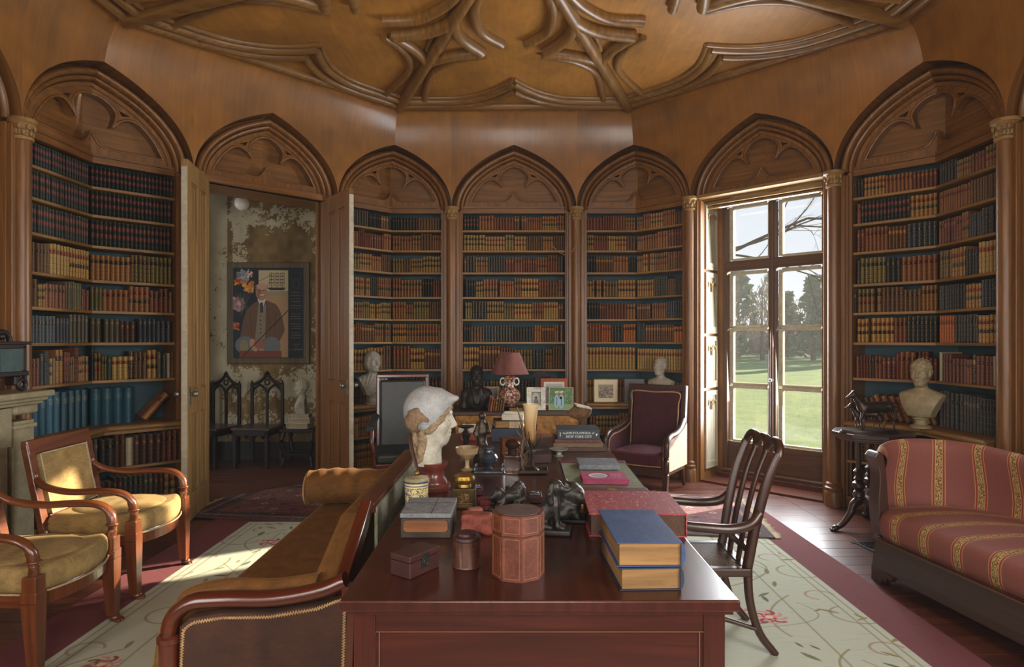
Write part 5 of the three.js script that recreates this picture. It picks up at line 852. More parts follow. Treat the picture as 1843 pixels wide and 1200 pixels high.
// ---------------------------------------------------------------- hall furniture
function gothicChair(pos, turn, label) {
  const o = thing('gothic_chair', label, 'chair', pos, turn, 'gothic chairs in the hall');
  add('seat', [box(0.46, 0.03, 0.42, 0, 0.43, 0, 0.008)], M.darkwood, o); add('seat_rail', [box(0.42, 0.06, 0.02, 0, 0.37, 0.19), box(0.02, 0.06, 0.38, -0.2, 0.37, 0), box(0.02, 0.06, 0.38, 0.2, 0.37, 0), ...[-0.15, -0.05, 0.05, 0.15].map((x) => T(new THREE.ConeGeometry(0.03, 0.05, 6), x, 0.35, 0.19, Math.PI, 0, 0))], M.blackwood, o);
  for (const s of [-1, 1]) { add('leg', [box(0.04, 0.42, 0.04, s * 0.19, 0, 0.18, 0.005, 1)], M.blackwood, o); add('leg', [box(0.04, 0.42, 0.04, s * 0.18, 0, -0.19, 0.005, 1)], M.blackwood, o); add('back_post', [box(0.032, 0.5, 0.035, s * 0.19, 0.44, -0.2, 0.006, 1), T(new THREE.ConeGeometry(0.022, 0.05, 8), s * 0.19, 0.96, -0.2)], M.blackwood, o); }
  add('back_mullion', [box(0.028, 0.42, 0.03, 0, 0.44, -0.2, 0.005, 1)], M.blackwood, o);
  const arc = (x0, x1) => [tube([[x0, 0.8, -0.2], [x0 + (x1 - x0) * 0.12, 0.87, -0.2], [(x0 + x1) / 2, 0.93, -0.2]], 0.015, 10, 6), tube([[x1, 0.8, -0.2], [x1 - (x1 - x0) * 0.12, 0.87, -0.2], [(x0 + x1) / 2, 0.93, -0.2]], 0.015, 10, 6)];
  add('back_tracery', [...arc(-0.19, 0), ...arc(0, 0.19), tube([[-0.19, 0.92, -0.2], [-0.08, 0.97, -0.2], [-0.02, 1.03, -0.2], [0, 1.06, -0.2]], 0.018, 12, 6), tube([[0.19, 0.92, -0.2], [0.08, 0.97, -0.2], [0.02, 1.03, -0.2], [0, 1.06, -0.2]], 0.018, 12, 6), T(new THREE.OctahedronGeometry(0.035), 0, 1.06, -0.2), T(new THREE.TorusGeometry(0.03, 0.01, 6, 12), 0, 0.955, -0.2)], M.blackwood, o);
}
gothicChair([-3.5, 0.0, -7.28], -0.3, 'dark gothic chair with twin pointed back beside the hall door casing'); gothicChair([-2.98, 0.0, -7.3], -0.1, 'dark gothic chair with twin pointed back next to the draped white bust');
{
  const o = thing('carved_stool', 'dark carved stool under the white bust in the hall', 'stool', [-2.5, 0, -7.34]);
  add('seat', [box(0.4, 0.035, 0.34, 0, 0.4, 0, 0.01)], M.blackwood, o); for (const [x, z] of [[-1, -1], [1, -1], [-1, 1], [1, 1]]) add('leg', [limb([[x * 0.16, 0.4, z * 0.13], [x * 0.18, 0.28, z * 0.15], [x * 0.15, 0.14, z * 0.12], [x * 0.18, 0, z * 0.15]], (t) => 0.028 - 0.01 * t, 12, 7)], M.blackwood, o); for (const z of [0.12, -0.12]) add('stretcher', [bar([-0.15, 0.14, z], [0.15, 0.14, z], 0.02)], M.blackwood, o);
}
{ // portrait in the hall
  const cv = canvasTex(640, 800, (g, w, h) => {
    const r = mulberry(9); g.fillStyle = '#151a24'; g.fillRect(0, 0, w, h); g.fillStyle = '#b08c62'; g.fillRect(232, 20, 268, 780); g.fillStyle = '#c9b68c'; g.fillRect(232, 24, 268, 190); g.fillStyle = '#9a8f72'; g.fillRect(232, 206, 268, 40);
    g.strokeStyle = '#3a3226'; g.lineWidth = 4; for (let m = 0; m < 3; m++) { const x = 350 + m * 48; g.beginPath(); g.moveTo(x, 40); g.lineTo(x, 180); g.stroke(); for (let q = 0; q < 4; q++) { g.strokeRect(x - 18, 48 + q * 30, 36, 24); } } g.fillStyle = '#2c261e'; g.beginPath(); g.moveTo(300, 176); g.lineTo(480, 176); g.lineTo(460, 200); g.lineTo(340, 200); g.fill(); g.beginPath(); g.moveTo(236, 120); g.lineTo(352, 60); g.moveTo(300, 176); g.lineTo(352, 90); g.stroke();
    const blob = (x, y, a, c) => { for (let i = 0; i < 26; i++) { g.fillStyle = c[i % c.length]; g.beginPath(); g.ellipse(x + (r() - 0.5) * a * 1.6, y + (r() - 0.5) * a * 1.6, a * (0.2 + r() * 0.3), a * (0.15 + r() * 0.25), r() * 3, 0, 7); g.fill(); } };
    blob(95, 80, 60, ['#8d8f92', '#6f7478', '#a9a9a6']); blob(140, 170, 52, ['#d08a2a', '#c2701f', '#e0a548']); blob(42, 120, 34, ['#c23a2a', '#d8a038', '#a82a22']); blob(45, 320, 66, ['#b0828c', '#9a6a74', '#c9a0a0']); blob(155, 60, 26, ['#b8452c', '#d8d2c0']); blob(20, 520, 36, ['#c0702a', '#a83a2a']); g.strokeStyle = '#4a5236'; g.lineWidth = 6; for (let i = 0; i < 7; i++) { g.beginPath(); g.moveTo(20 + i * 24, 220); g.lineTo(60 + r() * 120, 420); g.stroke(); }
    // seated figure in a brown suit
    g.fillStyle = '#6b4a2e'; g.beginPath(); g.moveTo(220, 300); g.quadraticCurveTo(120, 340, 90, 480); g.lineTo(60, 640); g.lineTo(240, 660); g.lineTo(420, 660); g.lineTo(470, 560); g.quadraticCurveTo(440, 360, 380, 320); g.lineTo(300, 290); g.fill();
    g.strokeStyle = '#4a3220'; g.lineWidth = 5; for (const l of [[150, 380, 170, 600], [390, 400, 370, 600], [300, 320, 340, 560]]) { g.beginPath(); g.moveTo(l[0], l[1]); g.lineTo(l[2], l[3]); g.stroke(); }
    g.fillStyle = '#8a7a62'; g.beginPath(); g.moveTo(230, 330); g.lineTo(300, 330); g.lineTo(290, 640); g.lineTo(200, 640); g.fill(); g.fillStyle = '#d8d0c0'; g.beginPath(); g.moveTo(220, 280); g.lineTo(300, 280); g.lineTo(264, 370); g.fill(); g.fillStyle = '#2c3038'; g.fillRect(246, 310, 26, 90); for (let i = 0; i < 5; i++) { g.fillStyle = '#2a2018'; g.beginPath(); g.arc(250, 430 + i * 38, 6, 0, 7); g.fill(); }
    g.fillStyle = '#b57f62'; g.beginPath(); g.ellipse(258, 215, 52, 76, 0, 0, 7); g.fill(); g.fillStyle = '#9a6248'; g.beginPath(); g.ellipse(236, 225, 20, 40, 0, 0, 7); g.fill(); g.fillStyle = '#8a7868'; g.fillRect(206, 150, 14, 60); g.fillStyle = '#c99a80'; g.beginPath(); g.ellipse(262, 165, 44, 30, 0, 0, 7); g.fill(); g.fillStyle = '#cfc4b4'; g.fillRect(242, 236, 40, 12); g.fillStyle = '#3a2a22'; g.fillRect(236, 200, 16, 6); g.fillRect(270, 200, 16, 6);
    g.fillStyle = '#6c7072'; g.beginPath(); g.ellipse(110, 690, 90, 80, 0, 0, 7); g.fill(); g.beginPath(); g.ellipse(350, 700, 80, 85, 0, 0, 7); g.fill(); g.fillStyle = '#8c8258'; g.beginPath(); g.ellipse(100, 700, 40, 60, 0, 0, 7); g.fill(); g.fillStyle = '#7e3a2a'; g.fillRect(60, 740, 380, 60); g.fillStyle = '#c09070'; g.beginPath(); g.ellipse(190, 690, 34, 60, -0.4, 0, 7); g.fill(); g.fillStyle = '#9c6048'; g.beginPath(); g.ellipse(240, 680, 50, 44, 0.3, 0, 7); g.fill(); g.strokeStyle = '#1c1814'; g.lineWidth = 8; g.beginPath(); g.moveTo(90, 790); g.lineTo(500, 380); g.stroke();
    g.fillStyle = '#10151e'; g.fillRect(500, 16, 140, 784); g.strokeStyle = '#4a4c50'; g.lineWidth = 3; g.strokeRect(526, 40, 88, 60); g.beginPath(); g.ellipse(570, 150, 34, 44, 0, 0, 7); g.stroke(); g.strokeRect(548, 110, 44, 70);
    g.fillStyle = '#8f8a78'; g.textAlign = 'center'; g.font = '15px serif'; const tx = ['BORN', '', 'PAINTED', 'BY', 'I.S. CHANLER'];
    g.font = '17px serif'; g.fillText('Painted', 570, 690); g.fillText('by', 570, 712); g.font = 'bold 18px serif'; g.fillText('I.S. CHANLER', 570, 736);
    for (const y of [216, 246, 276, 300, 336, 358, 410, 432, 452, 500, 522, 540, 580, 600, 622]) { let x = 518 + r() * 14; while (x < 612 - r() * 16) { const l = 6 + r() * 12; g.fillRect(x, y, l, 4); x += l + 4; } }
  });
  const o = thing('framed_portrait', 'framed portrait of a seated man in brown suit on the peeling hall wall', 'painting', [-2.99, 1.17, -7.63]);
  const pm = mat('#ffffff', 0.5, cv, { metre: false }); add('canvas', T(new THREE.PlaneGeometry(0.86, 1.09), 0, 0.625, 0.022), pm, o);
  const fw = 0.075, a = 0.5, b = 0.62; add('frame', [box(2 * a - 2 * fw + 0.02, fw, 0.046, 0, 0.001, 0, 0.012), box(2 * a - 2 * fw + 0.02, fw, 0.046, 0, 2 * b - fw - 0.001, 0, 0.012), box(fw, 2 * b, 0.05, -a + fw / 2, 0, 0, 0.012), box(fw, 2 * b, 0.05, a - fw / 2, 0, 0, 0.012), box(2 * a - 0.05, 2 * b - 0.05, 0.01, 0, 0.025, 0)], mat('#7d6a4c', 0.5, woodTex), o);
}

// ---------------------------------------------------------------- sculpture
const { sph, ell, cap } = sd;
function headSDF(o = {}) { // face towards +z, chin at -0.12, crown at +0.125
  const { hair = 0.009, hairLine = 0.045, beard = 0, curl = 60 } = o;
  let f = U(0.035, ell([0, 0.03, -0.012], [0.076, 0.094, 0.098]), ell([0, -0.045, 0.022], [0.057, 0.075, 0.066]), sph([0, -0.1, 0.05], 0.024), mirror(sph([0.036, -0.03, 0.052], 0.027)), mirror(cap([0.05, -0.06, 0.0], [0.02, -0.105, 0.04], 0.018)));
  f = U(0.01, f, mirror(cap([0.012, 0.026, 0.086], [0.046, 0.023, 0.07], 0.0095)));
  f = SUB(0.01, f, mirror(ell([0.031, 0.002, 0.094], [0.02, 0.014, 0.022])));
  f = U(0.003, f, mirror(ell([0.031, 0.0, 0.068], [0.0135, 0.0125, 0.0125])), mirror(cap([0.02, 0.0085, 0.079], [0.043, 0.008, 0.07], 0.0034)), mirror(cap([0.02, -0.0085, 0.077], [0.042, -0.0085, 0.069], 0.003)));
  f = U(0.011, f, cap([0, 0.018, 0.084], [0, -0.032, 0.107], 0.008, 0.012), mirror(sph([0.01, -0.038, 0.094], 0.009)));
  f = U(0.008, f, cap([-0.018, -0.064, 0.083], [0.018, -0.064, 0.083], 0.0062), cap([-0.015, -0.077, 0.081], [0.015, -0.077, 0.081], 0.0075));
  f = SUB(0.004, f, cap([-0.023, -0.0705, 0.09], [0.023, -0.0705, 0.09], 0.0042), mirror(cap([0.017, -0.03, 0.093], [0.031, -0.06, 0.076], 0.003)));
  f = U(0.01, f, mirror(ell([0.077, -0.008, -0.008], [0.011, 0.031, 0.019])));
  f = U(0.03, f, cap([0, -0.08, -0.02], [0, -0.22, -0.03], 0.048, 0.056));
  if (hair > 0) { const shell = ell([0, 0.032, -0.014], [0.078 + hair, 0.096 + hair, 0.1 + hair]), g = f; f = (x, y, z) => { const line = hairLine + (z > 0.02 ? (z - 0.02) * 0.35 : (z - 0.02) * 1.1); const up = Math.max(shell(x, y, z) - 0.0075 * noise3(x * curl, y * curl, z * curl) - 0.003 * noise3(x * 150, y * 150, z * 150), (line - y) * 0.8 + 0.006 * noise3(x * 90, 3, z * 90)); return smin(g(x, y, z), up, 0.006); }; }
  if (beard) { const b = ell([0, -0.09, 0.045], [0.05, 0.05, 0.045]), g = f; f = (x, y, z) => smin(g(x, y, z), Math.max(b(x, y, z) - 0.004 * noise3(x * 70, y * 70, z * 70), y + 0.055), 0.01); }
  return f;
}
function rotY(f, a, piv = [0, 0, 0]) { const c = Math.cos(a), s = Math.sin(a); return (x, y, z) => { const X = x - piv[0], Z = z - piv[2]; return f(piv[0] + X * c - Z * s, y, piv[2] + X * s + Z * c); }; }
function rotX(f, a) { const c = Math.cos(a), s = Math.sin(a); return (x, y, z) => f(x, y * c + z * s, -y * s + z * c); }
function bust(name, label, pos, turn, scale, m, o = {}) {
  const { nod = 0, look = 0, body = 'cut', socle = true, head = {} } = o;
  const t = thing(name, label, 'bust', pos, turn); t.scale.setScalar(scale);
  const hd = rotX(rotY(headSDF(head), look), -nod);
  let ch = U(0.03, ell([0, -0.31, -0.02], [0.23, 0.16, 0.105]), mirror(cap([0.05, -0.2, -0.03], [0.19, -0.25, -0.03], 0.045, 0.055)), mirror(ell([0.06, -0.29, 0.05], [0.06, 0.045, 0.03])), mirror(cap([0.012, -0.205, 0.035], [0.1, -0.215, 0.02], 0.012)));
  if (body === 'coat') ch = U(0.03, ell([0, -0.33, -0.01], [0.17, 0.16, 0.11]), mirror(cap([0.06, -0.19, -0.03], [0.15, -0.24, -0.03], 0.05, 0.06)), mirror(cap([0.01, -0.36, 0.1], [0.05, -0.18, 0.04], 0.018)), mirror(cap([0.16, -0.28, -0.02], [0.17, -0.42, 0.0], 0.05)));
  const c0 = ch; if (body === 'drape') ch = (x, y, z) => c0(x, y, z) - 0.007 * Math.sin((Math.abs(x) * 1.2 + (y + 0.3) * 0.8 + z * 0.3) * 130 + 3 * noise3(x * 14, y * 14, z * 14));
  const low = body === 'coat' ? -0.46 : -0.42; const c1 = ch; ch = (x, y, z) => Math.max(c1(x, y, z), low - y, body === 'coat' ? -1 : (Math.abs(x) - (0.1 + (y + 0.42) * 0.46)) * 0.9, body === 'coat' ? -1 : -0.07 - z);
  let all = U(0.03, hd, ch); if (o.veil) { const v = ell([0, 0.0, -0.03], [0.096, 0.13, 0.115]), g = all, cutv = (x, y, z) => (z - 0.045 + Math.abs(y - 0.01) * 0.12); all = (x, y, z) => smin(g(x, y, z), Math.max(Math.abs(v(x, y, z)) - 0.007 - 0.004 * Math.sin(y * 60 + x * 30), cutv(x, y, z), -0.2 - y), 0.02); }
  const g = net(all, [-0.25, low - 0.02, -0.17], [0.25, 0.16, 0.17], 0.0047); const off = socle ? 0.11 - low : -low; g.translate(0, off, 0);
  add('figure', g, m, t);
  if (socle) add('socle', [lathe([[0.001, 0], [0.09, 0], [0.092, 0.018], [0.08, 0.026], [0.058, 0.036], [0.05, 0.06], [0.052, 0.08], [0.068, 0.088], [0.068, 0.1], [0.05, 0.104], [0.045, 0.125]], 28)], m, t);
  return t;
}
bust('veiled_bust', 'white marble bust with covered head on the ledge beside the open door', [-1.535, 0.765, -6.81], 0.62, 0.86, M.marbleGrey, { nod: 0.12, look: 0.15, body: 'drape', veil: true, head: { hair: 0.01, hairLine: 0.04 } });
bust('roman_bust', 'small white classical bust behind the burgundy armchair', [1.578, 0.765, -6.75], -0.85, 0.78, M.marble, { nod: 0.1, head: { hair: 0.006, hairLine: 0.05 } });
bust('old_roman_bust', 'weathered cream marble bust of an old man behind the striped sofa', [3.225, 0.765, -4.955], -1.02, 0.82, M.marbleWarm, { look: 0.15, nod: 0.02, head: { hair: 0.013, hairLine: 0.04, curl: 75 } });
bust('black_bust', 'black bronze bust of a man in a coat on the carved side table', [-0.385, 0.745, -6.42], 0.12, 0.76, M.bronzeDark, { body: 'coat', socle: false, head: { hair: 0.012, hairLine: 0.045, curl: 110 } });
bust('hall_bust', 'white draped plaster bust on a pile of books in the hall', [-2.5, 0.6, -7.34], -1.35, 0.72, M.plaster, { body: 'drape', socle: false, nod: 0.06, head: { hair: 0.01, hairLine: 0.03 } });
{ let y = 0.4355; [[0.25, 0.06], [0.28, 0.055], [0.23, 0.048]].forEach(([w, h], i) => { const b = thing('plaster_book', ['cream plaster book at the bottom of the pile under the hall bust', 'cream plaster book in the middle of the pile under the hall bust', 'cream plaster book directly under the hall bust'][i], 'book', [-2.5, y, -7.33], 0.1 * (i - 1)); add('cover', [box(w, 0.008, 0.19, 0, 0, 0, 0.003), box(w, 0.008, 0.19, 0, h - 0.008, 0, 0.003), box(0.01, h, 0.19, -w / 2, 0, 0, 0.003)], M.plaster, b); add('pages', [box(w - 0.02, h - 0.016, 0.175, 0.004, 0.008, 0)], M.pagesPale, b); y += h + 0.0005; }); }
{ // helmeted goddess head
  const t = thing('helmeted_head', 'weathered marble head of a helmeted goddess on a red marble base', 'bust', [-0.385, 0.7605, -2.94], Math.PI / 2 - 0.05), oy = 0.335;
  const face = headSDF({ hair: 0 }), neck = U(0.03, face, cap([0, -0.1, -0.025], [0, -0.215, -0.02], 0.056, 0.066));
  const rough = (f, a) => (x, y, z) => f(x, y, z) + a * noise3(x * 55, y * 55, z * 55) + a * 0.6 * noise3(x * 140, y * 140, z * 140);
  add('face', net(rough(neck, 0.0012), [-0.12, -0.22, -0.14], [0.12, 0.15, 0.14], 0.0046).translate(0, oy, 0), mat('#cfcabd', 0.55, stoneTex), t);
  let hel = U(0.035, ell([0, 0.032, -0.026], [0.101, 0.118, 0.11]), cap([0, 0.085, 0.05], [0, 0.092, 0.112], 0.05, 0.014));
  { const h0 = hel; hel = (x, y, z) => Math.max(h0(x, y, z), z > -0.01 ? (-0.05 + 0.82 * (z + 0.01) - y) * 0.78 : (-0.05 + 0.25 * (z + 0.01) - y)); }
  add('helmet', net(rough(hel, 0.0009), [-0.13, -0.1, -0.16], [0.13, 0.17, 0.16], 0.0046).translate(0, oy, 0), mat('#b3b6bc', 0.5, stoneTex), t, 'blue grey marble helmet pushed back');
  let patch = mirror(ell([0.09, 0.0, -0.055], [0.02, 0.058, 0.055])); { const h0 = patch; patch = (x, y, z) => Math.max(h0(x, y, z) + 0.006 * noise3(x * 40, y * 40, z * 40), -(Math.hypot(y + 0.035, z + 0.02) - 0.03)); }
  add('ear_guard', net(patch, [-0.13, -0.08, -0.13], [0.13, 0.08, 0.02], 0.004).translate(0, oy, 0), M.hairstone, t, 'brown broken patch on the helmet side');
  let hair = U(0.014, ell([0, -0.11, -0.07], [0.062, 0.085, 0.034]), mirror(cap([0.062, -0.06, -0.03], [0.05, -0.19, -0.045], 0.02, 0.022)), mirror(cap([0.035, 0.045, 0.088], [0.066, 0.0, 0.05], 0.009, 0.012)), mirror(cap([0.066, 0.0, 0.05], [0.076, -0.05, 0.0], 0.012, 0.018)));
  { const h0 = hair; hair = (x, y, z) => h0(x, y, z) + 0.0045 * noise3(x * 60, y * 75, z * 60) + 0.003 * noise3(x * 150, y * 170, z * 150); }
  add('hair', net(hair, [-0.13, -0.25, -0.14], [0.13, 0.1, 0.13], 0.0042).translate(0, oy, 0), mat('#b39a78', 0.75, leatherTex), t, 'stained stone curls');
  add('base', [lathe([[0.001, 0], [0.086, 0], [0.09, 0.012], [0.088, 0.024], [0.074, 0.034], [0.07, 0.046], [0.058, 0.062], [0.055, 0.085], [0.062, 0.1], [0.072, 0.112], [0.074, 0.128], [0.001, 0.13]], 40)], M.redmarble, t, 'turned red marble base');
  add('plaque', [box(0.002, 0.018, 0.035, 0, 0.104, 0, 0)].map((g) => g.rotateY(-Math.PI / 2).translate(0.03, 0, 0).rotateY(Math.PI / 2 * 0 + 0).translate(-0.03, 0, 0)).map((g) => g.translate(0.05, 0, 0.0)), M.leatherDark, t);
}
function horseSDF() {
  const pair = (a, b, r0, r1) => [cap([a[0], a[1], a[2]], b, r0, r1)];
  return U(0.016, cap([-0.07, 0.19, 0], [0.09, 0.193, 0], 0.043, 0.04), sph([-0.095, 0.186, 0], 0.042), sph([0.105, 0.198, 0], 0.042), cap([-0.11, 0.21, 0], [-0.17, 0.285, 0], 0.031, 0.019), cap([-0.168, 0.288, 0], [-0.222, 0.262, 0], 0.019, 0.0095),
    (x, y, z) => { let d = 1; for (const l of [[[-0.1, 0.165, 0.022], [-0.122, 0.1, 0.022], [-0.112, 0.02, 0.022]], [[-0.085, 0.165, -0.022], [-0.066, 0.1, -0.022], [-0.078, 0.02, -0.022]], [[0.108, 0.185, 0.022], [0.1, 0.13, 0.022], [0.135, 0.085, 0.022], [0.138, 0.02, 0.022]], [[0.1, 0.185, -0.022], [0.07, 0.13, -0.022], [0.098, 0.085, -0.022], [0.082, 0.02, -0.022]]]) for (let i = 0; i < l.length - 1; i++) d = Math.min(d, cap(l[i], l[i + 1], i ? 0.0085 : 0.019, i ? 0.0075 : 0.01)(x, y, z)); return d; },
    cap([0.14, 0.215, 0], [0.168, 0.17, 0], 0.01, 0.012), cap([0.168, 0.17, 0], [0.165, 0.09, 0], 0.012, 0.006), cap([-0.168, 0.3, 0.008], [-0.17, 0.322, 0.01], 0.006, 0.003), cap([-0.168, 0.3, -0.008], [-0.17, 0.322, -0.01], 0.006, 0.003));
}
{
  const t = thing('bronze_horses', 'dark bronze of a mare with foal on the carved stand', 'sculpture', [2.74, 0.7475, -4.8], 0.05); const h = horseSDF();
  add('mare', net(h, [-0.25, 0.0, -0.07], [0.2, 0.34, 0.07], 0.0055).translate(0.02, 0.012, 0.02), M.bronze, t);
  const fo = net(h, [-0.25, 0.0, -0.07], [0.2, 0.34, 0.07], 0.0075); fo.scale(0.66, 0.66, 0.66); fo.rotateY(-0.25); fo.translate(0.01, 0.01, -0.075); add('foal', fo, M.bronze, t);
  add('ground_plate', [T(new THREE.CylinderGeometry(1, 1.04, 0.024, 28), 0, 0.013, -0.02, 0, 0, 0, [0.215, 1, 0.1]), T(new THREE.CylinderGeometry(1, 1.04, 0.014, 28), 0, 0.007, -0.02, 0, 0, 0, [0.23, 1, 0.115])], M.bronze, t);
}
// ---------------------------------------------------------------- things on the long table
const TT = 0.7605; const D = (px, py) => onPlane(px, py, TT);
function tableThing(name, label, cat, x, z, turn = 0, group, y = TT) { return thing(name, label, cat, [x, y, z], turn, group); }
function volume(name, label, x, z, w, d, h, turn, cover, pages, y = TT, spine = 'right', o2 = {}) { // a book lying flat
  const t = tableThing(name, label, 'book', x, z, turn, null, y), c = o2.board ?? 0.0035;
  const sp = { right: [box(0.005, h, d, w / 2 - 0.001, 0, 0, 0.002)], front: [box(w, h, 0.005, 0, 0, d / 2 - 0.001, 0.002)], left: [box(0.005, h, d, -w / 2 + 0.001, 0, 0, 0.002)] }[spine];
  if (o2.round) { const g = new THREE.CylinderGeometry(h / 2, h / 2, d, 14, 1, false, 0, Math.PI); g.rotateX(Math.PI / 2); g.scale(0.35, 0.985, 1); g.rotateZ(0); sp.length = 0; sp.push(g.translate(w / 2 - 0.004, h / 2, 0)); }
  add('cover', [box(w, c, d, 0, 0, 0, 0.001, 1), box(w, c, d, 0, h - c, 0, 0.001, 1), ...sp], cover, t);
  const ox = spine === 'right' ? 0.002 : spine === 'left' ? -0.002 : 0, oz = spine === 'front' ? 0.002 : 0; const pg = box(w - 0.012, h - 2 * c, d - 0.012, ox, c, oz); pg.userData.grain = 0; add('pages', pg, pages, t);
  return t;
}
{ // big blue volumes
  const a = volume('thick_book', 'thick dark blue bound volume under the bright blue one at the table edge', 0.376, -1.912, 0.175, 0.33, 0.063, 0.04, M.navyDark, M.pages, TT, 'right', { round: true });
  const b = volume('thick_book', 'thick volume with bright blue cover on top of the pair at the table edge', 0.378, -1.926, 0.185, 0.345, 0.068, 0.02, M.navy, M.pages, TT + 0.0635, 'right', { round: true });
}
{
  const t = volume('folio', 'large scuffed red leather folio with brass clasp on the table', 0.445, -2.385, 0.345, 0.33, 0.084, -0.03, mat('#c79a9c', 0.6, canvasTex(512, 512, (g, w, h) => { const r = mulberry(8); g.fillStyle = '#b85a60'; g.fillRect(0, 0, w, h); g.strokeStyle = '#e0b8a8'; g.lineWidth = 3; g.strokeRect(30, 30, w - 60, h - 60); for (let i = 0; i < 260; i++) { g.fillStyle = `rgba(${r() > 0.4 ? '240,228,222' : '120,40,46'},${0.35 + r() * 0.5})`; const x = r() * w, y = r() * h; g.save(); g.translate(x, y); g.rotate(r() * 0.8 - 0.2); g.fillRect(0, 0, 6 + r() * 40, 2 + r() * 9); g.restore(); } }, [3, 3]), {}), M.leatherTan, TT, 'right', { board: 0.006 });
  add('clasp', [box(0.02, 0.03, 0.04, -0.18, 0.035, -0.06, 0.008), T(new THREE.SphereGeometry(0.014, 8, 6), -0.185, 0.06, -0.1)], M.brass, t, 'worn brass clasp');
}
{
  const t = tableThing('desk_blotter', 'green desk blotter with wine red leather ends under the books', 'blotter', 0.44, -3.23, -0.02);
  add('blotting_paper', [box(0.36, 0.004, 0.62, 0, 0.002, 0)], M.greenpaper, t); add('leather_end', [box(0.375, 0.009, 0.075, 0, 0, 0.335, 0.003, 1)], M.leatherRed, t); add('leather_end', [box(0.375, 0.009, 0.075, 0, 0, -0.335, 0.003, 1)], M.leatherRed, t); add('backing', [box(0.375, 0.002, 0.74, 0, 0, 0)], M.leatherDark, t);
  add('medallion', [T(new THREE.CylinderGeometry(0.022, 0.022, 0.001, 16), 0.02, 0.0095, 0.335)], M.goldline, t);
}
{
  const cov = canvasTex(512, 512, (g, w, h) => { g.fillStyle = '#a83a68'; g.fillRect(0, 0, w, h); g.strokeStyle = '#2a1a24'; g.lineWidth = 12; g.fillStyle = '#c8c6c4'; g.beginPath(); g.ellipse(190, 250, 120, 150, 0, 0, 7); g.fill(); g.stroke(); g.fillStyle = '#9aa8b4'; g.beginPath(); g.ellipse(200, 270, 80, 90, 0, 0, 7); g.fill(); g.strokeStyle = '#e8a8c0'; g.lineWidth = 5; for (let i = 0; i < 5; i++) { g.beginPath(); g.moveTo(350 + i * 26, 120); g.lineTo(350 + i * 26, 300 + (i % 2) * 90); g.stroke(); } });
  const t = volume('pink_book', 'magenta cloth book with oval picture lying on the blotter', 0.443, -3.09, 0.222, 0.2, 0.021, -0.03, M.magenta, M.pagesPale, TT + 0.0095, 'front');
  add('cover_print', T(new THREE.PlaneGeometry(0.216, 0.193).rotateX(-Math.PI / 2), 0, 0.0214, 0), mat('#ffffff', 0.6, cov, { metre: false }), t, 'printed cover with oval picture');
  volume('marbled_book', 'grey marbled book behind the magenta one on the blotter', 0.458, -3.43, 0.215, 0.2, 0.026, -0.02, mat('#8d95a3', 0.7, leatherTex), M.pagesPale, TT + 0.0095, 'front');
}
{ // dictionary pile with the printed spine
  volume('old_book', 'old gilt book at the bottom of the pile under the black encyclopedia', 0.425, -4.06, 0.31, 0.27, 0.026, 0.02, M.leatherTan, M.pages, TT, 'front');
  volume('old_book', 'drab brown book in the middle of the pile under the black encyclopedia', 0.405, -4.06, 0.31, 0.26, 0.026, -0.02, mat('#8a745c', 0.7, clothTex), M.pages, TT + 0.0265, 'front');
  volume('old_book', 'brown gilt book directly under the black encyclopedia', 0.4, -4.06, 0.29, 0.26, 0.024, 0.01, M.leatherBrown, M.pages, TT + 0.053, 'front');
  const t = volume('encyclopedia', 'dark slate encyclopedia with white lettering on top of its pile', 0.405, -4.03, 0.265, 0.22, 0.062, 0, mat('#39485a', 0.55, clothTex), M.pagesPale, TT + 0.0775, 'front');
  const sp = canvasTex(1024, 256, (g, w, h) => { g.fillStyle = '#26303a'; g.fillRect(0, 0, w, h); g.fillStyle = '#e8e6e0'; g.textAlign = 'center'; g.font = 'italic 58px serif'; g.fillText('The', 165, 116); g.font = '84px serif'; g.fillText('ENCYCLOPEDIA', 515, 116, 600); g.font = 'italic 62px serif'; g.fillText('of', 862, 112); g.font = '84px serif'; g.fillText('NEW YORK CITY', 520, 216, 640); for (let q = 0; q < 7; q++) g.fillRect(54, 70 + q * 17, 22, 11); g.beginPath(); g.ellipse(955, 130, 18, 30, 0.5, 0, 7); g.fill(); g.fillRect(940, 165, 30, 8); });
  add('spine_print', T(new THREE.PlaneGeometry(0.262, 0.058), 0, 0.031, 0.1125), mat('#ffffff', 0.5, sp, { metre: false }), t, 'spine lettered The Encyclopedia of New York City');
}
{ const t = tableThing('pedestal_dish', 'small pale footed dish in front of the encyclopedia pile', 'dish', 0.27, -3.76); add('dish', [lathe([[0.028, 0], [0.03, 0.004], [0.018, 0.012], [0.016, 0.026], [0.03, 0.032], [0.056, 0.043], [0.058, 0.048], [0.05, 0.046], [0.001, 0.038]], 28)], mat('#a9ada0', 0.35, stoneTex), t); }
{ const t = tableThing('rock_sample', 'rough brown split rock on an open notebook behind the encyclopedia', 'rock', 0.48, -4.5); add('rock', net((x, y, z) => ell([0, 0.06, 0], [0.09, 0.05, 0.06])(x, y, z) + 0.018 * noise3(x * 22, y * 22, z * 22), [-0.13, -0.01, -0.1], [0.13, 0.14, 0.1], 0.007).translate(0, 0.06, 0), mat('#8a6a48', 0.85, leatherTex), t); add('pale_crust', [T(new RoundedBoxGeometry(0.12, 0.014, 0.08, 2, 0.006), 0.015, 0.163, 0.005, 0.12, 0.2, -0.25)], M.paper, t);
  volume('open_notebook', 'pale notebook under the brown rock', 0.47, -4.5, 0.24, 0.17, 0.06, 0.1, M.pagesPale, M.paper, TT, 'left'); t.position.y = TT + 0.06; }
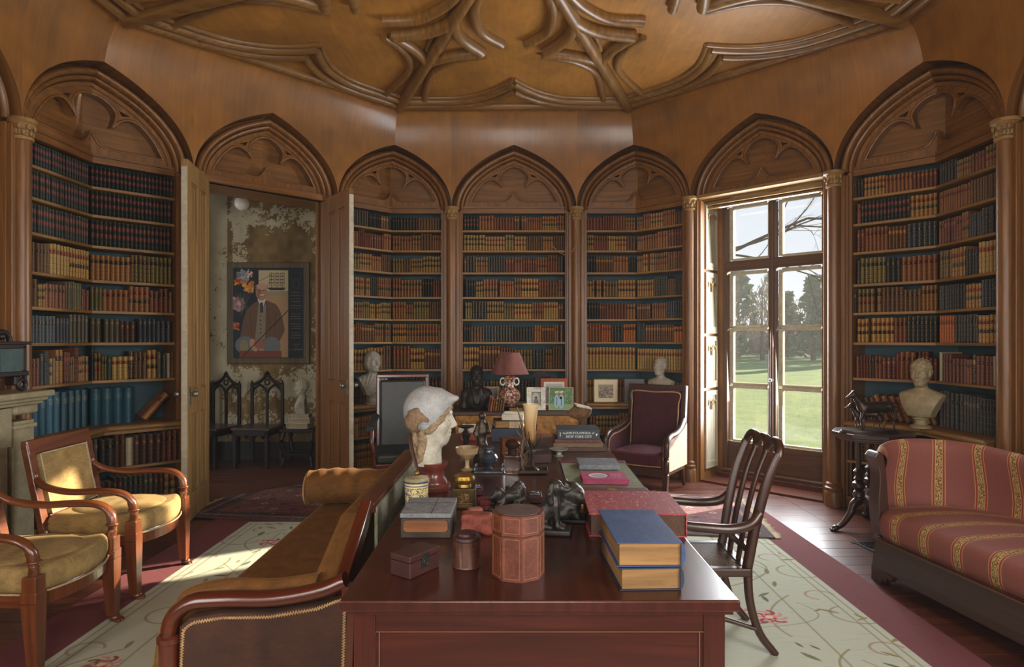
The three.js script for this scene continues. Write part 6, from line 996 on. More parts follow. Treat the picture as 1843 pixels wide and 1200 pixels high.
{ // horn cup mounted on a tray with antler
  const t = tableThing('horn_vase', 'amber cow horn vase mounted on a metal tray with twig supports', 'vase', 0.1, -3.32);
  const hm = mat('#ffffff', 0.3, canvasTex(64, 256, (g, w, h) => { const gr = g.createLinearGradient(0, 0, 0, h); gr.addColorStop(0, '#cdb78e'); gr.addColorStop(0.3, '#a98a5c'); gr.addColorStop(0.72, '#946c40'); gr.addColorStop(0.86, '#4a3526'); gr.addColorStop(1, '#1f1814'); g.fillStyle = gr; g.fillRect(0, 0, w, h); }), { ...glossy, metre: false });
  const hp = [[0.0, 0.13, 0], [-0.008, 0.19, 0], [-0.014, 0.26, 0], [-0.008, 0.36, 0]], hc = curve(hp);
  const hg = grid(26, 24, (u, v) => { const p = hc.getPoint(v), a = u * Math.PI * 2, r = 0.008 + 0.032 * Math.pow(v, 0.75) + (v > 0.9 ? (v - 0.9) * 0.05 : 0); return [p.x + Math.cos(a) * r, p.y, p.z - Math.sin(a) * r]; }); hm.side = THREE.DoubleSide; add('horn', hg, hm, t, 'amber horn dark at the tip');
  add('tray', [box(0.15, 0.008, 0.13, 0, 0.004, 0, 0.003), box(0.15, 0.016, 0.008, 0, 0.004, 0.065, 0.003), box(0.15, 0.016, 0.008, 0, 0.004, -0.065, 0.003), box(0.008, 0.016, 0.13, 0.075, 0.004, 0, 0.003), box(0.008, 0.016, 0.13, -0.075, 0.004, 0, 0.003)], M.bronze, t);
  add('stem', [lathe([[0.035, 0.012], [0.028, 0.02], [0.01, 0.03], [0.008, 0.09], [0.014, 0.11], [0.008, 0.14]], 14), ...[0, 1, 2, 3, 4, 5].map((i) => limb([[0, 0.11, 0], [Math.cos(i) * 0.03, 0.15, Math.sin(i) * 0.03], [Math.cos(i * 1.05) * 0.045, 0.2 + 0.01 * i, Math.sin(i * 1.05) * 0.04]], (q) => 0.006 - 0.004 * q, 8, 5))], M.bronze, t);
  const r = mulberry(12); const tw = [limb([[-0.055, 0.01, 0.02], [-0.06, 0.1, 0.02], [-0.052, 0.2, 0.015], [-0.065, 0.28, 0.01], [-0.085, 0.345, 0.0]], (q) => 0.011 - 0.008 * q, 16, 6)]; for (let i = 0; i < 16; i++) { const y = 0.02 + i * 0.013, a = r() * 6.28; tw.push(limb([[-0.056, y, 0.02], [-0.056 + Math.cos(a) * 0.02, y + 0.015, 0.02 + Math.sin(a) * 0.02], [-0.056 + Math.cos(a) * 0.032, y + 0.04, 0.02 + Math.sin(a) * 0.03]], (q) => 0.005 * (1 - q) + 0.001, 5, 5)); } add('antler_twig', tw, mat('#6d5640', 0.6, leatherTex), t);
}
{ // glass inkwell
  const t = tableThing('glass_inkwell', 'square clear glass inkwell with domed metal lid', 'inkwell', -0.007, -3.31);
  add('glass_body', [box(0.088, 0.1, 0.088, 0, 0, 0, 0.012, 3)], M.thickglass, t); add('lid', [lathe([[0.024, 0.1], [0.026, 0.12], [0.022, 0.126], [0.036, 0.135], [0.041, 0.15], [0.034, 0.165], [0.018, 0.175], [0.001, 0.178]], 24)], mat('#5a4338', 0.3, leatherTex, { metalness: 0.6 }), t);
}
{ const t = tableThing('hexagonal_box', 'brick coloured six sided leather box behind the glass inkwell', 'box', -0.02, -3.85, 0.25); add('body', [new THREE.CylinderGeometry(0.07, 0.07, 0.085, 6).toNonIndexed().translate(0, 0.0425, 0)].map((g) => (g.computeVertexNormals(), g)), mat('#9a5a3c', 0.5, leatherTex), t); add('lid', [new THREE.CylinderGeometry(0.073, 0.073, 0.014, 6).toNonIndexed().translate(0, 0.092, 0)].map((g) => (g.computeVertexNormals(), g)), M.leatherBrown, t); }
{ const t = tableThing('pot_on_tray', 'small dark lidded pot on a square metal tray', 'pot', -0.135, -3.33); add('tray', [box(0.155, 0.012, 0.12, 0, 0, 0, 0.004), ...[[-1, -1], [1, -1], [-1, 1], [1, 1]].map(([a, b]) => T(new THREE.SphereGeometry(0.01, 8, 6), a * 0.072, 0.02, b * 0.054, 0, 0, 0, [1, 1.6, 1]))], mat('#7f8790', 0.35, leatherTex, { metalness: 0.6 }), t); add('pot', [lathe([[0.02, 0.012], [0.024, 0.016], [0.012, 0.026], [0.014, 0.034], [0.044, 0.055], [0.05, 0.075], [0.04, 0.095], [0.022, 0.105], [0.02, 0.115], [0.03, 0.122], [0.03, 0.13], [0.014, 0.14], [0.001, 0.143]], 24)], mat('#3c4a5c', 0.3, leatherTex, glossy), t); }
{ const t = tableThing('onyx_bowl', 'pale onyx bowl on a slender foot beside the marble head', 'bowl', -0.252, -3.36); add('bowl', [lathe([[0.032, 0], [0.034, 0.006], [0.016, 0.014], [0.011, 0.03], [0.012, 0.055], [0.03, 0.07], [0.056, 0.092], [0.064, 0.125], [0.06, 0.125], [0.05, 0.095], [0.001, 0.08]], 32)], mat('#c9ac84', 0.3, stoneTex, { phys: true, transmission: 0.12, thickness: 0 }), t); }
{ const t = tableThing('bronze_figure', 'slender dark bronze standing figure with raised hands', 'sculpture', -0.185, -3.62);
  add('figure', net(U(0.016, cap([0, 0.06, 0], [0, 0.17, 0], 0.034, 0.024), cap([0, 0.17, 0], [0, 0.215, 0], 0.028, 0.022), sph([0, 0.262, 0.002], 0.021), cap([0, 0.22, 0], [0, 0.25, 0], 0.01), cap([0.026, 0.21, 0], [0.04, 0.17, 0.02], 0.009), cap([0.04, 0.17, 0.02], [0.032, 0.23, 0.035], 0.008, 0.006), cap([-0.026, 0.21, 0], [-0.04, 0.165, 0.01], 0.009), cap([-0.04, 0.165, 0.01], [-0.03, 0.13, 0.03], 0.008, 0.006), cap([0.01, 0.1, 0.02], [0.05, 0.07, 0.01], 0.014, 0.008)), [-0.08, 0, -0.06], [0.08, 0.3, 0.07], 0.0045), M.bronze, t); add('base', [lathe([[0.05, 0], [0.052, 0.012], [0.04, 0.03], [0.042, 0.05], [0.034, 0.07]], 16)], M.bronze, t); }
{ const t = tableThing('bronze_tazza', 'small dark bronze cup with wide dish behind the marble head', 'dish', -0.315, -4.12); add('cup', [lathe([[0.035, 0], [0.03, 0.01], [0.014, 0.02], [0.02, 0.05], [0.032, 0.085], [0.02, 0.1], [0.012, 0.115], [0.05, 0.128], [0.056, 0.135], [0.001, 0.13]], 22)], M.bronze, t); }
{ // jar
  const jt = canvasTex(512, 256, (g, w, h) => { const r = mulberry(6); g.fillStyle = '#cdbf8e'; g.fillRect(0, 0, w, h); for (let i = 0; i < 150; i++) { g.strokeStyle = ['#2c3660', '#8a6a2c', '#39447a', '#6e5224'][i % 4]; g.lineWidth = 5; g.beginPath(); const x = r() * w, y = 60 + r() * 160; g.arc(x, y, 8 + r() * 16, r() * 6, r() * 6 + 3.5); g.stroke(); } g.fillStyle = '#2c3660'; g.fillRect(0, 18, w, 10); g.fillRect(0, 236, w, 10); for (let i = 0; i < 26; i++) { g.beginPath(); g.arc(i * 20, 44, 9, 0, Math.PI); g.fill(); } g.strokeStyle = '#2c3660'; g.lineWidth = 8; g.beginPath(); g.arc(250, 140, 40, 0, 7); g.stroke(); g.fillStyle = '#d8cfa8'; g.fill(); });
  const t = tableThing('majolica_jar', 'yellow and blue glazed pottery jar with lid beside the marble head', 'jar', -0.477, -2.69); const jm = mat('#ffffff', 0.2, jt, { ...glossy, metre: false });
  t.position.x = -0.408 - 0.0; t.position.z = -2.62; // clear of the settee back
  add('jar_body', new THREE.CylinderGeometry(0.05, 0.047, 0.105, 32, 1).translate(0, 0.0525, 0), jm, t); add('lid', [lathe([[0.052, 0.105], [0.054, 0.118], [0.046, 0.126], [0.02, 0.13], [0.01, 0.134]], 28)], mat('#b9b48f', 0.25, leatherTex), t); add('knob', [T(new THREE.SphereGeometry(0.011, 10, 8), 0, 0.142, 0)], M.gold, t);
  add('rim_band', [T(new THREE.TorusGeometry(0.0525, 0.003, 6, 30), 0, 0.111, 0, Math.PI / 2)], mat('#2c3660', 0.25, null), t);
}
{ const t = tableThing('brass_inkstand', 'square brass casket with round domed lid and engraved front', 'box', -0.21, -2.635, 0.02); add('body', [box(0.098, 0.084, 0.098, 0, 0, 0, 0.004)], mat('#6b5630', 0.4, leatherTex, { metalness: 0.7 }), t); add('lid', [lathe([[0.03, 0.084], [0.028, 0.096], [0.042, 0.104], [0.046, 0.116], [0.042, 0.13], [0.03, 0.137], [0.001, 0.139]], 28)], M.gold, t);
  const r = mulberry(31), eg = []; for (let i = 0; i < 22; i++) eg.push(T(box(0.002, 0.005 + r() * 0.012, 0.0015), (r() - 0.5) * 0.05, 0.03 + r() * 0.03, 0.0496, 0, 0, r() * 3)); eg.push(box(0.075, 0.002, 0.0015, 0, 0.022, 0.0496), ...Array.from({ length: 12 }, (_, i) => box(0.003, 0.004, 0.0015, -0.035 + i * 0.0064, 0.012, 0.0496))); add('engraving', eg, M.goldline, t); }
{ const t = tableThing('cloth_box', 'grey cloth covered box with oval wooden front panel', 'box', -0.312, -2.32); add('box_body', [box(0.176, 0.07, 0.22, 0, 0, 0, 0.003)], mat('#4f4438', 0.7, leatherTex), t); add('lid', [box(0.182, 0.017, 0.226, 0, 0.071, 0, 0.003)], M.greycloth, t); add('front_panel', [extrude([[-0.078, 0.03], [-0.07, 0.022], [0.07, 0.022], [0.078, 0.03], [0.078, 0.055], [0.07, 0.063], [-0.07, 0.063], [-0.078, 0.055]], 0.003, 0.001).translate(0, 0, 0.1105)], mat('#a8693c', 0.5, woodTex), t); add('lid_seam', [box(0.0015, 0.001, 0.224, 0.02, 0.0878, 0), box(0.18, 0.001, 0.0015, 0, 0.0878, -0.03)], M.leatherDark, t); }
{ const t = tableThing('small_chest', 'little dark red leather chest with metal lock plate', 'box', -0.3, -1.9, 0.97 - Math.PI / 2 + Math.PI / 2 * 0); t.rotation.y = 0.96; add('chest_body', [box(0.13, 0.045, 0.082, 0, 0, 0, 0.003)], M.leatherDark, t); add('lid', [box(0.131, 0.02, 0.083, 0, 0.0455, 0, 0.004)], M.leatherDark, t); add('lock_plate', [box(0.034, 0.042, 0.002, 0, 0.018, 0.0425, 0.0008, 1), T(new THREE.TorusGeometry(0.009, 0.002, 6, 14), 0, 0.034, 0.044), box(0.02, 0.006, 0.003, 0, 0.05, 0.044)], mat('#4c4f4c', 0.4, leatherTex, { metalness: 0.6 }), t, 'grey metal lock plate'); }
{ const t = tableThing('leather_canister', 'round brown leather canister with stepped lid', 'canister', -0.147, -1.94); add('canister_body', [lathe([[0.001, 0], [0.043, 0], [0.044, 0.003], [0.0425, 0.006], [0.0425, 0.082], [0.001, 0.083]], 36)], mat('#6a4030', 0.4, leatherTex, { metalness: 0.2 }), t); add('lid', [lathe([[0.0425, 0.0825], [0.044, 0.085], [0.043, 0.094], [0.031, 0.097], [0.03, 0.104], [0.001, 0.105]], 36)], M.leatherDark, t); }
{ // tall octagonal case
  const t = tableThing('octagonal_case', 'tall eight sided brown leather case with gilt lines', 'box', 0.013, -1.875, 0.12); const oc = (r, y0, y1) => { const g = new THREE.CylinderGeometry(r, r, y1 - y0, 8).toNonIndexed(); g.translate(0, (y0 + y1) / 2, 0); g.computeVertexNormals(); return g; };
  const R8 = 0.079; add('case_body', [oc(R8, 0, 0.13)], M.leatherBrown, t); add('lid', [oc(R8, 0.1315, 0.19)], M.leatherBrown, t); add('top_panel', [oc(R8 * 0.86, 0.19, 0.1915)], mat('#6d5a55', 0.6, leatherTex), t);
  const ln = []; const ap = R8 * Math.cos(Math.PI / 8) + 0.0004, sl = R8 * Math.sin(Math.PI / 8) * 2; for (let i = 0; i < 8; i++) { const a = (i + 0.5) / 8 * Math.PI * 2; for (const [y0, y1] of [[0.008, 0.122], [0.14, 0.182]]) { const w = sl - 0.014; for (const g of [box(w, 0.0012, 0.001, 0, y0, ap), box(w, 0.0012, 0.001, 0, y1, ap), box(0.0012, y1 - y0, 0.001, -w / 2, y0, ap), box(0.0012, y1 - y0, 0.001, w / 2, y0, ap)]) ln.push(g.rotateY(a)); } } add('gilt_lines', ln, M.goldline, t);
}
{ const t = tableThing('red_stone', 'rough reddish stone lump behind the canister', 'stone', -0.135, -2.28); add('stone', net((x, y, z) => sd.box([0, 0.036, 0], [0.062, 0.034, 0.045], 0.018)(x, y, z) + 0.011 * noise3(x * 24 + 3, y * 24, z * 24), [-0.09, -0.01, -0.075], [0.09, 0.1, 0.075], 0.0055), mat('#9a4a38', 0.75, leatherTex), t); }
{ const t = tableThing('pink_soapstone', 'small pinkish stone block behind the rough red stone', 'stone', -0.15, -2.39, 0.3); add('block', [box(0.06, 0.06, 0.04, 0, 0, 0, 0.012, 3)], mat('#a8665a', 0.6, stoneTex), t); }
{ const t = tableThing('round_boxes', 'little stack of round dark red lacquer boxes', 'box', -0.122, -2.6); add('lower_box', [lathe([[0.001, 0], [0.031, 0], [0.032, 0.018], [0.001, 0.019]], 24)], M.leatherRed, t); add('upper_box', [lathe([[0.001, 0.019], [0.031, 0.02], [0.032, 0.04], [0.026, 0.044], [0.001, 0.045]], 24)], M.leatherRed, t); }
{ // spaniel
  const t = tableThing('bronze_spaniel', 'bronze figure of a seated spaniel with long ears', 'sculpture', 0.13, -2.27, -0.15);
  const f0 = U(0.012, cap([-0.035, 0.05, 0], [0.008, 0.11, 0], 0.034, 0.026), sph([-0.04, 0.038, 0], 0.036), cap([0.008, 0.105, 0], [0.016, 0.15, 0], 0.024, 0.021), sph([0.02, 0.17, 0], 0.027), mirrorZ(cap([0.02, 0.1, 0.016], [0.032, 0.03, 0.018], 0.012, 0.008)), mirrorZ(cap([0.032, 0.028, 0.018], [0.052, 0.023, 0.019], 0.009)), mirrorZ(cap([-0.035, 0.035, 0.026], [0.005, 0.026, 0.032], 0.017, 0.01)));
  const muz = U(0.006, cap([0.034, 0.166, 0], [0.062, 0.157, 0], 0.0145, 0.0105), sph([0.071, 0.161, 0], 0.0055)), ear = mirrorZ(U(0.004, cap([0.008, 0.182, 0.024], [0.002, 0.15, 0.034], 0.009, 0.013), cap([0.002, 0.15, 0.034], [0.006, 0.118, 0.033], 0.013, 0.011))), eye = mirrorZ(sph([0.041, 0.179, 0.0125], 0.0055));
  const f = (x, y, z) => { let d = smin(f0(x, y, z), muz(x, y, z), 0.006); d = -smin(-d, eye(x, y, z), 0.002); return smin(d, ear(x, y, z), 0.0025); };
  add('dog', net((x, y, z) => f(x, y, z) + (x < 0.03 ? 0.0026 : 0.0006) * noise3(x * 150, y * 60, z * 150) + 0.0014 * noise3(x * 260, y * 130, z * 260), [-0.1, 0, -0.07], [0.1, 0.22, 0.07], 0.0045), M.bronzeDark, t); add('plinth', [box(0.15, 0.022, 0.085, 0.005, 0, 0, 0.008)], M.bronzeDark, t);
}
function mirrorZ(f) { return (x, y, z) => f(x, y, Math.abs(z)); }
{ const t = tableThing('bronze_bulldog', 'squat black bulldog figure beside the spaniel', 'sculpture', 0.205, -2.44, -0.1); const f = U(0.012, sph([0, 0.05, 0], 0.048), ell([0.02, 0.105, 0], [0.045, 0.042, 0.045]), cap([0.045, 0.095, -0.02], [0.045, 0.095, 0.02], 0.025), mirrorZ(cap([0.0, 0.135, 0.03], [-0.008, 0.152, 0.036], 0.01, 0.005)), mirrorZ(cap([0.03, 0.05, 0.03], [0.045, 0.01, 0.03], 0.016, 0.014)), mirrorZ(ell([-0.02, 0.03, 0.035], [0.035, 0.03, 0.025]))); add('dog', net((x, y, z) => f(x, y, z) + 0.002 * noise3(x * 90, y * 90, z * 90) + 0.0012 * noise3(x * 220, y * 220, z * 220), [-0.09, -0.005, -0.085], [0.1, 0.18, 0.085], 0.005), M.bronzeDark, t); add('plinth', [box(0.13, 0.014, 0.11, 0.01, 0, 0, 0.004)], M.iron, t); }
{ const t = tableThing('bronze_lion_group', 'small dark bronze of a shaggy crouching dog on an oval base', 'sculpture', -0.02, -2.62, 0.5); const f = U(0.011, cap([-0.045, 0.045, 0], [0.03, 0.05, 0], 0.026, 0.032), sph([-0.055, 0.065, 0.005], 0.026), cap([-0.065, 0.06, 0.005], [-0.09, 0.052, 0.01], 0.014, 0.01), ell([0.045, 0.06, 0], [0.03, 0.045, 0.03]), mirrorZ(cap([-0.04, 0.03, 0.022], [-0.075, 0.012, 0.024], 0.012)), mirrorZ(cap([0.04, 0.03, 0.024], [0.02, 0.012, 0.03], 0.015))); add('animal', net((x, y, z) => f(x, y, z) + (x > 0 ? 0.0045 : 0.0015) * noise3(x * 160, y * 60, z * 160), [-0.12, 0, -0.06], [0.1, 0.13, 0.06], 0.0045), M.bronzeDark, t); add('base', [T(new THREE.CylinderGeometry(1, 1.05, 0.012, 28), 0, 0.006, 0, 0, 0, 0, [0.095, 1, 0.055])], mat('#4a4a34', 0.5, leatherTex), t); }
for (const [x, z, tn, lb] of [[-0.175, -2.86, 0.1, 'flat dark red box with metal ornament beside the marble head base'], [-0.005, -2.83, 0.1, 'flat dark red box with metal ornament behind the crouching dog'], [0.09, -2.73, 0.0, 'dark red leather box under the horn tray edge']]) { const t = tableThing('ornamented_box', lb, 'box', x, z, tn, 'small red boxes on the table'); add('box_body', [box(0.062, 0.03, 0.1, 0, 0, 0, 0.004)], M.leatherDark, t); add('ornament', [box(0.042, 0.004, 0.07, 0, 0.03, 0, 0.002), T(new THREE.TorusGeometry(0.014, 0.004, 6, 12), 0, 0.035, 0, Math.PI / 2)], mat('#8d96a0', 0.35, leatherTex, { metalness: 0.6 }), t); }
{ const t = tableThing('paper_knife', 'long dark stick leaning behind the marble head', 'stick', -0.4, -2.8); t.position.set(-0.405, TT, -2.795); add('blade', [limb([[0.01, 0.008, 0.02], [-0.055, 0.2, -0.06], [-0.075, 0.27, -0.1]], () => [0.01, 0.005], 12, 8)], M.darkwood, t); t.position.x = -0.47 + 0.06; }
// books and papers at the far end
volume('box_book', 'large navy boxed volume at the far end of the table', -0.045, -4.42, 0.22, 0.24, 0.09, 0, M.navyDark, M.pagesPale, TT, 'front');
volume('brown_book', 'short dark brown book on top of the navy volume', -0.085, -4.42, 0.11, 0.18, 0.05, 0.1, M.leatherDark, M.pages, TT + 0.0905, 'left');
volume('pale_book', 'pale paper bound book on the navy volume', 0.02, -4.43, 0.1, 0.2, 0.045, -0.05, M.pagesPale, M.paper, TT + 0.0905, 'front');
volume('open_book', 'worn pale book on top of the far pile', 0.0, -4.45, 0.15, 0.2, 0.04, -0.1, M.paper, M.paper, TT + 0.142, 'front');
volume('red_book', 'orange red book with papers behind the bronze figure', -0.29, -4.45, 0.17, 0.2, 0.055, 0.06, mat('#a84a2c', 0.6, clothTex), M.pages, TT, 'front');
volume('white_papers', 'stack of white papers on the orange red book', -0.29, -4.46, 0.18, 0.22, 0.03, -0.05, M.paper, M.paper, TT + 0.0555, 'front');
volume('white_book', 'white book lying between the onyx bowl and the bronze cup', -0.27, -3.86, 0.13, 0.16, 0.03, 0.1, M.paper, M.pagesPale, TT, 'front');
volume('tan_notebook', 'tan notebook beside the six sided box', 0.14, -3.95, 0.14, 0.2, 0.03, 0.2, mat('#5c5f66', 0.7, clothTex), M.paper, TT, 'front');
volume('dark_box', 'dark red leather box behind the horn vase', 0.16, -3.62, 0.1, 0.12, 0.05, 0.05, M.leatherDark, M.leatherDark, TT, 'front');
// ---------------------------------------------------------------- things on the carved side table
const TS = 0.7455;
{ // lamp
  const t = thing('table_lamp', 'table lamp with dull red shade and painted porcelain vase base', 'lamp', [-0.045, TS, -6.43]);
  const vt = tex2(256, (x, y) => { const a = n1(x, y, 14), b = n2(x, y, 22); return a > 0.62 ? [196, 184, 168] : b > 0.6 ? [176, 124, 56] : a < 0.35 ? [60, 56, 84] : [150, 66, 48]; }, 6);
  add('vase', [lathe([[0.05, 0.03], [0.062, 0.045], [0.095, 0.09], [0.112, 0.14], [0.105, 0.18], [0.085, 0.2], [0.05, 0.23], [0.042, 0.26], [0.05, 0.3], [0.06, 0.33], [0.05, 0.35], [0.02, 0.36]], 32)], mat('#ffffff', 0.22, vt, glossy), t, 'red and gold patterned porcelain');
  for (const s of [-1, 1]) add('handle', [T(new THREE.TorusGeometry(0.032, 0.009, 8, 16), s * 0.07, 0.29, 0, 0, 0, 0, [0.8, 1.1, 1])], M.white, t);
  add('foot', [lathe([[0.07, 0], [0.075, 0.01], [0.055, 0.022], [0.058, 0.034]], 24)], M.bronze, t); add('stem', [lathe([[0.008, 0.35], [0.008, 0.44]], 10)], M.brass, t);
  const sh = new THREE.LatheGeometry([[0.195, 0.37], [0.105, 0.585]].map((p) => new THREE.Vector2(...p)), 40); M.shade.side = THREE.DoubleSide; add('lamp_shade', [sh, T(new THREE.TorusGeometry(0.195, 0.004, 6, 40), 0, 0.37, 0, Math.PI / 2), T(new THREE.TorusGeometry(0.105, 0.004, 6, 30), 0, 0.585, 0, Math.PI / 2)], M.shade, t, 'dull red cloth shade');
}
function pictureFrame(name, label, pos, turn, tilt, w, h, fw, fm, draw, cat = 'picture frame', mount) {
  const t = thing(name, label, cat, pos, turn), q = new THREE.Group(); q.name = 'frame'; q.rotation.x = -tilt; q.position.y = tilt * 0.02; t.add(q);
  if (fw) add('frame_border', [box(w - 2 * fw + 0.006, fw, 0.0165, 0, 0.0006, 0, 0.004), box(w - 2 * fw + 0.006, fw, 0.0165, 0, h - fw - 0.0006, 0, 0.004), box(fw, h, 0.018, -w / 2 + fw / 2, 0, 0, 0.004), box(fw, h, 0.018, w / 2 - fw / 2, 0, 0, 0.004)], fm, q);
  add('backing', [box(w - 0.006, h - 0.006, 0.006, 0, 0.003, -0.004)], M.blackwood, q); add('picture', T(new THREE.PlaneGeometry(w - 2 * fw + 0.004, h - 2 * fw + 0.004), 0, h / 2, 0.002), mat('#ffffff', 0.4, canvasTex(256, Math.round(256 * (h - 2 * fw) / (w - 2 * fw)), draw), { metre: false }), q);
  if (tilt) add('easel_strut', [bar([0, h * 0.6, -0.01], [0, 0, -0.01 - h * 0.3], 0.02, 0.004)], M.blackwood, t);
  return t;
}
pictureFrame('silver_frame', 'ornate silver frame with an old oval portrait photograph', [0.225, TS, -6.31], 0.08, 0.16, 0.195, 0.24, 0.052, M.silver, (g, w, h) => { g.fillStyle = '#7d7d72'; g.fillRect(0, 0, w, h); g.fillStyle = '#a8a89a'; g.beginPath(); g.ellipse(w / 2, h / 2, w * 0.4, h * 0.45, 0, 0, 7); g.fill(); g.fillStyle = '#4a4a46'; g.beginPath(); g.ellipse(w / 2, h * 0.75, w * 0.25, h * 0.26, 0, 0, 7); g.fill(); g.fillStyle = '#c4bfb0'; g.beginPath(); g.ellipse(w / 2, h * 0.38, w * 0.11, h * 0.12, 0, 0, 7); g.fill(); });
pictureFrame('colour_photograph', 'colour photograph of two people in hats and blue shirts on the side table', [0.475, TS, -6.33], -0.12, 0.2, 0.25, 0.235, 0.008, M.frameWhite, (g, w, h) => { const r = mulberry(4); g.fillStyle = '#4f7a4a'; g.fillRect(0, 0, w, h); for (let i = 0; i < 260; i++) { g.fillStyle = ['#6a9a62', '#3c6440', '#8fb084', '#55804e'][i % 4]; g.fillRect(r() * w, r() * h * 0.75, 4 + r() * 12, 3 + r() * 8); } g.fillStyle = '#86a86c'; g.fillRect(0, h * 0.74, w, h * 0.26); for (const [x, k] of [[0.32, 1], [0.52, 1.1]]) { g.fillStyle = '#9ec4dc'; g.beginPath(); g.ellipse(w * x, h * 0.62, w * 0.11, h * 0.3 * k, 0, 0, 7); g.fill(); g.fillStyle = '#b57a62'; g.beginPath(); g.arc(w * x, h * (0.3 - 0.03 * k), w * 0.06, 0, 7); g.fill(); g.fillStyle = '#d8ccb0'; g.beginPath(); g.ellipse(w * x, h * (0.22 - 0.03 * k), w * 0.1, h * 0.05, -0.2, 0, 7); g.fill(); g.fillStyle = '#3a4a66'; g.fillRect(w * x - 4, h * 0.42, 8, h * 0.4); } }, 'photograph');
pictureFrame('orange_frame', 'tall orange wooden frame standing behind the colour photograph', [0.42, TS, -6.52], 0, 0.05, 0.285, 0.315, 0.035, M.orange, (g, w, h) => { g.fillStyle = '#d8d2c0'; g.fillRect(0, 0, w, h); g.fillStyle = '#8c8c80'; g.fillRect(26, 26, w - 52, h - 52); g.fillStyle = '#5c5c54'; g.fillRect(40, 70, w - 80, 40); g.fillStyle = '#a8a89c'; g.fillRect(26, 26, w - 52, 36); });
pictureFrame('small_picture', 'small brown wooden frame half hidden behind the black bust', [-0.24, TS, -6.56], 0.1, 0.05, 0.17, 0.23, 0.025, M.oak, (g, w, h) => { g.fillStyle = '#2c2622'; g.fillRect(0, 0, w, h); g.fillStyle = '#3c342c'; g.fillRect(20, 20, w - 40, h - 40); });
pictureFrame('mounted_photograph', 'sepia photograph in a wide cream mount on the ledge by the armchair', [1.02, 0.766, -6.93], 0, 0.06, 0.275, 0.265, 0.01, M.gold, (g, w, h) => { const r = mulberry(15); g.fillStyle = '#d9cba4'; g.fillRect(0, 0, w, h); g.fillStyle = '#8f7654'; g.fillRect(46, 56, w - 92, h - 100); for (let i = 0; i < 120; i++) { g.fillStyle = ['#5c4630', '#3f2f22', '#b09468'][i % 3]; g.fillRect(50 + r() * (w - 110), 80 + r() * (h - 135), 5 + r() * 20, 4 + r() * 14); } }, 'photograph');
pictureFrame('painted_portrait', 'small dark unframed portrait of a man on the ledge by the armchair', [1.335, 0.766, -6.915], -0.1, 0.08, 0.21, 0.26, 0, M.iron, (g, w, h) => { g.fillStyle = '#3f3f42'; g.fillRect(0, 0, w, h); g.fillStyle = '#26262a'; g.beginPath(); g.ellipse(w * 0.5, h * 0.85, w * 0.36, h * 0.36, 0, 0, 7); g.fill(); g.fillStyle = '#b09078'; g.beginPath(); g.ellipse(w * 0.47, h * 0.32, w * 0.12, h * 0.13, 0, 0, 7); g.fill(); g.fillStyle = '#d8d4cc'; g.fillRect(w * 0.45, h * 0.46, w * 0.06, h * 0.06); g.fillStyle = '#2c241e'; g.fillRect(w * 0.36, h * 0.17, w * 0.22, h * 0.07); }, 'painting');
{ // row of small books leaning on the side table
  const g0 = 'small tilted books on the side table', cs = ['red', 'orange', 'calf', 'gilt', 'red', 'gilt', 'calf']; let x = -0.255; cs.forEach((c, i) => { const d = FAM[c][i % FAM[c].length], m = new THREE.Mesh(bookGeos[d.cell], bookMat); m.name = numbered('small_book'); m.scale.set(0.021, 0.155 - (i % 3) * 0.012 - i * 0.004, 0.1); m.position.set(x, TS + 0.003, -6.25); m.rotation.z = -0.14; m.castShadow = m.receiveShadow = true; tag(m, ['brick red', 'orange', 'dark', 'honey gilt', 'tall maroon', 'golden', 'slim brown'][i] + ' small old book in the tilted row below the lamp', 'book', g0); x += 0.0235; scene.add(m); });
}
{ const t = thing('yellow_box', 'tiny mustard yellow box in front of the lamp', 'box', [0.02, TS, -6.26]); add('body', [box(0.13, 0.025, 0.05, 0, 0, 0, 0.003)], mat('#b8863c', 0.6, clothTex), t); add('lid', [box(0.132, 0.008, 0.052, 0, 0.0252, 0, 0.002)], mat('#a87830', 0.6, clothTex), t); }
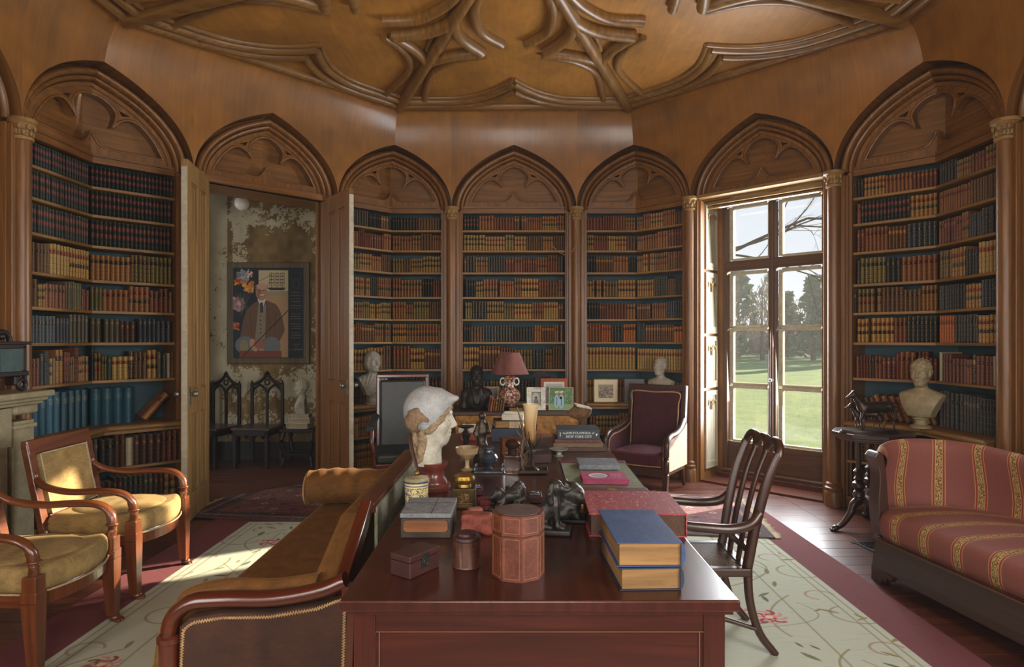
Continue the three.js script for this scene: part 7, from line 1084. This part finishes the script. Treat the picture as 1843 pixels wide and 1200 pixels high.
{ const t = thing('flat_dish', 'long flat grey metal dish at the table edge below the lamp', 'dish', [-0.02, TS, -6.235]); t.position.z = -6.2; t.position.y = TS; add('dish', [T(lathe([[0.06, 0], [0.09, 0.006], [0.1, 0.012], [0.092, 0.011], [0.001, 0.006]], 28), 0, 0, 0, 0, 0, 0, [1.7, 1, 0.26])], M.silver, t); }
{ const t = thing('black_fan', 'black curved stand behind the orange frame', 'stand', [0.285, TS, -6.6]); const arc = []; for (let i = 0; i <= 14; i++) { const a = Math.PI * i / 14; arc.push([Math.cos(a) * 0.1, 0.33 + Math.sin(a) * 0.06]); } add('crest', [extrude([...arc, [-0.07, 0.325], [0.07, 0.325]], 0.025, 0.004).translate(0, 0, -0.012)], M.iron, t); add('post', [box(0.07, 0.33, 0.03, -0.03, 0, 0, 0.005)], M.iron, t); add('foot', [box(0.16, 0.02, 0.1, -0.01, 0, 0, 0.005)], M.iron, t); }
{ const w = tube([[0.66, 2.84, -6.94], [0.7, 2.62, -6.93], [0.68, 2.5, -6.93], [0.6, 2.41, -6.95], [0.5, 2.44, -6.96], [0.42, 2.52, -6.98]], 0.004, 40, 6); tag(add('loose_wire', w, M.gimp, null), 'thin pale wire dangling across the upper shelves behind the lamp', 'wire'); }
{ const o = thing('floor_grate', 'black iron heating grate in the floor beside the striped sofa', 'grate', [2.62, 0.0, -4.42], 0.1); const b = [box(0.3, 0.006, 0.02, 0, 0, 0.1), box(0.3, 0.006, 0.02, 0, 0, -0.1), box(0.02, 0.006, 0.22, 0.15, 0, 0), box(0.02, 0.006, 0.22, -0.15, 0, 0)]; for (let i = 0; i < 9; i++) b.push(T(box(0.008, 0.005, 0.24), -0.12 + i * 0.03, 0, 0, 0, 0.5, 0)); add('bars', b, M.iron, o); }

// ---------------------------------------------------------------- render
const renderer = new THREE.WebGLRenderer({ antialias: true });
renderer.shadowMap.enabled = true; renderer.toneMapping = THREE.LinearToneMapping; renderer.toneMappingExposure = EXPOSURE;
renderer.render(scene, camera);
